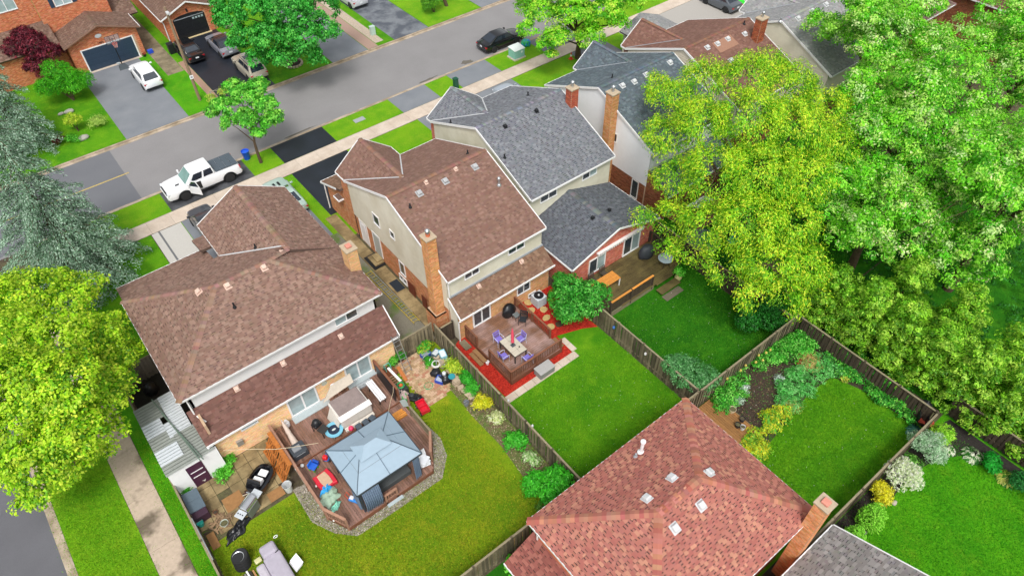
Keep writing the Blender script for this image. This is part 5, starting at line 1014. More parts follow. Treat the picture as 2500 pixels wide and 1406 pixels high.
def car(label, loc, rz, pt, L=4.7, Wd=1.82, H=1.45, wb=2.75, rw=.33, top=None, cab=None, group='parked cars', name='parked_car', cat='car', plate=True, rim=None, roofmat=None, rails=False, sunroof=False, zb0=.24, split=2, doors=True):
    root = thing(name, label, cat, loc, rz, group); hl = L/2; hw = Wd/2; m = MB(); xs = sorted(set([-hl, -hl+.06, hl-.08, hl]+[i*L/36-hl for i in range(1, 36)])); rings = []
    for x in xs:
        t = abs(x)/hl; w = hw*(1-.13*t**7); zt = interp(x, top); zb = zb0+(.12 if t > .93 else 0)
        if t > .985: zt -= .16; w *= .93; zb += .1
        for xw in (-wb/2-.05, wb/2-.05+.0):
            dx = abs(x-xw); ra = rw+.07
            if dx < ra: zb = max(zb, rw+math.sqrt(ra*ra-dx*dx)*.93)
        z3 = max(zt-.2, zb+.04); z4 = max(.42, zb+.02)
        half = [(0, zt+.025), (.62*w, zt+.01), (.9*w, zt-.045), (w*.985, z3), (w, max(min(z3-.02, .62), z4)), (w*.97, zb)]
        rings.append([(x, y, z) for y, z in half]+[(x, 0, zb)]+[(x, -y, z) for y, z in half[::-1][:-1]])
    n = len(rings[0]); vs = [v for r_ in rings for v in r_]; fs = []
    for i in range(len(rings)-1):
        for k in range(n): k2 = (k+1) % n; fs.append((i*n+k, i*n+k2, (i+1)*n+k2, (i+1)*n+k))
    fs += [tuple(range(n))[::-1], tuple((len(rings)-1)*n+k for k in range(n))]; m.faces(vs, fs); body = m.build('body', pt, root, local=True, smooth=True)
    b0, t0, t1, b1 = cab; zb_, zf = interp(b0, top)-.03, interp(b1, top)-.03; wbt, wt = hw*.9, hw*.7
    A = [(b0, -wbt, zb_), (b1, -wbt*.97, zf), (b1, wbt*.97, zf), (b0, wbt, zb_)]; T = [(t0, -wt, H), (t1, -wt, H-.02), (t1, wt, H-.02), (t0, wt, H)]
    MB().faces(A+T, [(0, 3, 2, 1), (4, 5, 6, 7), (0, 1, 5, 4), (1, 2, 6, 5), (2, 3, 7, 6), (3, 0, 4, 7)]).build('cabin', roofmat or pt, root, local=True, smooth=True, bevel=.07, seg=3)
    quad_slab([A[1], A[2], T[2], T[1]], .1, .9, .09, .91, .014).build('windshield', M_cglass, root, local=True)
    quad_slab([A[3], A[0], T[0], T[3]], .16, .9, .1, .9, .014).build('rear_window', M_cglass, root, local=True)
    for side, F in ((-1, [A[0], A[1], T[1], T[0]]), (1, [A[2], A[3], T[3], T[2]])):
        rngs = [(.12, .5), (.53, .9)] if split == 2 else [(.08, .33), (.36, .63), (.66, .92)]
        for s0, s1 in rngs: quad_slab(F, .22, .86, s0, s1, .012).build('side_window', M_cglass, root, local=True)
    for sx in (-1, 1):
        for sy in (-1, 1): wheel(root, sx*wb/2-.05, sy*(hw-.1), rw, .22, rim)
    for sy in (-1, 1):
        zt = interp(hl-.1, top); MB().box(hl-.16, sy*hw*.55, zt-.24, hl-.005, sy*hw*.88, zt-.11).build('headlight', M_hl, root, local=True, bevel=.03)
        zt = interp(-hl+.1, top); MB().box(-hl+.005, sy*hw*.52, zt-.3, -hl+.16, sy*hw*.9, zt-.14).build('taillight', M_tl, root, local=True, bevel=.02)
        MB().box(b1-.15, sy*(hw*.93), zf+.02, b1, sy*(hw+.16), zf+.14).build('mirror', pt, root, local=True, bevel=.03)
    if plate: MB().box(-hl-.012, -.16, .62, -hl+.03, .16, .76).build('licence_plate', M_plate, root, local=True)
    MB().box(-hl+.0, -hw*.84, .34, -hl+.1, hw*.84, .46).build('rear_bumper', M_black, root, local=True, bevel=.02)
    if rails:
        for sy in (-1, 1): MB().tube([(t0+.15, sy*wt*.92, H+.05), (t1-.15, sy*wt*.92, H+.05)], .025, 6).build('roof_rail', M_black, root, local=True)
    if sunroof: MB().box(t1-.75, -wt*.62, H-.012, t1-.15, wt*.62, H+.012).build('sunroof', M_cglass, root, local=True)
    return root
def sedan_top(L): h = L/2; return [(-h, .92), (-h*.55, 1.0), (h*.35, .98), (h*.9, .78), (h, .66)]
def suv_top(L): h = L/2; return [(-h, 1.02), (-h*.6, 1.06), (h*.42, 1.06), (h*.9, .93), (h, .8)]
P90 = math.pi/2
WHT, BLK = paint('white', hx('#eef0f3')), paint('black', hx('#14161a'), .2)
def rear_at(px, py, L, z=.4): p = G(px, py, z); return (p.x, p.y+L/2, 0)
car('white crossover parked on the grey drive by the basketball hoop', rear_at(379, 213, 4.6), P90, WHT, 4.6, 1.82, 1.66, 2.67, .35, suv_top(4.6), (-2.2, -1.75, .35, 1.05), rim=M_rim)
car('old black boxy sedan nearest the wooden pole', rear_at(484, 148, 4.5), P90, BLK, 4.5, 1.7, 1.38, 2.6, .31, [(-2.25, .95), (-1.2, .97), (.9, .94), (2.1, .86), (2.25, .7)], (-1.5, -.95, .2, .85))
car('grey sedan with dark roof in front of the garage side', rear_at(566, 134, 4.65), P90, paint('grey', hx('#8a8c96')), 4.65, 1.8, 1.42, 2.75, .33, sedan_top(4.65), (-1.75, -1.0, .3, 1.15), roofmat=paint('dark_roof', hx('#23262e')))
car('beige station wagon with roof rack on the black drive', rear_at(637, 192, 4.75), P90, paint('beige', hx('#b9b2a2')), 4.75, 1.84, 1.66, 2.75, .35, suv_top(4.75), (-2.3, -1.9, .3, 1.0), rails=True, sunroof=True)
car('glossy black sedan parked at the kerb up the street', (39.95, 52.82, -.12), 0, BLK, 4.85, 1.85, 1.45, 2.8, .34, sedan_top(4.85), (-1.95, -.85, .35, 1.25))
car('pale silver minivan at the top edge across the street', rear_at(883, 14, 4.9), P90, paint('silver', hx('#c2c4cc')), 4.9, 1.95, 1.72, 3.0, .34, suv_top(4.9), (-2.35, -2.0, .6, 1.5), split=3)
cs = car('pale green silver sports coupe half hidden beside the brown roof', (12.35, 44.15, 0), P90, paint('sage', hx('#a9bfb6')), 4.7, 1.85, 1.25, 2.6, .33, [(-2.35, .88), (-1.3, .95), (.5, .92), (2.1, .72), (2.35, .6)], (-1.9, -.7, -.05, .75))
for y in (-.25, .12): MB().box(.95, y, .84, 1.45, y+.16, .9).build('hood_vent', M_black, cs, local=True)
car('dark car peeking out past the corner house roof', (6.55, 44.75, 0), P90, paint('charcoal', hx('#2c3038')), 4.5, 1.8, 1.45, 2.65, .33, sedan_top(4.5), (-1.7, -.8, .35, 1.2))
car('silver grey car behind the slate grey front gable', (34.4, 43.6, 0), P90, paint('steel', hx('#9fa8b4')), 4.6, 1.82, 1.45, 2.7, .33, sedan_top(4.6), (-1.8, -.85, .35, 1.2))
car('dark grey sedan far up the street at the top edge', (62.75, 44.2, 0), P90, paint('graphite', hx('#565c64')), 4.6, 1.8, 1.45, 2.7, .33, sedan_top(4.6), (-1.75, -.85, .35, 1.2))
# pickup
pk = thing('pickup_truck', 'white crew cab pickup with open driver door and grey bed cover', 'pickup', (8.2, 50.1, 0), math.pi)
L, hw, rw, wb = 5.8, 1.0, .4, 3.57; top = [(-2.9, 1.22), (-.6, 1.26), (1.1, 1.22), (1.3, 1.2), (2.6, 1.1), (2.9, .95)]
xs = sorted(set([-2.9, -2.86, 2.83, 2.9]+[i*L/40-2.9 for i in range(1, 40)])); rings = []
for x in xs:
    t = abs(x)/2.9; w = hw*(1-.1*max(0, x/2.9)**6); zt = interp(x, top); zb = .42
    if t > .985: zt -= .14; w *= .95
    for xw in (-wb/2-.08, wb/2-.08):
        dx = abs(x-xw); ra = rw+.1
        if dx < ra: zb = max(zb, rw+math.sqrt(ra*ra-dx*dx)*.95)
    z3 = max(zt-.18, zb+.04); half = [(0, zt+.03), (.6*w, zt+.02), (.92*w, zt-.03), (w, z3), (w, max(.62, zb+.02)), (w*.97, zb)]
    rings.append([(x, y, z) for y, z in half]+[(x, 0, zb)]+[(x, -y, z) for y, z in half[::-1][:-1]])
n = len(rings[0]); fs = [(i*n+k, i*n+(k+1) % n, (i+1)*n+(k+1) % n, (i+1)*n+k) for i in range(len(rings)-1) for k in range(n)]+[tuple(range(n))[::-1], tuple((len(rings)-1)*n+k for k in range(n))]
MB().faces([v for r_ in rings for v in r_], fs).build('body', WHT, pk, local=True, smooth=True)
A = [(-.98, -.94, 1.2), (1.45, -.9, 1.16), (1.45, .9, 1.16), (-.98, .94, 1.2)]; T = [(-.86, -.74, 1.92), (.7, -.74, 1.9), (.7, .74, 1.9), (-.86, .74, 1.92)]
MB().faces(A+T, [(0, 3, 2, 1), (4, 5, 6, 7), (0, 1, 5, 4), (1, 2, 6, 5), (2, 3, 7, 6), (3, 0, 4, 7)]).build('cabin', WHT, pk, local=True, smooth=True, bevel=.09, seg=3)
M_cg2 = glass_mat('truck_glass', hx('#7fa09c'), .08)
quad_slab([A[1], A[2], T[2], T[1]], .08, .9, .08, .92, .014).build('windshield', M_cg2, pk, local=True); quad_slab([A[3], A[0], T[0], T[3]], .3, .88, .12, .88, .014).build('rear_window', M_cglass, pk, local=True)
for F in ([A[0], A[1], T[1], T[0]], [A[2], A[3], T[3], T[2]]):
    for s0, s1 in (((.06, .4), (.47, .86)) if F[0] is A[0] else ((.14, .53), (.6, .94))): quad_slab(F, .2, .84, s0, s1, .012).build('side_window', M_cglass, pk, local=True)
# cover, lights, wheels, running board; local +y is the driver's side (it faces the camera)
for k in range(4): MB().box(-2.82+k*.455, -.86, 1.29, -2.38+k*.455, .86, 1.335).build('bed_cover_panel', pm('bed_cover', hx('#4f5a64'), .6, .1, 8), pk, local=True, bevel=.012)
for sy in (-1, 1):
    for sx in (-1, 1): wheel(pk, sx*wb/2-.08, sy*.9, rw, .27, M_rim_d)
    MB().box(2.72, sy*.6, .86, 2.9, sy*.93, 1.02).build('headlight', M_hl, pk, local=True, bevel=.03); MB().box(-2.91, sy*.82, .85, -2.82, sy*.99, 1.15).build('taillight', M_tl, pk, local=True, bevel=.02); MB().box(1.2, sy*.98, 1.2, 1.33, sy*1.22, 1.42).build('mirror', WHT, pk, local=True, bevel=.03); MB().box(-.6, sy*.96, .36, 1.1, sy*1.1, .42).build('running_board', M_black, pk, local=True)
    for sx in (-1, 1):
        m = MB(); xw = sx*wb/2-.08; pts = [(xw+.5*math.cos(a), sy*1.005, rw+.5*math.sin(a)) for a in [i*math.pi/10 for i in range(11)]]; m.tube(pts, .04, 6); m.build('fender_flare', M_black, pk, local=True)
MB().box(2.82, -.85, .5, 2.98, .85, .72).build('front_bumper', WHT, pk, local=True, bevel=.05); MB().box(2.86, -.55, .74, 2.93, .55, .98).build('grille', M_black, pk, local=True); MB().box(-3.0, -.95, .5, -2.86, .95, .68).build('rear_bumper', M_chrome, pk, local=True, bevel=.04); MB().box(1.75, .3, 1.2, 2.05, .42, 1.235).build('hood_scoop', M_black, pk, local=True)
MB().box(.3, .9, .55, 1.28, 1.008, 1.17).build('door_opening', M_black, pk, local=True)
dr = Matrix.Translation((1.28, 1.02, 0)) @ Matrix.Rotation(math.radians(-52), 4, 'Z')
do = MB().box(-1.0, -.03, .5, 0, .03, 1.2, M=dr).build('open_door', WHT, pk, local=True, bevel=.02); m = MB()
for a, b in (((-.95, 0, 1.2), (-.78, 0, 1.72)), ((-.78, 0, 1.72), (-.42, 0, 1.72)), ((-.42, 0, 1.72), (-.02, 0, 1.22))): m.bar(dr @ Vector(a), dr @ Vector(b), .05, .06)
m.build('window_frame', WHT, do, local=True); MB().faces([dr @ Vector(v) for v in ((-.93, 0, 1.21), (-.05, 0, 1.21), (-.43, 0, 1.69), (-.77, 0, 1.69))], [(0, 1, 2, 3)]).build('pane', M_cglass, do, local=True); MB().box(-.9, .03, 1.0, -.72, .05, 1.06, M=dr).build('door_handle', WHT, do, local=True)
pk.children[0]['label'] = 'white truck body'
# person at the wheel, seen through the open door
pe = thing('person', 'person in a pale pink top sitting at the wheel of the white pickup', 'person', (7.75, 49.72, .45))
def skin_body(pts, edges, rad, name, mat, parent, sub=2, root=0):
    me = bpy.data.meshes.new(name); me.from_pydata(pts, edges, []); o = obj(name, me, mat, parent); md = o.modifiers.new('skin', 'SKIN')
    sv = me.skin_vertices[0].data if me.skin_vertices else None
    if sv is None:
        bm_ = bmesh.new(); bm_.from_mesh(me); bm_.verts.layers.skin.verify(); bm_.to_mesh(me); bm_.free(); sv = me.skin_vertices[0].data
    for v, r_ in zip(sv, rad): v.radius = (r_, r_) if not isinstance(r_, tuple) else r_
    sv[root].use_root = True; s2 = o.modifiers.new('sub', 'SUBSURF'); s2.levels = sub; s2.render_levels = sub; return o
pp = [(0, 0, .35), (0, 0, .6), (0, 0, .85), (0, 0, .93), (-.02, 0, 1.08), (0, .18, .8), (-.1, .25, .58), (-.32, .2, .62), (0, -.18, .8), (-.12, -.26, .58), (-.34, -.2, .62), (-.02, .1, .35), (-.42, .12, .38), (-.5, .12, .02), (-.02, -.1, .35), (-.42, -.12, .38), (-.5, -.12, .02)]
pe_o = skin_body(pp, [(0, 1), (1, 2), (2, 3), (3, 4), (2, 5), (5, 6), (6, 7), (2, 8), (8, 9), (9, 10), (0, 11), (11, 12), (12, 13), (0, 14), (14, 15), (15, 16)], [.15, .14, .14, .06, .1, .06, .05, .04, .06, .05, .04, .09, .08, .05, .09, .08, .05], 'body', pm('pink_top', hx('#c99a9a'), .8, .3, 12), pe)
# ================================================================== garden furniture, toys, clutter
def solid(name, label, cat, mb, mat, loc=None, group=None, **k):
    """a thing that is one shaped mesh; geometry given in local coordinates around loc"""
    o = mb.build(name, mat, **k)
    if loc is not None: o.location = loc
    return tag(o, label, cat, group)
def cm(hexc, rough=.5, var=.1, **k): return pm('c_'+hexc.strip('#')+('_%d' % int(rough*100)), hx(hexc), rough, var, 7, **k)
def bucket(label, loc, r, h, mat, name='bucket', cat='bucket', handle=True, inside=None):
    root = thing(name, label, cat, loc); MB().lathe([(r*.78, 0), (r, h), (r*1.06, h), (r*1.06, h-.03), (r*.97, h-.02), (r*.76, .03), (0, .03)], n=18).build('shell', mat, root, local=True, smooth=True)
    if handle: MB().tube([(r*math.cos(a), .12*r, h+.35*r*math.sin(a)) for a in [i*math.pi/8 for i in range(9)]], .008, 5).build('handle', M_metal, root, local=True)
    if inside: MB().lathe([(r*.9, h*.8), (0, h*.84)], n=14).build('contents', inside, root, local=True)
    return root
def lump(name, label, cat, loc, sx, sy, sz, mat, seed=0, sub=3, amp=.18, group=None, fr=3.0, rz=0):
    bm_ = bmesh.new(); bmesh.ops.create_icosphere(bm_, subdivisions=sub, radius=1); rr = random.Random(seed); ph = [rr.uniform(0, 6) for _ in range(6)]
    for v in bm_.verts:
        c = v.co.copy(); d = 1+amp*(math.sin(c.x*fr+ph[0])*math.sin(c.y*fr*1.3+ph[1])+.6*math.sin(c.z*fr*2+ph[2]+c.x*4)*math.cos(c.y*fr*2.2+ph[3])+.35*math.sin(c.x*fr*4+ph[4])*math.sin(c.y*fr*4.4+ph[5]))
        v.co = Vector((c.x*d*sx, c.y*d*sy, max(c.z*d*sz, -sz*.55)+sz*.55))
    me = bpy.data.meshes.new(name); bm_.to_mesh(me); bm_.free(); me.shade_smooth(); o = obj(name, me, mat); o.location = loc; o.rotation_euler.z = rz
    return tag(o, label, cat, group)
def drape(name, label, cat, loc, sx, sy, h, mat, seed=0, rz=0, folds=5, amp=.05, n=26):
    """cloth sheet crumpled on the ground / over something"""
    rr = random.Random(seed); ph = [rr.uniform(0, 6) for _ in range(6)]; vs = []; fs = []
    for i in range(n):
        for j in range(n):
            u, v = i/(n-1)*2-1, j/(n-1)*2-1; x, y = u*math.sqrt(1-v*v/2), v*math.sqrt(1-u*u/2); r = math.hypot(x, y); ed = 1+.14*math.sin(5*math.atan2(y, x)+ph[5])+.08*math.sin(9*math.atan2(y, x)+ph[4])
            z = h*max(0, 1-r**4)+amp*(math.sin(x*folds+ph[0]+2*y)*math.cos(y*folds*1.4+ph[1])+.6*math.sin(x*folds*2.3+ph[2]-y*folds*1.1))*(.4+.6*(1-r)); vs.append((x*sx*ed, y*sy*ed, max(z, 0)+.012))
    for i in range(n-1):
        for j in range(n-1): fs.append((i*n+j, (i+1)*n+j, (i+1)*n+j+1, i*n+j+1))
    o = MB().faces(vs, fs).build(name, mat); o.data.shade_smooth(); o.location = loc; o.rotation_euler.z = rz; sol = o.modifiers.new('thick', 'SOLIDIFY'); sol.thickness = .012; sol.offset = -1
    return tag(o, label, cat)
M_tarp = cm('#1d2024', .3, .2); M_gz = pm('gazebo_steel', hx('#94a9b9'), .5, .05, 3, spec=.4); M_gzd = cm('#3a4048', .5)
# ---- gazebo
gz = thing('gazebo', 'grey steel roofed gazebo with blue curtains on the deck', 'gazebo', (5.86, 19.64, .33)); X0, X1, Y0, Y1, ZE, ZT = 3.95, 7.78, 18.0, 21.26, 2.55, 3.35; tx0, tx1, ty = 5.2, 6.5, 19.63
for x, y in ((4.15, 18.2), (7.58, 18.2), (7.58, 21.06), (4.15, 21.06)): MB().box(x-.05, y-.05, .33, x+.05, y+.05, ZE).build('post', M_gzd, gz)
def gpanels(e0, e1, t0, t1, n):
    e0, e1, t0, t1 = map(Vector, (e0, e1, t0, t1))
    for i in range(n):
        a, b = i/n, (i+1)/n
        for v0, v1 in ((0, .5), (.5, 1)):
            P = [e0.lerp(e1, a).lerp(t0.lerp(t1, a), v0), e0.lerp(e1, b).lerp(t0.lerp(t1, b), v0), e0.lerp(e1, b).lerp(t0.lerp(t1, b), v1), e0.lerp(e1, a).lerp(t0.lerp(t1, a), v1)]; c = sum(P, Vector())/4
            P = [c+(p-c)*.985 for p in P]; P[0].z += random.uniform(-.01, .01); MB().slab(P, .015).build('roof_panel', M_gz, gz)
    for i in range(n+1):
        a = i/n; MB().bar(e0.lerp(e1, a)+Vector((0, 0, .012)), t0.lerp(t1, a)+Vector((0, 0, .012)), .035, .03).build('seam', cm('#5b6f7e'), gz)
ra_, rb_ = (tx0, ty, ZT), (tx1, ty, ZT)
gpanels((X0, Y0, ZE), (X1, Y0, ZE), ra_, rb_, 2); gpanels((X1, Y1, ZE), (X0, Y1, ZE), rb_, ra_, 2); gpanels((X0, Y1, ZE), (X0, Y0, ZE), (tx0, ty+.02, ZT), ra_, 2); gpanels((X1, Y0, ZE), (X1, Y1, ZE), rb_, (tx1, ty+.02, ZT), 2)
for a, b in (((X0, Y0), (X1, Y0)), ((X1, Y0), (X1, Y1)), ((X1, Y1), (X0, Y1)), ((X0, Y1), (X0, Y0))): MB().bar((*a, ZE-.04), (*b, ZE-.04), .07, .09).build('eave_beam', M_gzd, gz)
tt = MB(); c0 = [(4.95, 19.05, 3.28), (6.75, 19.05, 3.28), (6.75, 20.2, 3.28), (4.95, 20.2, 3.28)]; tops = [(5.5, 19.62, 3.62), (6.2, 19.62, 3.62)]
for P in ([c0[0], c0[1], tops[1], tops[0]], [c0[2], c0[3], tops[0], tops[1]], [c0[3], c0[0], tops[0]], [c0[1], c0[2], tops[1]]): MB().slab(P, .02).build('upper_roof_panel', M_gz, gz)
M_curt = pm('curtain', hx('#6d7f96'), .8, .1, 6)
for p, q, zt, zb, k in (((4.2, 18.08), (5.15, 18.02), 2.4, .42, 9), ((7.2, 18.05), (7.6, 18.1), 2.4, .42, 4), ((4.05, 18.3), (4.05, 19.0), 2.4, .42, 5)):
    vs = []; fs = []; n = k*6+1; pv_ = Vector((*p, 0)); qv = Vector((*q, 0)); nd = Vector(((qv-pv_).y, -(qv-pv_).x, 0)).normalized()
    for i in range(n):
        b = pv_.lerp(qv, i/(n-1))
        for j in range(6):
            t = j/5; o = math.sin(i/6*2*math.pi)*(.03+.05*t)+(.22*math.sin(t*math.pi) if k == 9 else 0); w_ = b+nd*o; vs.append((w_.x, w_.y, zt+(zb-zt)*t))
    for i in range(n-1):
        for j in range(5): fs.append((i*6+j, i*6+j+1, (i+1)*6+j+1, (i+1)*6+j))
    MB().faces(vs, fs).build('curtain', M_curt, gz).data.shade_smooth()
solid('sofa', 'dark grey low bench inside the gazebo', 'bench', MB().box(5.3, 18.5, .34, 7.2, 19.2, .75).box(5.3, 19.1, .75, 7.2, 19.3, 1.1), cm('#4a4e50', .8), bevel=.04)
solid('stepping_slab', 'pale grey slab step in the gravel before the gazebo', 'slab', MB().box(5.24, 17.75, .02, 6.18, 18.1, .1), cm('#aebcc0', .8), bevel=.01)
# ---- hot tub
ht = thing('hot_tub', 'white hot tub with sagging grey brown cover on the deck', 'hot tub', (6.6, 23.9, .45)); MB().box(5.65, 23.15, .45, 7.6, 24.75, 1.25).build('shell', cm('#d9d4cd', .5), ht, bevel=.08); MB().box(5.75, 23.42, 1.25, 7.5, 24.72, 1.36).build('cover', pm('tub_cover', hx('#8a7c79'), .8, .2, 4), ht, bevel=.05)
MB().slab([(5.62, 23.1, 1.28), (7.62, 23.1, 1.28), (7.62, 23.4, 1.42), (5.62, 23.4, 1.42)], .06).build('cover_fold', cm('#e6e3de', .5), ht); MB().slab([(5.5, 24.85, 1.35), (7.5, 24.85, 1.6), (7.5, 25.1, 2.15), (6.3, 25.1, 2.1)], .06).build('raised_cover', cm('#cfc4b4', .6), ht)
MB().slab([(5.35, 23.3, .5), (5.62, 23.3, 1.1), (5.62, 24.4, 1.25), (5.3, 24.4, .5)], .04).build('side_panel', cm('#d6d0c6', .6), ht)
for a, b in (((6.3, 25.12, 2.08), (7.4, 25.12, 1.95)), ((6.3, 25.12, 2.08), (6.0, 25.12, 1.3)), ((7.4, 25.12, 1.95), (7.5, 25.12, 1.3)), ((6.8, 25.12, 2.0), (6.8, 25.12, 1.3))): MB().bar(a, b, .06, .06).build('frame_bar', M_white, ht)
solid('tub_step', 'white slatted step board beside the hot tub', 'step', MB().box(5.7, 22.86, .46, 7.55, 23.08, .62).box(5.7, 22.92, .62, 6.6, 23.06, .68), cm('#d4cdc2', .6), bevel=.02)
for k, x in enumerate((6.35, 6.8, 7.22)):
    s = thing('stool', ('left', 'middle', 'right')[k]+' one of three small grey stools behind the gazebo roof', 'stool', (x, 22.55, .45), .1*k, 'grey stools'); MB().box(-.17, -.17, .4, .17, .17, .48).build('seat', cm('#4c5660', .6), s, local=True, bevel=.02)
    for sx in (-.13, .13):
        for sy in (-.13, .13): MB().box(sx-.02, sy-.02, 0, sx+.02, sy+.02, .4).build('leg', M_black, s, local=True)
# folding table with white boards
wt = thing('folding_table', 'white folded awning roll on a trestle beside the hot tub', 'table', (8.35, 23.9, .45)); 
for k in range(4): MB().box(8.12+k*.11, 23.1, .98+.04*(k % 2), 8.21+k*.11, 24.75, 1.08+.04*(k % 2)).build('white_board', M_white, wt, bevel=.02)
for x, y in ((8.15, 23.3), (8.5, 23.3), (8.15, 24.5), (8.5, 24.5)): MB().box(x-.02, y-.02, .45, x+.02, y+.02, .98).build('leg', M_black, wt)
solid('screen_panel', 'black mesh screen leaning on the deck rail', 'panel', MB().slab([(9.0, 22.95, .46), (9.12, 25.2, .46), (9.16, 25.2, 1.5), (9.1, 22.95, 1.45)], .03), cm('#22252a', .4))
solid('rolled_screen', 'grey folded frame on the deck by the sliding door', 'frame', MB().box(7.7, 24.95, .46, 8.6, 25.25, .62).box(7.8, 25.0, .62, 8.4, 25.1, .72), cm('#a5acb0', .5), bevel=.02)
# trampoline
tr = thing('mini_trampoline', 'mini trampoline with pale blue rim on the deck', 'trampoline', (5.2, 23.35, .45)); R = .52
MB().lathe([(R*.62, .26), (R*.64, .285), (R, .285), (R, .24), (R*.62, .25)], n=28).build('rim_pad', cm('#7cc0d8', .5), tr, local=True, smooth=True); MB().lathe([(0, .265), (R*.64, .265), (R*.64, .255), (0, .255)], n=28).build('mat', cm('#1f2c42', .6), tr, local=True)
for k in range(6): a = k*math.pi/3; MB().tube([(R*.9*math.cos(a), R*.9*math.sin(a), .25), (R*.9*math.cos(a), R*.9*math.sin(a), 0)], .02, 6).build('leg', M_metal, tr, local=True)
MB().lathe([(0, .29), (.12, .288), (.12, .28), (0, .28)], n=14, M=Matrix.Scale(.55, 4, (0, 1, 0))).build('mat_logo', cm('#c7d0cc', .6), tr, local=True)
# smoker grill
sm = thing('charcoal_grill', 'small black charcoal grill between trampoline and sliding door', 'grill', (4.6, 23.9, .45), .3); MB().box(-.25, -.05, .5, .25, .35, .72).build('firebox', M_black, sm, local=True, bevel=.05); MB().lathe([(0, .26), (.12, .24), (.21, .14), (.24, 0)], n=16, M=Matrix.Translation((0, .15, .72))).build('lid', M_black, sm, local=True, smooth=True); MB().box(-.25, -.55, .48, .25, -.08, .52).build('side_shelf', cm('#33302e', .7), sm, local=True)
for x, y in ((-.22, .3), (.22, .3), (-.22, -.5), (.22, -.5)): MB().box(x-.02, y-.02, 0, x+.02, y+.02, .5).build('leg', M_black, sm, local=True)
# propane tank, patio umbrella, bbq plate
pt_ = thing('propane_tank', 'white propane tank by the peach wall', 'tank', (3.3, 25.4, .45)); MB().lathe([(.11, 0), (.17, .06), (.18, .3), (.14, .4), (.05, .43), (.05, .47)], n=16).build('cylinder', M_white, pt_, local=True, smooth=True); MB().lathe([(.1, .42), (.1, .52), (.09, .52), (.09, .42)], n=14).build('collar', M_white, pt_, local=True)
um = thing('patio_umbrella', 'folded beige patio umbrella leaning on the deck', 'umbrella', (3.15, 24.3, .45)); ax = Matrix.Translation((3.05, 23.75, .48)) @ Matrix.Rotation(.95, 4, 'X') @ Matrix.Rotation(0, 4, 'Z')
MB().lathe([(.025, -.1), (.025, .2), (.2, .22), (.16, .6), (.12, .9), (.14, .95), (.1, 1.4), (.03, 1.75), (0, 1.8)], n=10, M=Matrix.Translation((3.1, 23.75, .55)) @ Matrix.Rotation(-1.05, 4, 'X')).build('folded_canopy', pm('beige_canopy', hx('#cbb8aa'), .8, .1, 8), um, smooth=True); MB().tube([(3.1, 23.6, .5), (3.1, 23.95, .7)], .025, 8).build('pole', M_metal, um)
gb = thing('griddle', 'dark grey flat grill station on the deck edge', 'grill', (3.05, 23.3, .45)); MB().box(2.6, 23.0, .45, 3.45, 23.75, .98).build('cabinet', cm('#3f454c', .5), gb, bevel=.03); MB().box(2.75, 23.2, .98, 3.2, 23.55, 1.04).build('burner', M_metal, gb); MB().tube([(2.75, 22.97, .9), (3.3, 22.97, .9)], .02, 6).build('handle', M_chrome, gb)
# toys on the lower deck
zl = .33
def ball(label, px, py, z, r, col): p = G(px, py, z+r); return solid('ball', label, 'ball', MB().lathe([(0, -r)]+[(r*math.cos(a), r*math.sin(a)) for a in [(-1+i/6)*math.pi/2+0 for i in range(1, 12)]]+[(0, r)], n=16), cm(col, .4), (p.x, p.y, z+r), smooth=True)
ball('white ball on the lower deck by the rail', 738, 1136, zl, .11, '#d8d8d8'); ball('small white ball by the deck rail post', 724, 1143, zl, .1, '#d0d0ce'); ball('little white ball on the deck corner', 815, 1270, zl, .06, '#dcdcdc'); ball('tiny white ball beside the red sandbox', 772, 1186, zl, .07, '#e0dcd6')
p = G(765, 1140, .5); tc = thing('toy_chair', 'blue and green plastic child chair on the lower deck', 'toy chair', (p.x, p.y, zl), .5); MB().box(-.2, -.2, .2, .2, .2, .28).build('seat', cm('#2a62c8', .4), tc, local=True, bevel=.03); MB().box(-.2, .16, .28, .2, .22, .55).build('backrest', cm('#2f74d8', .4), tc, local=True, bevel=.03)
for x in (-.15, .15):
    for y in (-.15, .15): MB().box(x-.04, y-.04, 0, x+.04, y+.04, .2).build('leg', cm('#4cb04a', .4), tc, local=True)
MB().box(.22, -.18, .15, .34, .2, .42).build('armrest', cm('#1f4ea8', .4), tc, local=True, bevel=.03)
p = G(800, 1110, .6); rt = thing('ride_on_toy', 'red and blue ride on toy under the gazebo corner', 'toy', (p.x, p.y, zl), .7); MB().box(-.35, -.16, .1, .3, .16, .34).build('body', cm('#2f77cf', .35), rt, local=True, bevel=.1); MB().box(-.4, -.14, .3, -.15, .14, .62).build('hood', cm('#d8262c', .35), rt, local=True, bevel=.08)
for x in (-.22, .2):
    for y in (-.17, .17): MB().lathe([(0, -.03), (.1, -.03), (.1, .03), (0, .03)], n=14, M=Matrix.Translation((x, y, .1)) @ Matrix.Rotation(P90, 4, 'X')).build('wheel', M_black, rt, local=True)
p = G(794, 1172, .5); sb = thing('sandbox_table', 'red plastic play table with tan sand inset', 'sandbox', (p.x, p.y, zl), .08); MB().prism([(-.45, -.55), (-.2, -.5), (.2, -.5), (.45, -.55), (.5, 0), (.45, .55), (.2, .5), (-.2, .5), (-.45, .55), (-.5, 0)], 0, .28).build('shell', cm('#d02a3c', .4), sb, local=True, bevel=.05); MB().prism([(-.24, -.42), (.24, -.42), (.28, 0), (.24, .42), (-.24, .42), (-.28, 0)], .2, .305).build('lid', cm('#c9a98c', .7), sb, local=True, bevel=.02)
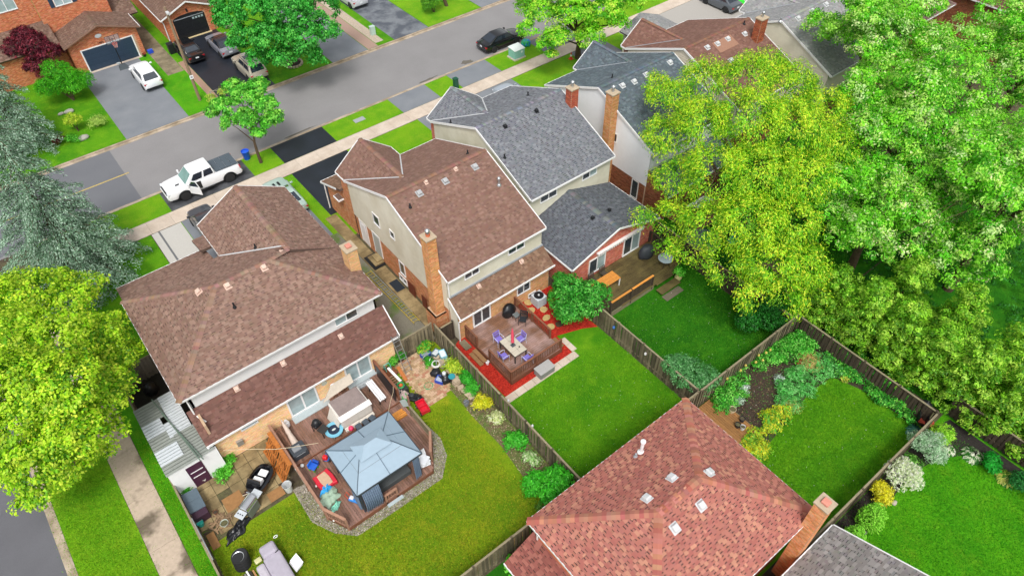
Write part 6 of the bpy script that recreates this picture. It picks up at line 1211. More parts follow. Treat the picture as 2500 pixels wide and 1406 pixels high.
p = G(803, 1213, .4); drape('toy_tent', 'crumpled green grey tent fabric at the deck rail', 'tent', (p.x, p.y, zl), .62, .48, .22, pm('tent_green', hx('#9fb8a2'), .7, .2, 7), 3, .4); p = G(795, 1196, .6); drape('tent_flap', 'blue fabric flap above the green tent', 'fabric', (p.x+.05, p.y+.1, zl+.02), .42, .22, .3, cm('#2f9fe0', .5), 5, .3); p = G(818, 1232, .5); drape('folded_mat', 'folded mint green mat beside the tent fabric', 'mat', (p.x, p.y-.02, zl), .36, .18, .14, cm('#86d0b8', .6), 6, .5)
p = G(866, 1220, .5); tw = thing('toy_stroller', 'blue and white toy cart with green wheel by the gazebo post', 'toy', (p.x, p.y, zl), -1.0); MB().box(-.32, -.14, .1, .3, .14, .3).build('tray', cm('#2f86d8', .4), tw, local=True, bevel=.05); MB().box(-.25, -.1, .3, -.02, .1, .42).build('seat', cm('#e6e6ea', .4), tw, local=True, bevel=.04); MB().lathe([(0, -.04), (.1, -.04), (.1, .04), (0, .04)], n=12, M=Matrix.Translation((.34, 0, .1))).build('wheel', cm('#b6d82a', .4), tw, local=True); MB().tube([(-.3, -.1, .3), (-.45, -.1, .6), (-.45, .1, .6), (-.3, .1, .3)], .02, 6).build('handle', cm('#d8502c', .4), tw, local=True)
ball('pink ball behind the gazebo', 857, 1045, .45, .16, '#e0406a')
# white chairs stack at deck corner
wc = thing('folding_chairs', 'pile of folded white chairs at the right deck corner', 'chairs', (8.0, 18.45, zl))
for k in range(3): MB().box(-.28, -.24, .3+.16*k, .3, .22, .36+.16*k, M=Matrix.Rotation(.35*k-.2, 4, 'Z')).build('seat', cm('#d9dde2', .5), wc, local=True, bevel=.02); MB().slab([(-.28, .2, .36+.16*k), (.3, .2, .36+.16*k), (.3, .34, .8+.14*k), (-.28, .34, .8+.14*k)], .03).build('backrest', cm('#e4e6ea', .5), wc, local=True)
for x in (-.25, .25):
    for y in (-.2, .2): MB().tube([(x, y, 0), (x*1.1, y*1.1, .5)], .015, 6).build('leg', M_chrome, wc, local=True)
# lumber, planter, wagon, mower, ladder, hose
lm = thing('lumber_stack', 'stack of orange new lumber on the deck edge', 'lumber', (8.65, 22.1, zl))
for k in range(9): MB().box(8.28+random.uniform(-.04, .04), 21.78+(k % 5)*.12, zl+.002+.06*(k//5), 9.02+random.uniform(-.06, .03), 21.88+(k % 5)*.12, zl+.06+.06*(k//5)).build('board', M_orange, lm)
wg = thing('toy_wagon', 'red plastic child wagon on the lawn beside the deck', 'wagon', (10.03, 21.72, 0), math.radians(-97)); m = MB()
for a in ((-.45, -.27, .2, .45, .27, .26), (-.45, -.27, .26, .45, -.22, .48), (-.45, .22, .26, .45, .27, .48), (-.45, -.22, .26, -.4, .22, .48), (.4, -.22, .26, .45, .22, .48), (-.06, -.22, .26, .0, .22, .42)): m.box(*a)
m.build('tub', cm('#cf1f34', .35), wg, local=True, bevel=.015)
for x in (-.3, .3):
    for y in (-.27, .27): wv = MB().lathe([(0, -.04), (.12, -.04), (.12, .04), (0, .04)], n=16, M=Matrix.Translation((x, y, .12)) @ Matrix.Rotation(P90, 4, 'X')).build('wheel', M_black, wg, local=True); MB().lathe([(0, -.045), (.05, -.045), (.05, .045), (0, .045)], n=10, M=Matrix.Translation((x, y, .12)) @ Matrix.Rotation(P90, 4, 'X')).build('hub', M_white, wv, local=True)
MB().tube([(-.45, 0, .3), (-.9, 0, .75)], .018, 6).build('handle', M_black, wg, local=True)
lw_ = thing('lawn_mower', 'black lawn mower behind the red wagon', 'mower', (9.95, 22.75, 0), -.9); MB().box(-.4, -.26, .1, .35, .26, .28).build('deck', M_black, lw_, local=True, bevel=.06); MB().lathe([(.15, .28), (.15, .45), (.1, .5), (0, .5)], n=14).build('engine', cm('#3a3d42', .4), lw_, local=True); MB().tube([(-.35, -.2, .25), (-1.0, -.2, .95), (-1.0, .2, .95), (-.35, .2, .25)], .016, 6).build('handle', cm('#55585e', .4), lw_, local=True)
for x in (-.32, .28):
    for y in (-.28, .28): MB().lathe([(0, -.025), (.1, -.025), (.1, .025), (0, .025)], n=12, M=Matrix.Translation((x, y, .1)) @ Matrix.Rotation(P90, 4, 'X')).build('wheel', M_tyre, lw_, local=True)
def ladder(label, a, b, w, n, mat, side, name='ladder'):
    a, b, side = Vector(a), Vector(b), Vector(side).normalized(); root = thing(name, label, 'ladder', tuple(a))
    for s in (-1, 1): MB().bar(a+side*s*w/2, b+side*s*w/2, .03, .075).build('side_rail', mat, root)
    for i in range(n): c = a.lerp(b, (i+.5)/n); MB().tube([c-side*w/2, c+side*w/2], .017, 6).build('rung', mat, root)
    return root
ladder('aluminium ladder leaning on the corner house eave', (10.85, 24.5, 0), (10.75, 25.38, 2.85), .42, 9, M_metal, (1, 0, 0)); ladder('long yellow railed extension ladder lying between the two houses', (13.25, 33.5, .12), (13.4, 27.5, .12), .42, 22, pm('ladder_yellow', hx('#c8b24a'), .5, .2, 8), (1, 0, 0)); ladder('shorter aluminium ladder section lying inside the yellow ladder', (13.3, 32.8, .22), (13.43, 28.3, .22), .34, 16, M_metal, (1, 0, 0))
ho = MB(); cx, cy = 10.95, 23.25; pts = []
for i in range(150): a = i*.33; r = .18+.22*abs(math.sin(i*.13))+.06*random.random(); pts.append((cx+r*math.cos(a)*(1+.3*math.sin(i*.07)), cy+r*math.sin(a), .04+.05*(i/150)+.015*random.random()))
pts += [(10.8, 23.9, .03), (11.1, 24.4, .03), (11.0, 24.9, .03), (10.7, 25.2, .03)]
ho.tube(pts, .013, 5); solid('garden_hose', 'tangled tan garden hose pile on the brick patio', 'hose', ho, cm('#b9a27a', .5))
ho = MB(); pts = [(cx+.25+.3*math.cos(i*.4)*(1-.004*i), cy-.35+.25*math.sin(i*.4), .05+.0008*i) for i in range(60)]; ho.tube(pts, .012, 5); solid('garden_hose', 'small green hose coil at the foot of the tan hose pile', 'hose', ho, cm('#5aa06a', .5))
def coil(label, c, r, k, mat, th=.018, name='hose_coil'):
    return solid(name, label, 'hose', MB().tube([((r-.012*(i//20))*math.cos(i*.314), (r-.012*(i//20))*math.sin(i*.314), .02+.03*(i//20 % 3)) for i in range(20*k)], th, 5), mat, c)
coil('coiled white hose among the junk by the fence', (12.35, 23.75, .35), .27, 6, cm('#d8d8d4', .5)); coil('green coiled hose on the dark planter', (9.75, 23.6, .62), .22, 4, cm('#3fae62', .5))
pl = thing('planter', 'dark square planter with terracotta pot beside the deck', 'planter', (9.75, 23.55, 0)); MB().box(-.3, -.35, 0, .3, .35, .58).build('box', cm('#2d3430', .7), pl, local=True, bevel=.03); MB().lathe([(.08, .58), (.12, .72), (.09, .72), (0, .68)], n=12).build('pot', cm('#c4662c', .8), pl, local=True)
solid('tarp_bundle', 'grey crumpled sheet over the boxes beside the deck', 'sheet', MB().box(9.3, 23.2, .02, 9.65, 24.0, .6), cm('#9a9088', .8), bevel=.12); drape('sheet', 'pinkish grey cloth on the pile beside the deck', 'sheet', (9.55, 23.2, .3), .35, .4, .25, cm('#b3a09a', .8), 9)
solid('plastic_sheet', 'bright green plastic sheet behind the wagon', 'panel', MB().slab([(9.35, 22.6, .25), (9.7, 22.75, .2), (9.75, 23.05, .5), (9.4, 22.95, .55)], .02), cm('#2fa048', .4)); solid('grey_sheet', 'grey metal sheet on the deck corner by the wagon', 'panel', MB().slab([(9.1, 22.3, .5), (9.45, 22.2, .4), (9.5, 22.75, .45), (9.15, 22.8, .52)], .02), cm('#98a29e', .5)); solid('timber_post', 'upright pale timber board beside the wagon', 'timber', MB().box(9.42, 22.18, 0, 9.5, 22.3, 1.35), M_railA)
bd = thing('raised_planter', 'open timber planter frame with reddish earth', 'planter', (9.85, 24.7, 0))
for k in range(5): MB().box(9.3, 24.0+k*.17, .12+.03*k, 9.95, 24.08+k*.17, .2+.03*k).build('slat', M_railA, bd)
MB().box(9.3, 24.85, .0, 10.3, 25.5, .18).build('earth', cm('#7a4a30', .9), bd); solid('plank', 'long white plank leaning over the timber frame', 'plank', MB().bar((9.9, 25.3, .45), (10.0, 23.8, .4), .16, .04), M_white); solid('plank', 'rust orange board beside the leaning ladder', 'plank', MB().bar((10.45, 25.1, .3), (10.35, 24.0, .15), .22, .05), cm('#b8703a', .8)); solid('saw_horse', 'mint green metal stand by the wall', 'stand', MB().tube([(9.75, 25.6, 0), (9.75, 25.5, .6), (10.1, 25.5, .6), (10.1, 25.6, 0)], .03, 6).tube([(9.75, 25.25, 0), (9.75, 25.4, .6)], .03, 6).tube([(10.1, 25.25, 0), (10.1, 25.4, .6)], .03, 6), cm('#6fbfae', .5))
for k, (lb, c, s, col) in enumerate((('black bag beside the coiled white hose', (12.05, 23.35, 0), .33, '#22242a'), ('shiny black bag under the teal chair', (12.3, 22.6, 0), .38, '#1b1d22'), ('dark bag near the blue crate', (12.15, 23.0, 0), .25, '#2a2e36'), ('black bag behind the red wagon', (10.2, 22.4, 0), .3, '#202228'))): lump('rubbish_bag', lb, 'bag', c, s, s*.9, s*.8, cm(col, .3), k+3, 3, .16)
def crate(label, c, w, d, h, col, rz=0, fill=None):
    r_ = thing('crate', label, 'crate', c, rz); m = MB()
    for a in ((-w, -d, 0, w, d, .03), (-w, -d, .03, w, -d+.02, h), (-w, d-.02, .03, w, d, h), (-w, -d+.02, .03, -w+.02, d-.02, h), (w-.02, -d+.02, .03, w, d-.02, h)): m.box(*a)
    m.build('shell', cm(col, .45), r_, local=True)
    if fill: MB().box(-w+.03, -d+.03, .03, w-.03, d-.03, h*.8).build('contents', cm(fill, .7), r_, local=True)
    return r_
crate('blue recycling crate of bottles by the junk pile', (11.95, 22.75, 0), .22, .26, .3, '#1f4fc0', .5, '#a8b4c8'); crate('blue crate at the top of the junk pile', (12.35, 24.9, 0), .3, .22, .3, '#2450b4', .2, '#8a96a4'); crate('pale blue tub leaning at the fence', (13.1, 24.1, .2), .3, .2, .3, '#8fc8dc', 1.3, '#dce4e8'); crate('grey tub among the junk', (12.85, 24.5, .15), .25, .2, .28, '#5d7482', .3, '#c8d0d4'); crate('white tub in front of the pale blue tub', (12.95, 23.6, .1), .25, .18, .25, '#d8dde0', .6)
for k in range(4):
    o = solid('bicycle_wheel', ('bare bicycle wheel standing in the junk pile', 'second bicycle wheel behind the white hose', 'small bicycle wheel near the crate', 'bicycle wheel on the black bag')[k], 'wheel', MB().tube([(.24*math.cos(i*.31), 0, .25+.24*math.sin(i*.31)) for i in range(20)], .018, 5, closed=True), M_metal, (12.1+.16*k, 24.5-.35*k, .15)); o.rotation_euler.z = .5*k
tch = thing('chair', 'round teal seat chair beside the black bag', 'chair', (12.55, 22.35, 0), .4); MB().lathe([(0, .4), (.2, .4), (.22, .44), (.2, .47), (0, .46)], n=18).build('seat', cm('#2f8f9c', .4), tch, local=True, smooth=True)
for k in range(4): a = k*P90+.4; MB().tube([(.17*math.cos(a), .17*math.sin(a), .42), (.22*math.cos(a), .22*math.sin(a), 0)], .015, 5).build('leg', M_black, tch, local=True)
solid('water_jug', 'white plastic jug on the black bag', 'jug', MB().lathe([(.1, 0), (.12, .05), (.12, .2), (.05, .27), (.05, .3), (0, .3)], n=12), cm('#d5d9de', .4), (12.25, 22.7, .5), smooth=True)
# concrete blocks and paving stacks along the bed
blk = [(12.75, 24.3), (12.8, 23.95), (12.7, 23.6), (12.75, 22.95), (12.65, 22.4), (12.78, 22.2), (12.6, 21.95), (12.62, 21.55), (12.68, 21.2), (12.72, 20.9), (12.74, 20.6), (12.6, 20.2)]
wrd = ['stack of pale pavers nearest the side fence', 'second stack of pavers from the side fence', 'paver stack beside the coiled hose', 'square grey block with flat top', 'tan brick pile below the grey block', 'tan block pile leaning to the bed', 'tall tan block stack before the lawn corner', 'first low stone of the bed edge', 'second low stone of the bed edge', 'third low stone of the bed edge', 'fourth low stone by the grey bucket', 'flat square paver below the yellow bush']
for k, (x, y) in enumerate(blk):
    r_ = thing('paver_stack', wrd[k], 'stones', (x, y, 0), random.uniform(-.4, .4), 'stacked pavers along the bed'); nl = (3, 2, 5, 3, 4, 3, 5, 2, 2, 2, 2, 1)[k]
    for j in range(nl): MB().box(-.19, -.15, .09*j, .19, .15, .09*j+.085, M=Matrix.Translation((random.uniform(-.04, .04), random.uniform(-.04, .04), 0)) @ Matrix.Rotation(random.uniform(-.2, .2), 4, 'Z')).build('paver', pm('paver_tan', hx('#b7a48c'), .9, .2, 9, rnd=.18), r_, local=True, bevel=.008)
bucket('grey bucket standing on the lawn edge', (12.2, 20.4, 0), .16, .32, cm('#7d828a', .5)); bucket('white bucket beside the deck steps', (14.95, 22.0, 0), .12, .25, M_white); bucket('large pale grey bin by the pallet fence', (1.6, 22.0, 0), .24, .62, cm('#cfd2d2', .5), 'bin', 'bin'); bucket('white bucket by the purple shed door', (-1.72, 25.4, 0), .17, .34, cm('#d8d6d0', .5)); bucket('teal lidded bucket at the fence', (-2.85, 23.05, 0), .17, .36, cm('#2fb0a0', .4), inside=cm('#35c0ae', .4)); bucket('pale round planter bowl beside the firewood', (-1.88, 22.3, 0), .2, .25, cm('#c8d2c8', .5), 'plant_bowl', 'planter', False, M_soil); bucket('brown clay pot near the firewood', (-2.0, 23.2, 0), .12, .2, cm('#8a5a40', .8), 'plant_pot', 'pot', False, M_soil)
# patio left: storage box, firewood, steel grill, tarp, ride-on, pallets
sbx = thing('storage_box', 'grey lidded storage box with dark purple front at the low fence', 'storage box', (-2.6, 23.9, 0)); MB().box(-3.0, 23.15, 0, -2.25, 24.85, .62).build('box', cm('#3d2436', .6), sbx, bevel=.02)
for k in range(2): MB().slab([(-3.02, 23.55+.66*k, .72), (-2.22, 23.55+.66*k, .64), (-2.22, 24.2+.66*k, .64), (-3.02, 24.2+.66*k, .72)], .06).build('lid', cm('#5a6a76', .6), sbx)
fw_ = thing('firewood_pile', 'heap of split firewood around the round bowl', 'firewood', (-2.0, 22.6, 0))
for k in range(60): a = random.uniform(0, 6.28); r = random.uniform(.1, .55); x, y = -2.0+r*math.cos(a), 22.55+r*.9*math.sin(a); t = random.uniform(0, 3.14); l = random.uniform(.1, .22); z = .05+.14*(1-r/.6)*random.random(); MB().bar((x-l*math.cos(t), y-l*math.sin(t), z), (x+l*math.cos(t), y+l*math.sin(t), z+random.uniform(0, .06)), .07, .06).build('log', pm('split_wood', hx('#8a7156'), .9, .3, 9, rnd=.4), fw_)
gr = thing('gas_grill', 'stainless steel gas grill with side shelves on the slab patio', 'grill', (-.45, 22.15, 0), math.radians(28)); MB().box(-.38, -.3, .1, .38, .3, .75).build('cabinet', cm('#6f746c', .5), gr, local=True, bevel=.02); lidM = Matrix.Translation((0, 0, .86)) @ Matrix.Rotation(P90, 4, 'Y')
MB().lathe([(.0, -.4), (.29, -.4), (.29, .4), (0, .4)], n=20, M=lidM).build('hood', M_chrome, gr, local=True, smooth=True)
for s in (-1, 1): MB().box(s*.42, -.28, .76, s*.85, .25, .82).build('side_shelf', cm('#c0c6cc', .35), gr, local=True, bevel=.03)
MB().tube([(-.3, -.36, .92), (.3, -.36, .92)], .018, 6).build('handle', M_chrome, gr, local=True)
for k in range(3): MB().lathe([(.035, 0), (.03, .03), (0, .03)], n=10, M=Matrix.Translation((-.64, -.15+.14*k, .82))).build('knob', M_black, gr, local=True)
drape('grill_cover', 'crumpled black grill cover thrown on the lawn edge', 'cover', (-1.45, 21.65, .02), .85, .36, .16, cm('#1a1c20', .3, .2), 11, .45, 6, .07)
kj = thing('ride_on_car', 'glossy black child ride on car shell with white seat parts', 'ride on car', (.65, 23.3, 0), .6); 
def hull(sx, sy, z0, z1, n=24, sq=.75): return [(sx*math.copysign(abs(math.cos(a))**sq, math.cos(a)), sy*math.copysign(abs(math.sin(a))**sq, math.sin(a))) for a in [i*2*math.pi/n for i in range(n)]]
m = MB(); n = 24; rings = [(.62, .42, .12), (.72, .5, .3), (.68, .46, .48), (.56, .36, .5), (.5, .3, .34), (.0, .0, .32)]; vs = [(x, y, z) for sx, sy, z in rings for x, y in hull(sx, sy, 0, 0)]; fs = [(i*n+k, i*n+(k+1) % n, (i+1)*n+(k+1) % n, (i+1)*n+k) for i in range(len(rings)-1) for k in range(n)]; m.faces(vs, fs); m.build('shell', pm('gloss_black', hx('#0d0e14'), .12, .1, 5, coat=.8), kj, local=True, smooth=True)
MB().box(-.32, -.22, .36, .0, .2, .62).build('seat', M_white, kj, local=True, bevel=.05); MB().box(.12, -.2, .4, .42, .18, .47).build('white_tray', M_white, kj, local=True, bevel=.02); MB().slab([(-.6, -.3, .45), (-.3, -.3, .85), (-.3, .3, .85), (-.6, .3, .45)], .04).build('hood', MATS['gloss_black'], kj, local=True); MB().tube([(-.7, -.25, .35), (-.72, .0, .4), (-.7, .25, .35)], .03, 6).build('bumper', M_grid, kj, local=True)
drape('brown_mat', 'brown rag with white tools on the slab patio', 'mat', (-.2, 23.05, .04), .22, .4, .06, cm('#4a3026', .8), 4, .3); tag(MB().tube([(-.5, 23.2, .12), (-.15, 23.1, .14), (.05, 22.75, .12), (0.1, 22.55, .1)], .025, 6).build('driftwood', cm('#cbbfa8', .8)), 'pale bent branch lying on the brown rag', 'branch')
for k, (x, y, w, d) in enumerate(((-1.0, 23.25, .5, .45), (.95, 22.2, .42, .3), (-2.7, 21.85, .2, .5))): solid('plywood', ('square brown plywood sheet on the slab patio', 'brown board at the lawn edge of the slab patio', 'rusty board by the low fence')[k], 'board', MB().box(-w, -d, 0, w, d, .02), pm('plywood', hx('#9a7146'), .85, .2, 5), (x, y, .05))
pal_ = thing('pallet_fence', 'orange brown pallets standing along the deck side', 'pallets', (2.15, 23.7, 0))
for k in range(2):
    y0 = 22.45+k*1.32; lx = lambda z: 1.5+.55*z
    for j in range(7): MB().bar((lx(.05)+.05, y0+.08+j*.178, .05), (lx(1.3)+.05, y0+.08+j*.178, 1.3), .12, .02, up=(1, 0, 0)).build('slat', M_pallet, pal_)
    for z in (.1, .66, 1.24): MB().bar((lx(z), y0, z), (lx(z), y0+1.25, z), .09, .05).build('stringer', M_pallet, pal_)
    for a, b in ((.06, .6), (1.19, .6)): MB().bar((lx(.1)-.04, y0+a, .1), (lx(1.2)-.04, y0+b, 1.2), .09, .025, up=(1, 0, 0)).build('brace', M_pallet, pal_)
    MB().box(2.1, y0, 1.3, 2.34, y0+1.25, 1.35).build('top_board', M_pallet, pal_)
kj.scale = (1.25, 1.25, 1.2)
ho = MB(); ho.tube([(-.2, 25.5, 1.4), (.4, 25.0, 1.5), (1.2, 24.4, 1.5), (2.0, 23.8, 1.42), (2.8, 23.4, 1.3), (3.9, 22.0, 2.4)], .014, 5); solid('power_cord', 'pale cord strung from the wall over the pallets to the gazebo', 'cord', ho, cm('#d8c8a8', .6)); ho = MB().tube([(7.75, 21.2, 2.6), (8.4, 22.2, 1.9), (8.9, 22.8, 1.6), (9.2, 23.3, 1.5)], .014, 5); solid('power_cord', 'pale cord from the gazebo corner to the deck rail', 'cord', ho, cm('#d8c8a8', .6))
MB().box(.55, 25.6, .8, .9, 25.74, 1.2).build('meter_box', M_metal, hA)
# trailer-like covered pile at the bottom edge, tyres
ty = thing('tyre_stack', 'stack of car tyres with an alloy wheel on top', 'tyres', (-2.02, 19.75, 0))
for k in range(4): t_ = MB().lathe([(.2, .02), (.3, .0), (.33, .06), (.33, .16), (.3, .22), (.2, .2)], n=24, M=Matrix.Translation((.02*k, .01*k, .215*k))).build('tyre', M_tyre, ty, local=True, smooth=True)
m = MB().lathe([(.21, .72), (.23, .86), (.2, .84), (.19, .76), (0, .76)], n=24)
for k in range(7): m.box(-.025, .03, .78, .025, .2, .83, M=Matrix.Rotation(k*2*math.pi/7, 4, 'Z'))
m.build('rim', M_rim, ty, local=True); ty.scale = (1.25, 1.25, 1.1)
cp = thing('covered_pile', 'junk pile under a pale lilac grey cover at the bottom edge', 'covered pile', (-.75, 18.3, 0)); MB().box(-1.15, 17.2, 0, -.25, 19.0, .75).build('box', pm('lilac_cover', hx('#a9a3b0'), .7, .1, 4), cp, bevel=.1); MB().box(-1.1, 18.9, .1, -.3, 19.6, .9).build('chest', MATS['lilac_cover'], cp, bevel=.15); MB().box(-1.6, 17.6, .1, -1.15, 18.9, .7).build('bundle', cm('#b8b2bc', .7), cp, bevel=.12); MB().tube([(-.12+.1*math.cos(i*.42), 19.55, .95+.1*math.sin(i*.42)) for i in range(15)], .02, 6, closed=True).build('ring', M_white, cp); MB().box(-.5, 18.9, .75, -.35, 19.3, .8).build('dark_panel', M_black, cp)
for k in range(3): MB().slab([(-.12+.05*k, 17.6, .3+.1*k), (.28+.05*k, 17.75, .3+.1*k), (.2+.05*k, 18.35, .36+.1*k), (-.2+.05*k, 18.2, .36+.1*k)], .03).build('window_frame', M_white, cp)
for k in range(7): solid('scrap_timber', ('rusty', 'pale', 'brown', 'grey', 'white', 'dark', 'thin')[k]+' board in the timber heap beside the tyres', 'timber', MB().bar((-2.55+.13*k, 19.2+random.uniform(-.1, .1), .1+.05*(k % 3)), (-2.5+.13*k, 17.6, .12+.05*(k % 3)), .09, .05), (cm('#9a5a34', .8), cm('#c8b8a0', .8), cm('#7a5638', .8), cm('#8c8a86', .7), M_white, cm('#3a3430', .8), cm('#b58a5c', .8))[k])
solid('boat_cushion', 'pale yellow plastic cushion beside the tyres', 'cushion', MB().box(-.18, -.14, 0, .18, .14, .14), cm('#d8d6a0', .5), (-1.35, 19.45, .0), bevel=.05)
# carport
ca = thing('carport', 'corrugated metal carport with purple shed door', 'carport', (-2, 27.7, 0)); M_cor = pm('corrugated', hx('#7d827c'), .6, .15, 5); M_corw = pm('corrugated_white', hx('#b4babf'), .6, .08, 5)
def corr(x0, x1, y0, y1, z, mat, step=.2):
    vs = []; fs = []; n = int((y1-y0)/step*2)+1
    for i in range(n):
        y = y0+(y1-y0)*i/(n-1); zz = z+.075*(i % 2); vs += [(x0, y, zz), (x1, y, zz+.02)]
    for i in range(n-1): fs.append((2*i, 2*i+1, 2*i+3, 2*i+2))
    MB().faces(vs, fs).build('roof_sheet', mat, ca)
corr(-3.1, -1.75, 28.9, 30.3, 2.25, M_cor); corr(-1.75, -.9, 28.3, 30.3, 2.3, M_corw); corr(-3.1, -2.1, 27.9, 28.95, 2.28, M_corw); corr(-2.1, -.9, 27.3, 28.4, 2.29, M_corw); corr(-3.1, -1.9, 26.9, 27.95, 2.26, M_cor); corr(-3.1, -1.9, 25.9, 26.95, 2.29, M_corw); corr(-1.9, -.5, 25.2, 27.35, 2.27, M_cor); corr(-3.1, -1.9, 25.2, 25.95, 2.25, M_cor)
for a, b in (((-2.0, 30.2, 2.5), (-1.35, 24.9, 2.42)), ((-1.9, 29.0, 2.47), (-1.2, 24.9, 2.4))): MB().bar(a, b, .06, .05).build('roof_beam', cm('#66786c', .6), ca)
w = Wall(ca, (-3.05, 25.3), (-.42, 25.3), 0, 2.2, clad='siding', mat=M_wsid, lap=.15); Wall(ca, (-3.05, 30.2), (-3.05, 25.3), 0, 2.2, clad='plain', mat=M_wsid)
d_ = w.door(.85, 1.7, .05, 1.95, cm('#4a2440', .4), None, frame=False)
for z in (.9, 1.35): w.pbox(.95, 1.6, z, z+.05, .05, .07).build('slat', M_white, d_)
lump('water_barrel', 'black barrel in the dark corner behind the carport', 'barrel', (-1.9, 33.0, 0), .4, .4, .55, M_black, 2, 3, .03)
# ---- middle deck furniture
tb = thing('dining_table', 'pale tiled dining table on the brown deck', 'table', (16.55, 21.45, zB)); 
for i in range(2):
    for j in range(4): MB().box(-.46+i*.47, -.76+j*.385, .7, -.005+i*.47, -.39+j*.385, .73).build('tile', pm('table_tile', hx('#bdb6a6'), .5, .08, 6, rnd=.06), tb, local=True)
MB().box(-.48, -.78, .66, .48, .8, .698).build('frame', cm('#4a453e', .6), tb, local=True); MB().box(-.14, -.12, .731, .14, .14, .74).build('centre_tile', cm('#4a4f55', .5), tb, local=True)
for x in (-.42, .42):
    for y in (-.72, .72): MB().box(x-.03, y-.03, 0, x+.03, y+.03, .66).build('leg', cm('#3a3632', .6), tb, local=True)
solid('candle_cup', 'small dark cup on the tiled table', 'cup', MB().lathe([(.03, 0), (.04, .08), (.03, .08), (0, .02)], n=10), M_black, (16.75, 21.1, zB+.73))
pu = thing('patio_umbrella', 'closed pink umbrella standing in the tiled table', 'umbrella', (16.55, 21.5, zB)); MB().tube([(0, 0, 0), (0, 0, 2.3)], .02, 8).build('pole', M_black, pu, local=True); MB().lathe([(.1, 1.0), (.11, 1.05), (.07, 1.35), (.1, 1.38), (.085, 1.8), (.04, 2.2), (0, 2.35)], n=10).build('folded_canopy', pm('pink_canopy', hx('#e8506a'), .7, .2, 14), pu, local=True)
def patio_chair(label, loc, rz, mat, frame, group=None):
    c = thing('patio_chair', label, 'chair', loc, rz, group); MB().box(-.22, -.22, .4, .22, .22, .43).build('seat', mat, c, local=True, bevel=.01)
    m = MB()
    for k in range(6): m.bar((-.2+.08*k, -.23, .43), (-.2+.08*k, -.3, .86), .035, .015, up=(0, 1, 0))
    m.bar((-.24, -.3, .87), (.24, -.3, .87), .05, .03); m.bar((-.22, -.265, .65), (.22, -.265, .65), .03, .03); m.build('backrest', mat, c, local=True)
    for s in (-1, 1):
        MB().tube([(s*.25, -.26, .62), (s*.26, .1, .64), (s*.25, .22, .6), (s*.24, .22, 0)], .016, 6).build('front_leg', frame, c, local=True); MB().tube([(s*.24, -.3, .86), (s*.24, -.24, .42), (s*.24, -.3, 0)], .016, 6).build('rear_leg', frame, c, local=True)
    return c
PUR = cm('#7d6fc4', .6); FRM = cm('#cfd2e6', .4)
for lb, x, y, a in (('purple patio chair at the house end of the table', 16.3, 22.55, math.pi), ('purple patio chair on the far long side of the table', 17.35, 21.75, P90), ('purple patio chair on the near long side of the table', 15.75, 21.35, -P90), ('purple patio chair at the lawn end of the table', 16.75, 20.35, 0)): patio_chair(lb, (x, y, zB), a, PUR, FRM, 'purple chairs around the tiled table')
patio_chair('black mesh chair by the deck rail', (18.5, 22.9, zB), 2.2, cm('#24282c', .6), M_black)
lump('covered_grill', 'black covered barbecue against the house wall', 'grill', (18.25, 24.05, zB), .5, .34, .62, pm('black_cover', hx('#191b1f'), .35, .2, 9), 8, 3, .09, fr=2.4)
sdt = thing('side_table', 'small glass side table beside the black chair', 'table', (18.4, 23.45, zB)); MB().box(-.2, -.2, .4, .2, .2, .42).build('top', cm('#6f7474', .2), sdt, local=True)
for x in (-.17, .17):
    for y in (-.17, .17): MB().box(x-.012, y-.012, 0, x+.012, y+.012, .4).build('leg', M_black, sdt, local=True)
bx_ = thing('deck_box', 'grey wicker storage box against the front of the brown deck', 'storage box', (17.25, 19.3, 0)); MB().box(-.55, -.32, 0, .55, .32, .5).build('box', cm('#8f8e8c', .7), bx_, local=True); MB().box(-.58, -.35, .5, .58, .35, .56).build('lid', cm('#a5a4a2', .6), bx_, local=True, bevel=.015)
for z in (.15, .32): MB().box(-.555, -.325, z, .555, .325, z+.012).build('band', cm('#7a7977', .7), bx_, local=True)
ac = thing('air_conditioner', 'grey air conditioner unit on the red mulch', 'air conditioner', (20.6, 23.85, 0)); MB().box(-.38, -.38, .02, .38, .38, .8).build('case', cm('#c3cbd0', .5), ac, local=True, bevel=.03); MB().lathe([(.3, .8), (.33, .8), (.33, .83), (.3, .83)], n=20).build('fan_ring', M_black, ac, local=True); MB().lathe([(0, .805), (.3, .805)], n=20).build('fan_well', M_black, ac, local=True); m = MB()
for k in range(4): m.bar((0, 0, .815), (.26*math.cos(k*P90+.4), .26*math.sin(k*P90+.4), .815), .12, .008)
m.lathe([(.08, .82), (.06, .86), (0, .86)], n=12); m.build('fan', M_vent, ac, local=True)
for k in range(6): MB().box(-.385, -.386, .15+.1*k, .385, .386, .165+.1*k).build('louvre', cm('#9aa4aa', .5), ac, local=True)
for k, (px, py) in enumerate(((665, 165), (683, 225), (715, 290), (575, 170), (553, 115), (765, 200), (775, 265), (748, 130), (712, 65))):
    p = G(1100+px/2.924, 700+py/2.924, 0); pts = [(random.uniform(.8, 1.15)*.3*math.cos(i*.7), random.uniform(.8, 1.15)*.25*math.sin(i*.7)) for i in range(9)]
    solid('stepping_stone', ('tan flat stone right of the air conditioner', 'large round tan stone in the red mulch', 'pale stone nearest the deck rail end', 'pale stone left of the air conditioner', 'small pale stone by the basement window', 'dark round stone by the lilac', 'dark stone nearest the lawn', 'dark stone in the middle of the mulch', 'dark stone near the house corner')[k], 'stone', MB().prism(pts, 0, .05), (cm('#b9a06a', .9, .2) if k < 5 else cm('#4a3c2a', .9, .2)), (p.x, p.y, .015), bevel=.01)
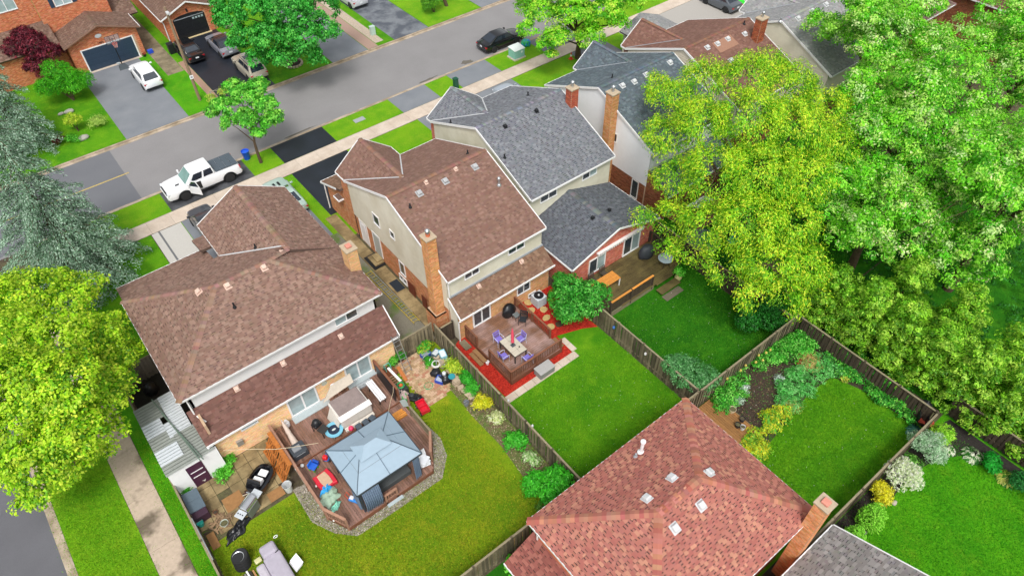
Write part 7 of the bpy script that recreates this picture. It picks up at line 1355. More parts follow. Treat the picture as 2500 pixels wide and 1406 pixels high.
# side of the middle house: porch step, mats, wooden gate panels
st = thing('concrete_steps', 'concrete door steps framed by a black mat', 'steps', (14.15, 34.1, 0)); MB().box(13.75, 33.35, .03, 14.66, 34.85, .12).build('mat', M_black, st); MB().box(13.95, 33.55, .12, 14.66, 34.65, .22).build('lower_step', M_slabstone, st); MB().box(14.2, 33.7, .22, 14.66, 34.5, .34).build('upper_step', M_slabstone, st)
solid('door_mat', 'dark blue doormat on the slab path', 'mat', MB().box(13.85, 30.6, .032, 14.5, 31.7, .05), cm('#232c36', .9))
for k, (a, b) in enumerate(((29.4, 30.3), (28.0, 28.6))):
    g_ = thing('wooden_hatch', ('red brown slatted panel leaning at the house base', 'narrow red brown panel nearest the side chimney')[k], 'panel', (14.6, (a+b)/2, 0)); 
    for j in range(int((b-a)/.13)): MB().box(14.52, a+.13*j, .03, 14.57, a+.115+.13*j, 1.1).build('slat', cm('#6e3420', .8), g_)
lump('garden_pot', 'dark plant pot behind the narrow gate', 'pot', (14.1, 25.35, 0), .18, .18, .22, cm('#2c3134', .5), 1, 2, .05)
for k, (x, y, z, s) in enumerate(((22.27, 18.6, 1.1, .09), (22.27, 15.9, 1.15, .08), (13.56, 18.1, 1.78, .07), (13.56, 16.0, 1.78, .07))): solid('fence_lantern', ('blue lantern hanging on the middle lawn fence', 'white lantern on the middle lawn fence', 'pale solar light on the gazebo yard fence', 'second pale solar light on the gazebo yard fence')[k], 'lantern', MB().lathe([(s*.5, 0), (s, .04), (s, .14), (s*.4, .2), (0, .2)], n=10), (cm('#3a6fb8', .4), cm('#d8d8d8', .4), cm('#c8cacc', .4), cm('#c8cacc', .4))[k], (x, y, z-.05), smooth=True)
# ---- addition deck furniture
bt = thing('picnic_table', 'orange slatted outdoor table on the olive deck', 'table', (24.55, 21.75, zC), .0)
for k in range(6): MB().box(-1.0, -.42+k*.142, .7, 1.0, -.29+k*.142, .735).build('slat', M_orange, bt, local=True)
for x in (-.95, .95):
    for y in (-.38, .38): MB().box(x-.03, y-.03, 0, x+.03, y+.03, .7).build('leg', M_trim, bt, local=True)
for k, x in enumerate((24.2, 25.2)): patio_chair(('dark chair tucked behind the left end of the orange table', 'dark chair tucked behind the right end of the orange table')[k], (x, 22.5, zC), math.pi, cm('#4a4238', .7), cm('#4a4238', .7))
lump('covered_grill', 'dark grey covered barbecue on the olive deck', 'grill', (28.9, 22.2, zC), .62, .42, .68, pm('charcoal_cover', hx('#32373e'), .6, .15, 9), 21, 3, .07, fr=2.2)
gt = thing('glass_table', 'round glass table on the olive deck corner', 'table', (29.2, 20.75, zC)); MB().lathe([(0, .7), (.5, .7), (.52, .715), (.5, .73), (0, .73)], n=28).build('top', pm('frosted_glass', hx('#a9b6c2'), .15, .08, 5, coat=.5), gt, local=True, smooth=True)
for k in range(4): a = k*P90+.5; MB().tube([(.15*math.cos(a), .15*math.sin(a), .7), (.36*math.cos(a), .36*math.sin(a), 0)], .018, 6).build('leg', M_black, gt, local=True)
yp = thing('plant_urn', 'pale yellow urn with green plant by the deck steps', 'planter', (29.35, 19.55, 0)); MB().lathe([(.14, 0), (.24, .15), (.26, .3), (.17, .5), (.2, .58), (.17, .58), (0, .5)], n=18).build('urn', cm('#c9bf84', .6), yp, local=True, smooth=True)
p_, t_, n_, l_, w_, c_, _ = crown_leaves([(29.35, 19.55, .75, .22)], 300, .16, ['#4fae2a', '#6fc03a'], per=6); obj('foliage', leaf_mesh('foliage', p_, t_, n_, l_, w_, c_, M_leaf, origin=(29.35, 19.55, 0)), M_leaf, yp)
# locust yard odds
solid('play_tent', 'bright blue plastic object under the locust', 'toy', MB().lathe([(.45, 0), (.3, .4), (.1, .8), (0, .85)], n=8), cm('#2fb4d0', .4), tuple(G(1790, 588, 0))); solid('white_canopy', 'white slanted canopy under the locust branches', 'canopy', MB().slab([(33.6, 23.0, 1.9), (35.4, 23.0, 1.9), (35.2, 22.0, 2.3), (33.8, 22.0, 2.3)], .04), M_white); gtb = solid('trampoline', 'round grey mesh trampoline half hidden under the locust', 'trampoline', MB().lathe([(0, .7), (1.1, .7), (1.2, .72), (1.2, .66), (0, .66)], n=28).tube([(1.1, 0, .66), (1.1, 0, 0)], .03, 6).tube([(-1.1, 0, .66), (-1.1, 0, 0)], .03, 6).tube([(0, 1.1, .66), (0, 1.1, 0)], .03, 6).tube([(0, -1.1, .66), (0, -1.1, 0)], .03, 6), cm('#5d6670', .6), (33.0, 20.6, 0))
dkW = thing('deck', 'reddish deck behind the white house under the locust', 'deck', (36, 22.9, 0)); planks(dkW, [(33.2, 21.6), (39.5, 21.6), (39.5, 24.4), (33.2, 24.4)], 'x', .3, cm('#8a5a44', .7, .3))
# ---- tan deck pots, corner seat
for k, (px, py, r, c) in enumerate(((1787, 1003, .2, '#d0c0a0'), (1811, 1026, .16, '#2a2a34'), (1800, 1040, .16, '#22252c'), (1812, 1046, .14, '#d8dde2'))): p = G(px, py, .3); bucket(('tan rimmed empty pot on the tan deck', 'dark pot on the tan deck edge', 'black pot with seedling on the tan deck', 'white pot on the tan deck')[k], (p.x, p.y, .25), r, .28, cm(c, .5), 'plant_pot', 'pot', False, M_soil)
solid('black_mat', 'black slatted mat at the end of the tan deck', 'mat', MB().box(22.3, 7.7, .02, 23.0, 8.3, .1), M_black)
for k, (px, py) in enumerate(((2252, 1023), (2271, 1031))):
    p = G(px, py, .5); c = thing('garden_chair', ('left', 'right')[k]+' black garden chair with red cushion in the fence corner', 'chair', (p.x, p.y, 0), .5+.2*k, 'red cushion chairs'); MB().box(-.24, -.24, .4, .24, .24, .48).build('cushion', cm('#c0503c', .8), c, local=True, bevel=.03); MB().box(-.26, .22, .4, .26, .27, .95).build('backrest', M_black, c, local=True)
    for x in (-.22, .22):
        for y in (-.22, .22): MB().box(x-.02, y-.02, 0, x+.02, y+.02, .4).build('leg', M_black, c, local=True)
kt = thing('kettle_grill', 'black kettle grill in the fence corner', 'grill', tuple(G(2249, 1005, 0))); MB().lathe([(0, .45), (.2, .5), (.3, .68), (.27, .85), (.12, .97), (0, 1.0)], n=18).build('bowl', M_black, kt, local=True, smooth=True); MB().box(-.06, -.02, 1.0, .06, .02, 1.05).build('handle', M_chrome, kt, local=True)
for k in range(3): a = k*2.09; MB().tube([(.12*math.cos(a), .12*math.sin(a), .5), (.28*math.cos(a), .28*math.sin(a), 0)], .018, 6).build('leg', M_black, kt, local=True)
# ---- street furniture
up_ = thing('utility_pole', 'leaning wooden utility pole with small white sign', 'pole', (12.67, 62.19, 0)); MB().tube([(0, 0, -.1), (0, 0, 8.7)], [.14, .1], 12).build('pole', pm('pole_wood', hx('#8f7a62'), .9, .2, 5, streak=(6, 6, .6)), up_, local=True, smooth=True); MB().box(-.16, -.15, 2.2, .16, -.13, 2.55).build('sign', M_white, up_, local=True); MB().box(-.08, -.156, 2.3, .08, -.151, 2.45).build('sign_print', M_grid, up_, local=True); MB().box(-.12, -.5, 8.2, .12, -.1, 8.4).build('lamp_head', M_vent, up_, local=True, bevel=.04)
bb = thing('blue_bin', 'blue plastic recycling bin on the kerb by the young maple', 'bin', (12.3, 51.15, 0)); MB().lathe([(.24, 0), (.32, .75), (.34, .78), (.31, .78), (.23, .05), (0, .05)], n=12).build('bin', cm('#1f55d0', .4), bb, local=True, smooth=True); MB().lathe([(.3, .68), (0, .7)], n=12).build('contents', cm('#2a62d8', .5), bb, local=True)
ub = thing('utility_box', 'mint green transformer box with pale top on the verge', 'utility box', (39.5, 49.75, 0)); MB().box(-.7, -.6, 0, .7, .6, .12).build('pad', M_conc, ub, local=True); MB().box(-.6, -.5, .12, .6, .5, .95).build('cabinet', cm('#8fc4bd', .5), ub, local=True, bevel=.02); MB().faces([(-.64, -.54, .95), (.64, -.54, .95), (.64, .54, 1.05), (-.64, .54, 1.05), (-.64, -.54, .99), (.64, -.54, .99), (.64, .54, 1.1), (-.64, .54, 1.1)], [(4, 5, 6, 7), (0, 1, 5, 4), (1, 2, 6, 5), (2, 3, 7, 6), (3, 0, 4, 7)]).build('lid', cm('#dfe6e4', .4), ub, local=True); MB().box(.18, -.512, .6, .34, -.5, .78).build('warning_sign', M_white, ub, local=True)
for lb, c, s, col in (('small pale green pedestal in the stone bed across the street', (31.1, 62.6, 0), (.25, .2, .85), '#b7cdc4'), ('dark green telecom pedestal on the near verge', (31.75, 48.95, 0), (.2, .2, .95), '#14503c')):
    r_ = thing('pedestal', lb, 'pedestal', c); MB().box(-s[0], -s[1], 0, s[0], s[1], s[2]).build('cabinet', cm(col, .5), r_, local=True, bevel=.04); MB().box(-s[0]-.02, -s[1]-.02, s[2], s[0]+.02, s[1]+.02, s[2]+.06).build('cap', cm(col, .4), r_, local=True, bevel=.02)
solid('valve_cover', 'grey rectangular valve cover in the verge lawn', 'cover', MB().box(-.5, -.28, 0, .5, .28, .03), cm('#9ea2a4', .7), (22.25, 50.15, .012), bevel=.01)
lump('recycling_bags', 'blue and green recycling bags beside the black sedan', 'bags', (41.6, 50.9, 0), .5, .4, .45, pm('recycle_bag', hx('#2f8fd0'), .35, .2, 7, base2=hx('#2fb070'), mixscale=2.2, mixlo=.48, mixhi=.54), 14, 3, .16)
co = thing('traffic_cone', 'orange traffic cone at the lime street maple', 'cone', (43.3, 46.1, 0)); MB().box(-.2, -.2, 0, .2, .2, .04).build('base', cm('#d84a24', .6), co, local=True); MB().lathe([(.15, .04), (.03, .7), (0, .7)], n=14).build('cone', cm('#e8501e', .5), co, local=True, smooth=True); MB().lathe([(.103, .3), (.075, .46)], n=14, M=Matrix.Scale(1.03, 4)).build('stripe', M_white, co, local=True)
# basketball hoop
bh = thing('basketball_hoop', 'portable basketball hoop before the navy garage door', 'basketball hoop', (9.2, 72.5, 0)); MB().faces([(-.5, -.45, 0), (.5, -.45, 0), (.35, .45, 0), (-.35, .45, 0), (-.42, -.38, .16), (.42, -.38, .16), (.22, .3, .3), (-.22, .3, .3)], [(4, 5, 6, 7), (0, 1, 5, 4), (1, 2, 6, 5), (2, 3, 7, 6), (3, 0, 4, 7)]).build('base', cm('#4a5258', .6), bh, local=True); MB().tube([(0, .2, .2), (0, .1, 1.8), (0, -.45, 3.1)], .045, 8).build('post', M_black, bh, local=True)
m = MB()
for a, b in (((-.62, -.6, 2.75), (.62, -.6, 2.75)), ((.62, -.6, 2.75), (.62, -.6, 3.5)), ((.62, -.6, 3.5), (-.62, -.6, 3.5)), ((-.62, -.6, 3.5), (-.62, -.6, 2.75)), ((-.22, -.6, 2.75), (-.22, -.6, 3.5)), ((.22, -.6, 2.75), (.22, -.6, 3.5)), ((-.22, -.61, 3.2), (.22, -.61, 3.2))): m.bar(a, b, .03, .03)
m.build('backboard_frame', cm('#3c4046', .5), bh, local=True); gl = pm('clear_backboard', hx('#cdd3d8'), .1, .05, 3); gl.node_tree.nodes['Principled BSDF'].inputs['Transmission Weight'].default_value = .85; MB().box(-.6, -.605, 2.77, .6, -.6, 3.48).build('backboard', gl, bh, local=True)
MB().tube([(.22*math.cos(i*.349), -.88+.22*math.sin(i*.349), 2.85) for i in range(18)], .014, 6, closed=True).build('rim', cm('#d84a3c', .4), bh, local=True); m = MB()
for k in range(10): a = k*.628; m.tube([(.22*math.cos(a), -.88+.22*math.sin(a), 2.85), (.13*math.cos(a+.4), -.88+.13*math.sin(a+.4), 2.45)], .008, 4); m.tube([(.22*math.cos(a), -.88+.22*math.sin(a), 2.85), (.13*math.cos(a-.4), -.88+.13*math.sin(a-.4), 2.45)], .008, 4)
m.build('net', cm('#e0a8a0', .7), bh, local=True); MB().box(-.42, .3, .28, -.1, .48, .45).build('weight_bag', cm('#b8bec0', .6), bh, local=True, bevel=.06)
solid('blue_box', 'small blue recycling box beside the brick garage', 'bin', MB().box(-.25, -.18, 0, .25, .18, .35), cm('#2450c8', .4), (12.2, 73.6, 0), bevel=.03); bucket('dark flower pot at the garage corner', (11.5, 73.3, 0), .16, .3, M_black, 'plant_pot', 'pot', False, cm('#a8442c', .8))
solid('waste_bin', 'black bin beside the old black sedan', 'bin', MB().box(-.28, -.3, 0, .28, .3, .95).box(-.3, -.33, .95, .3, .33, 1.02), M_black, (13.9, 72.2, 0), bevel=.04)
sc = thing('motor_scooter', 'pale motor scooter on the side path at the top edge', 'scooter', (12.9, 83.2, 0), P90); MB().box(-.5, -.14, .25, .1, .14, .7).build('body', M_white, sc, local=True, bevel=.08); MB().box(-.55, -.13, .7, 0, .13, .78).build('seat', M_black, sc, local=True, bevel=.04); MB().slab([(.3, -.18, .3), (.3, .18, .3), (.42, .16, .95), (.42, -.16, .95)], .06).build('front_shield', M_white, sc, local=True); MB().tube([(.4, -.3, 1.02), (.4, .3, 1.02)], .02, 6).build('handlebar', M_black, sc, local=True)
for x in (-.42, .55): MB().lathe([(.12, -.05), (.23, -.05), (.23, .05), (.12, .05)], n=16, M=Matrix.Translation((x, 0, .23)) @ Matrix.Rotation(P90, 4, 'X')).build('wheel', M_tyre, sc, local=True)
solid('green_slide', 'bright green plastic slide at the top edge by the far sedan', 'slide', MB().slab([(64.2, 42.6, .2), (65.0, 42.6, .2), (65.0, 44.0, 1.3), (64.2, 44.0, 1.3)], .1).box(64.2, 44.0, 0, 65.0, 44.3, 1.35), cm('#2fd02a', .4))
# tree ring of stones, spruce bed stones, boulders
rg = thing('stone_ring', 'ring of pale stones around the round maple', 'stone ring', (22.18, 62.55, 0)); rst = [MB().prism([(random.uniform(.75, 1.1)*.17*math.cos(i*.9), random.uniform(.75, 1.1)*.12*math.sin(i*.9)) for i in range(7)], 0, .16).mesh('stone') for _ in range(3)]
MB().lathe([(.72, .02), (0, .05)], n=20).build('mulch', MATS['dark_mulch'], rg, local=True)
for k in range(16): o = obj('stone', random.choice(rst), cm('#a89c88', .9, .2), rg); a = k*2*math.pi/16; o.location = (.82*math.cos(a), .82*math.sin(a), 0); o.rotation_euler.z = a+P90
sbd = thing('rock_bed', 'round bed of dark river rocks under the corner spruce', 'rock bed', (-1.85, 45.2, 0)); MB().lathe([(1.5, .0), (1.5, .03), (0, .05)], n=30).build('bed', MATS['dark_mulch'], sbd, local=True); rk = []
for s in range(4):
    bm_ = bmesh.new(); bmesh.ops.create_icosphere(bm_, subdivisions=1, radius=.11)
    for v in bm_.verts: v.co *= random.uniform(.8, 1.2); v.co.z *= .65
    me = bpy.data.meshes.new('rock'); bm_.to_mesh(me); bm_.free(); me.shade_smooth(); rk.append(me)
M_rock = pm('river_rock', hx('#7a7468'), .8, .3, 9, rnd=.5)
for k in range(170): a = random.uniform(0, 6.28); r = 1.45*math.sqrt(random.uniform(.2, 1)); o = obj('rock', random.choice(rk), M_rock, sbd); o.location = (r*math.cos(a), r*math.sin(a), .07+.03*random.random()); o.rotation_euler.z = a; s = random.uniform(.7, 1.4); o.scale = (s, s, s)
for k, (px, py, s) in enumerate(((170, 275, .45), (205, 340, .5), (150, 280, .3))): lump('boulder', ('long grey boulder under the weeping shrub', 'pale grey boulder at the golden conifer', 'small boulder beside the long one')[k], 'boulder', tuple(G(px, py, 0)), s, s*.6, s*.45, cm('#a8a49c', .9, .2), 30+k, 2, .12)
bou = cm('#8f867a', .9, .2); lump('boulder', 'grey garden boulder by the black sealed drive top', 'boulder', (20.3, 73.6, 0), .5, .4, .4, bou, 41, 2, .12)
# ================================================================== garden beds, hostas, clipped shrubs, grass tufts
shrub('yellow golden leaved bush in the gazebo yard bed', (12.85, 19.6, 0), .55, .8, 2400, ['#d8d22a', '#c4c41f', '#e6de4a', '#a8b41c'], .1); shrub('bright green hosta like clump halfway along the fence bed', (12.75, 16.5, 0), .5, .5, 1100, ['#3fae2a', '#5cc03c'], .2, asp=.35, stem=False); shrub('pale variegated plant below the yellow bush', (12.85, 18.5, 0), .42, .45, 900, ['#c8d29a', '#a9bf6a', '#dfe2b4'], .11, stem=False); shrub('small pale hosta near the red roof end of the bed', (12.8, 15.2, 0), .4, .3, 600, ['#a9c488', '#7fae5a', '#d0dcb4'], .16, stem=False)
shrub('leafy green plants behind the paver stacks', (13.1, 21.7, 0), .4, .7, 1700, ['#2f9a24', '#48b034'], .11, zc=.4); shrub('green plants between yellow bush and paver stacks', (13.1, 20.9, 0), .4, .55, 1400, ['#3aa22a', '#59b83a'], .1); shrub('yellow green lily clump by the white tub', (13.05, 22.95, 0), .35, .6, 700, ['#b8c83a', '#8fb42c'], .28, asp=.16, stem=False); shrub('green plant at the top corner of the junk pile', (12.6, 25.2, 0), .5, .6, 1500, ['#3f9a2a', '#58ae34', '#b8b43a'], .1); shrub('green plant beside the blue crate', (12.05, 24.3, 0), .35, .5, 900, ['#3f9a2a', '#58ae34'], .1); shrub('green plant in the corner of the peach wall', (10.4, 25.55, 0), .35, .6, 800, ['#3f9a2a', '#6cb83c'], .1); shrub('green vine beneath the leaning ladder', (11.0, 25.5, 0), .3, .9, 900, ['#2f8a22', '#48a030'], .1)
shrub('weedy green strip along the purple shed', (-.9, 25.15, 0), .6, .35, 1500, ['#4faa2a', '#6cc03c'], .09, stem=False); shrub('weeds beside the white downspout', (-.3, 25.5, 0), .45, .45, 1100, ['#4faa2a', '#6cc03c'], .09, stem=False); shrub('weeds at the storage box end', (-2.7, 25.1, 0), .35, .4, 800, ['#3f9a22', '#58ae34'], .09, stem=False); shrub('big leafed green plant beside the red roof corner', (8.6, 11.2, 0), .5, .4, 500, ['#4fae2a', '#6fc03c'], .22, stem=False)
def hosta(label, loc, r, cols, n=150, size=.3, name='hosta'):
    root = thing(name, label, 'plant', loc); a = RNG.uniform(0, 6.28, n); rr = r*np.sqrt(RNG.uniform(.05, 1, n)); d = np.stack([np.cos(a), np.sin(a), np.zeros(n)], 1)
    p = np.array(loc)+d*rr[:, None]+np.stack([np.zeros(n), np.zeros(n), .12+.28*(1-rr/r)+RNG.uniform(-.03, .03, n)], 1); nn = unit(d*.45+np.array([0, 0, 1.0])+RNG.normal(size=(n, 3))*.15); t = unit(d-nn*np.sum(d*nn, 1, keepdims=True))
    C = pal(cols); base = RNG.integers(0, len(C), n); l = size*RNG.uniform(.8, 1.2, n)
    obj('leaves', leaf_mesh('leaves', p, t, nn, l, l*.55, C[base]*RNG.uniform(.85, 1.1, n)[:, None], M_leaf, droop=.3, origin=loc), M_leaf, root); return root
hosta('white striped hosta at the top of the lower right lawn', tuple(G(2373, 1113, 0)), .55, ['#eef2dc', '#3f8a2a', '#e2ecc8', '#2f7a22'], 190, .26); hosta('second white striped hosta left of the bright green shrub', tuple(G(2310, 1098, 0)), .42, ['#eef2dc', '#3f8a2a', '#dfe8c4'], 120, .24); hosta('yellow striped hosta at the right of the lawn', tuple(G(2452, 1168, 0)), .5, ['#e0e07a', '#4a962a', '#d4dc66'], 130, .34); hosta('blue green hosta at the fence corner', tuple(G(2232, 1055, 0)), .45, ['#5f9a86', '#4c8a76'], 70, .34); hosta('white edged hosta near the red cushions', tuple(G(2214, 1000, 0)), .4, ['#7fa84a', '#e4e8cc', '#5c8a34'], 60, .3)
shrub('bright green leafy shrub between the hostas', tuple(G(2410, 1140, 0)), .55, .8, 2600, ['#1f9a2a', '#2fae38', '#178422'], .1); shrub('dark green shrub at the right frame edge below the cedars', tuple(G(2490, 1190, 0)), .7, .8, 2400, ['#1f6a2a', '#2a7a34'], .1); shrub('silver green willow shrub below the fence', tuple(G(2258, 1105, .3)), .95, 1.3, 6500, ['#a9c8a4', '#8fb48a', '#c2d8bc', '#7aa276'], .1, asp=.35); shrub('lime green shrub next to the silver willow', tuple(G(2290, 1075, 0)), .7, 1.0, 3400, ['#8fc832', '#7ab828', '#a6d448'], .1); shrub('small green hydrangea in the dark mulch', tuple(G(2220, 1135, 0)), .45, .45, 600, ['#5a9a34', '#86b85a', '#3f7a26'], .13)
shrub('round white variegated shrub on the fence bed', tuple(G(2195, 1175, .0)), .9, 1.25, 15000, ['#dfe8c6', '#ccdcae', '#eef2dc', '#b4cc94', '#d4e2ba'], .065, k=26, crad=.07, spread=.7, toneamp=.12); shrub('golden yellow euonymus behind the clipped conifers', tuple(G(2147, 1222, 0)), .62, 1.2, 4200, ['#e6d822', '#d4c81c', '#f0e450', '#b8b81c'], .085, k=9)
def clipped(label, loc, r, h, cols):
    root = thing('clipped_conifer', label, 'shrub', loc, 0, 'clipped conifers at the lower right'); bl = [(loc[0]+.12*math.cos(i*2.4), loc[1]+.12*math.sin(i*2.4), loc[2]+h*(.12+.76*i/9), r*(.85+.15*math.sin(i*.5) if i < 5 else 1.0-.12*(i-4))) for i in range(10)]
    p, t, nn, l, w, col, cc = crown_leaves(bl, 15000, .06, cols, per=9, crad=.04, asp=.5, zsq=.95, spread=.6, toneamp=.12); p[:, 2] = np.maximum(p[:, 2], .03)
    obj('foliage', leaf_mesh('foliage', p, t, nn, l, w, col, M_leaf_m, origin=loc), M_leaf_m, root); MB().tube([loc, (loc[0], loc[1], loc[2]+h*.7)], [.08, .03], 6).build('trunk', M_bark, root)
p = G(2112, 1285, 0); clipped('taller clipped green conifer beside the golden shrub', (p.x, p.y, 0), .6, 2.3, ['#86cc3e', '#74bc30', '#98d64e', '#66ae28']); p = G(2070, 1330, 0); clipped('shorter clipped green conifer by the grey roof corner', (p.x, p.y, 0), .5, 1.9, ['#7cc438', '#6ab42c', '#8ed048'])
for k, (px, py) in enumerate(((2108, 1300), (2097, 1312), (2085, 1318), (2182, 1228))): lump('rock', ('grey rock at the foot of the clipped conifers', 'brown rock beside the grey one', 'flat pale rock by the conifers', 'small rock below the golden shrub')[k], 'rock', tuple(G(px, py, 0)), .18, .14, .12, cm(('#77746e', '#6a5a4a', '#a8a498', '#b0a89a')[k], .9), 50+k, 2, .1)
# mass planting in the curved bed: nobody could count it
def mass(label, pts, cols, n, size, rmin=.25, rmax=.5, h=.55, asp=.4, name='garden_plants'):
    bl = []
    for x, y in pts: r = random.uniform(rmin, rmax); bl.append((x, y, random.uniform(.3, 1)*h*.6, r))
    p, t, nn, l, w, col, cc = crown_leaves(bl, n, size, cols, per=12, asp=asp, low=-.1, toneamp=.35); p[:, 2] = np.maximum(p[:, 2], .03)
    o = obj(name, leaf_mesh(name, p, t, nn, l, w, col, M_leaf), M_leaf); return tag(o, label, 'plants', None, 'stuff')
def inpoly(x, y, P):
    c = False
    for i in range(len(P)):
        (x1_, y1_), (x2_, y2_) = P[i], P[i-1]
        if (y1_ > y) != (y2_ > y) and x < (x2_-x1_)*(y-y1_)/(y2_-y1_)+x1_: c = not c
    return c
def scatter(pix, n):
    P = [tuple(G(*q)[:2]) for q in pix]; xs_ = [p[0] for p in P]; ys_ = [p[1] for p in P]; out = []
    while len(out) < n:
        x, y = random.uniform(min(xs_), max(xs_)), random.uniform(min(ys_), max(ys_))
        if inpoly(x, y, P): out.append((x, y))
    return out
mass('leafy green perennials massed along the rear fence bed', scatter(((1735, 985), (1800, 905), (1900, 850), (1950, 820), (2010, 815), (1990, 870), (1900, 880), (1850, 905), (1815, 940), (1800, 975), (1770, 1010)), 62), ['#4fae34', '#3f9a28', '#6cc04a', '#86cc5a', '#2f861f'], 15000, .14, h=.8)
mass('feathery pale green perennials around the dark earth', scatter(((1905, 930), (1960, 900), (2010, 880), (2035, 915), (1980, 955), (1935, 1005), (1905, 1000)), 34), ['#6fc46a', '#58b452', '#8ad07a', '#46a03c'], 9000, .14, asp=.25, h=.7)
mass('mixed green perennials under the cedars along the lawn edge', scatter(((2015, 830), (2060, 860), (2140, 920), (2220, 990), (2225, 1030), (2165, 1000), (2100, 945), (2040, 905)), 62), ['#3f9e2c', '#2f8a22', '#5ab43c', '#7cc44c', '#226a1a'], 15000, .14, h=.7)
mass('yellow green perennials beside the tan deck', scatter(((1815, 1075), (1850, 1040), (1900, 1010), (1925, 1015), (1890, 1060), (1850, 1120), (1825, 1120)), 26), ['#a8cc3a', '#c8d22a', '#7cb838', '#5aa82e', '#e0d03a'], 6500, .13, h=.6)
for k, (px, py, c) in enumerate(((1900, 930, '#c4d4c8'), (1817, 955, '#c8d2cc'), (1800, 985, '#b4c8b0'))): shrub(('silver artemisia in the dark earth', 'silver leaved plant by the rear fence', 'grey green plant near the tan deck')[k], tuple(G(px, py, 0)), .3, .35, 500, [c, '#a9bcae'], .1, stem=False)
shrub('straw coloured dry grass tuft in the bed', tuple(G(1980, 893, 0)), .5, .4, 700, ['#c8a868', '#b0904e', '#d8bc80'], .3, asp=.08, stem=False); shrub('yellow flowering clump at the bed edge', tuple(G(2060, 925, 0)), .35, .35, 700, ['#d8d05a', '#c0bc3a', '#8ab03a'], .08, stem=False); shrub('tan grass tuft beside the lawn', tuple(G(1930, 1000, 0)), .3, .35, 400, ['#b8b05a', '#a89c4a'], .25, asp=.08, stem=False); shrub('yellow shrub at the very end of the tan deck', tuple(G(1845, 1105, 0)), .45, .6, 1300, ['#d8cc2a', '#b8c432', '#8ab836'], .12, stem=False)
for k in range(9):
    px, py = ((1852, 868), (1862, 880), (1870, 862), (1845, 885), (1808, 905), (1820, 893), (1775, 925), (1880, 855), (1830, 872))[k]; p = G(px, py, .9); r_ = thing('allium_flower', 'tall tan allium seed head by the rear fence', 'flower', (p.x, p.y, 0), 0, 'allium seed heads'); MB().tube([(0, 0, 0), (.02, 0, .9)], .008, 4).build('stem', cm('#6a9a3a', .8), r_, local=True); MB().lathe([(0, .85), (.06, .88), (.08, .94), (.06, 1.0), (0, 1.03)], n=10).build('flower_head', cm('#c8b85a', .9, .3), r_, local=True, smooth=True)
shrub('red flowering plant in the curved bed', tuple(G(1948, 888, 0)), .12, .3, 120, ['#d8203a', '#c01830'], .08, stem=False)
# ground cover and undergrowth below the big trees
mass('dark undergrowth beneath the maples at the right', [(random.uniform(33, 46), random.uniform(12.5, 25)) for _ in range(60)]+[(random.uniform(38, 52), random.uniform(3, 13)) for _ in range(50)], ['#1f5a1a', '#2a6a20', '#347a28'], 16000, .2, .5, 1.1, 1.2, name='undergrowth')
# grass blades on the lawns nearest the camera
def blades(label, polys, n, cols, h=.06):
    P = []
    for poly in polys:
        xs_ = [p[0] for p in poly]; ys_ = [p[1] for p in poly]; P.append((min(xs_), max(xs_), min(ys_), max(ys_)))
    A = np.array([(b-a)*(d-c) for a, b, c, d in P]); k = RNG.choice(len(P), n, p=A/A.sum()); B = np.array(P)[k]
    x = B[:, 0]+(B[:, 1]-B[:, 0])*RNG.random(n); y = B[:, 2]+(B[:, 3]-B[:, 2])*RNG.random(n); a = RNG.uniform(0, 6.28, n); x += RNG.normal(0, .3, n); y += RNG.normal(0, .25, n); hh = h*RNG.uniform(.5, 1.4, n); w = .02*RNG.uniform(.6, 1.5, n)
    V = np.empty((n, 3, 3)); V[:, 0] = np.stack([x-w*np.cos(a), y-w*np.sin(a), np.full(n, .004)], 1); V[:, 1] = np.stack([x+w*np.cos(a), y+w*np.sin(a), np.full(n, .004)], 1); V[:, 2] = np.stack([x+RNG.normal(0, .03, n), y+RNG.normal(0, .03, n), hh], 1)
    C = pal(cols)[RNG.integers(0, len(cols), n)]*RNG.uniform(.7, 1.25, n)[:, None]; o = obj('grass', np_mesh('grass', V.reshape(-1, 3), np.arange(3*n).reshape(-1, 3), C, M_leaf_m), M_leaf_m); return tag(o, label, 'grass', None, 'stuff')
blades('short yellowish grass blades on the gazebo lawn', [rect(-2.6, 12.5, 11.4, 21.2)], 95000, ['#8aa01a', '#6f9214', '#a8a52a', '#5a8410'])
blades('short green grass blades on the middle lawn', [rect(13.6, 12.0, 22.2, 18.8)], 36000, ['#5c9a12', '#4a8a0e', '#74a81c'])
blades('dark green grass blades on the lawn behind the addition', [rect(22.5, 12.0, 30.9, 19.6)], 36000, ['#2f7a10', '#3f8a16', '#256a0c', '#5a9a20'])
blades('green grass blades on the curved bed lawn', [rect(19.6, 3.1, 30.6, 8.1)], 42000, ['#4f9410', '#5fa014', '#3f860c'])
blades('bright grass blades on the lower right lawn', [rect(20.8, -6, 32, 1.3)], 42000, ['#3f9a0c', '#52aa14', '#2f860a'])
blades('grass blades on the side street verge', [rect(-8.6, 12, -5.55, 30), rect(-3.95, 12, -3.2, 30)], 40000, ['#6aa414', '#86ae1e', '#55960f'])

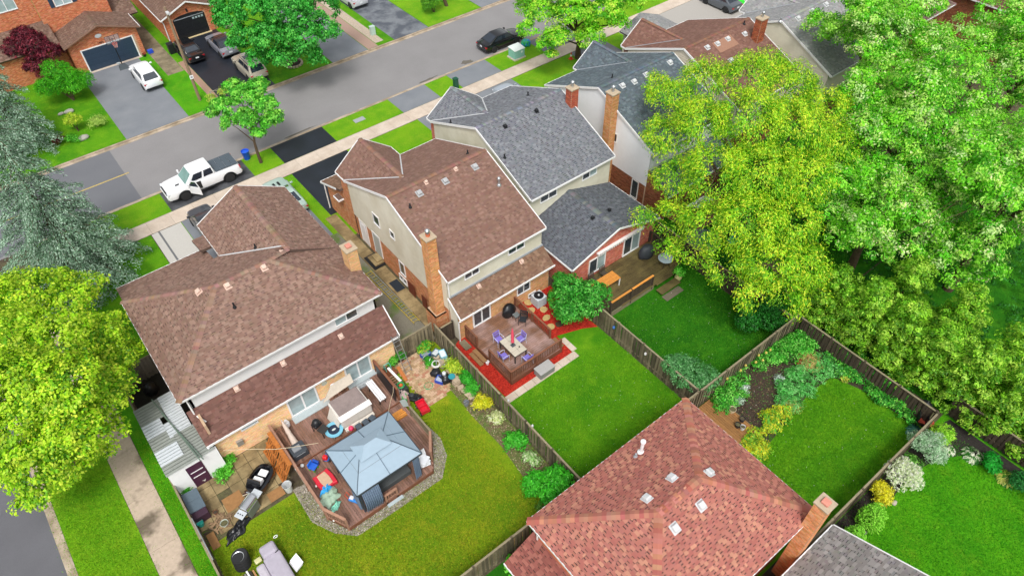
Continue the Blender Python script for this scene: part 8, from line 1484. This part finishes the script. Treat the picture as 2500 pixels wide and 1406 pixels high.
# loose gravel, mulch chips and earth clods as real pieces
def chips(name, label, poly, n, size, cols, z=.03, asp=.6, skip=None):
    P = poly; xs_ = [p[0] for p in P]; ys_ = [p[1] for p in P]; pts = []
    while len(pts) < n:
        x, y = random.uniform(min(xs_), max(xs_)), random.uniform(min(ys_), max(ys_))
        if inpoly(x, y, P) and not (skip and skip(x, y)): pts.append((x, y, z+random.uniform(0, .02)))
    p = np.array(pts); nn = unit(RNG.normal(size=(n, 3))*.35+np.array([0, 0, 1.0])); t = RNG.normal(size=(n, 3)); t = unit(t-nn*np.sum(t*nn, 1, keepdims=True)); l = size*RNG.uniform(.6, 1.4, n)
    C = pal(cols)[RNG.integers(0, len(cols), n)]*RNG.uniform(.7, 1.2, n)[:, None]
    return tag(obj(name, leaf_mesh(name, p, t, nn, l, l*asp, C, M_leaf_m, fold=.3, droop=.2), M_leaf_m), label, name.split('_')[0], None, 'stuff')
chips('gravel_stones', 'loose grey gravel stones around the gazebo deck', gpoly, 5000, .07, ['#b8b0a4', '#8f887c', '#d0c8bc', '#77705f', '#a89c8c'], .025, .8, lambda x, y: 2.5 < x < 9.2 and y > 19.3)
chips('mulch_chips', 'loose red wood chips around the middle deck', [(14.15, 24.4), (14.3, 19.4), (19.6, 19.4), (19.7, 21.0), (21.4, 20.4), (22.25, 19.9), (22.25, 24.6), (14.6, 24.6)], 6000, .09, ['#b8281a', '#9a1c12', '#c83a26', '#d0462e', '#84180f'], .03, .3, lambda x, y: 15.2 < x < 19 and y > 20)
chips('bed_litter', 'earth clods and dry leaves in the fence bed', [(12.1, 22.3), (13.4, 23.5), (13.4, 12.0), (11.9, 12.0), (11.8, 14), (12.1, 17), (12.0, 19.5)], 3500, .08, ['#8a7658', '#6a5a42', '#a89878', '#5f7a30', '#6f9a38', '#c4b498'], .02, .5)
chips('bed_litter', 'mulch and low weeds in the dark earth of the curved bed', [tuple(G(*p)[:2]) for p in ((1735, 985), (1800, 905), (1930, 812), (2010, 812), (2030, 915), (1975, 960), (1880, 1080), (1830, 1110))], 5000, .09, ['#4a3a2e', '#5c4a3a', '#6a5644', '#3f6a28', '#58923a', '#8a7658'], .02, .5)
chips('bed_litter', 'bark mulch and weeds below the clipped shrubs', [(21.0, 2.6), (31.4, 2.6), (32.1, 1.0), (30.2, 1.3), (28.2, 1.75), (25.5, 1.5), (23.2, 1.4), (21, 1.4)], 2500, .08, ['#3a332e', '#4a4038', '#5c5044', '#3f6a28'], .02, .5)
chips('clover_flowers', 'tiny white clover flowers dotted over the lawns', rect(13.6, 3, 30.5, 19.5), 500, .035, ['#e8ecdc', '#f0f0e4'], .06, .9)
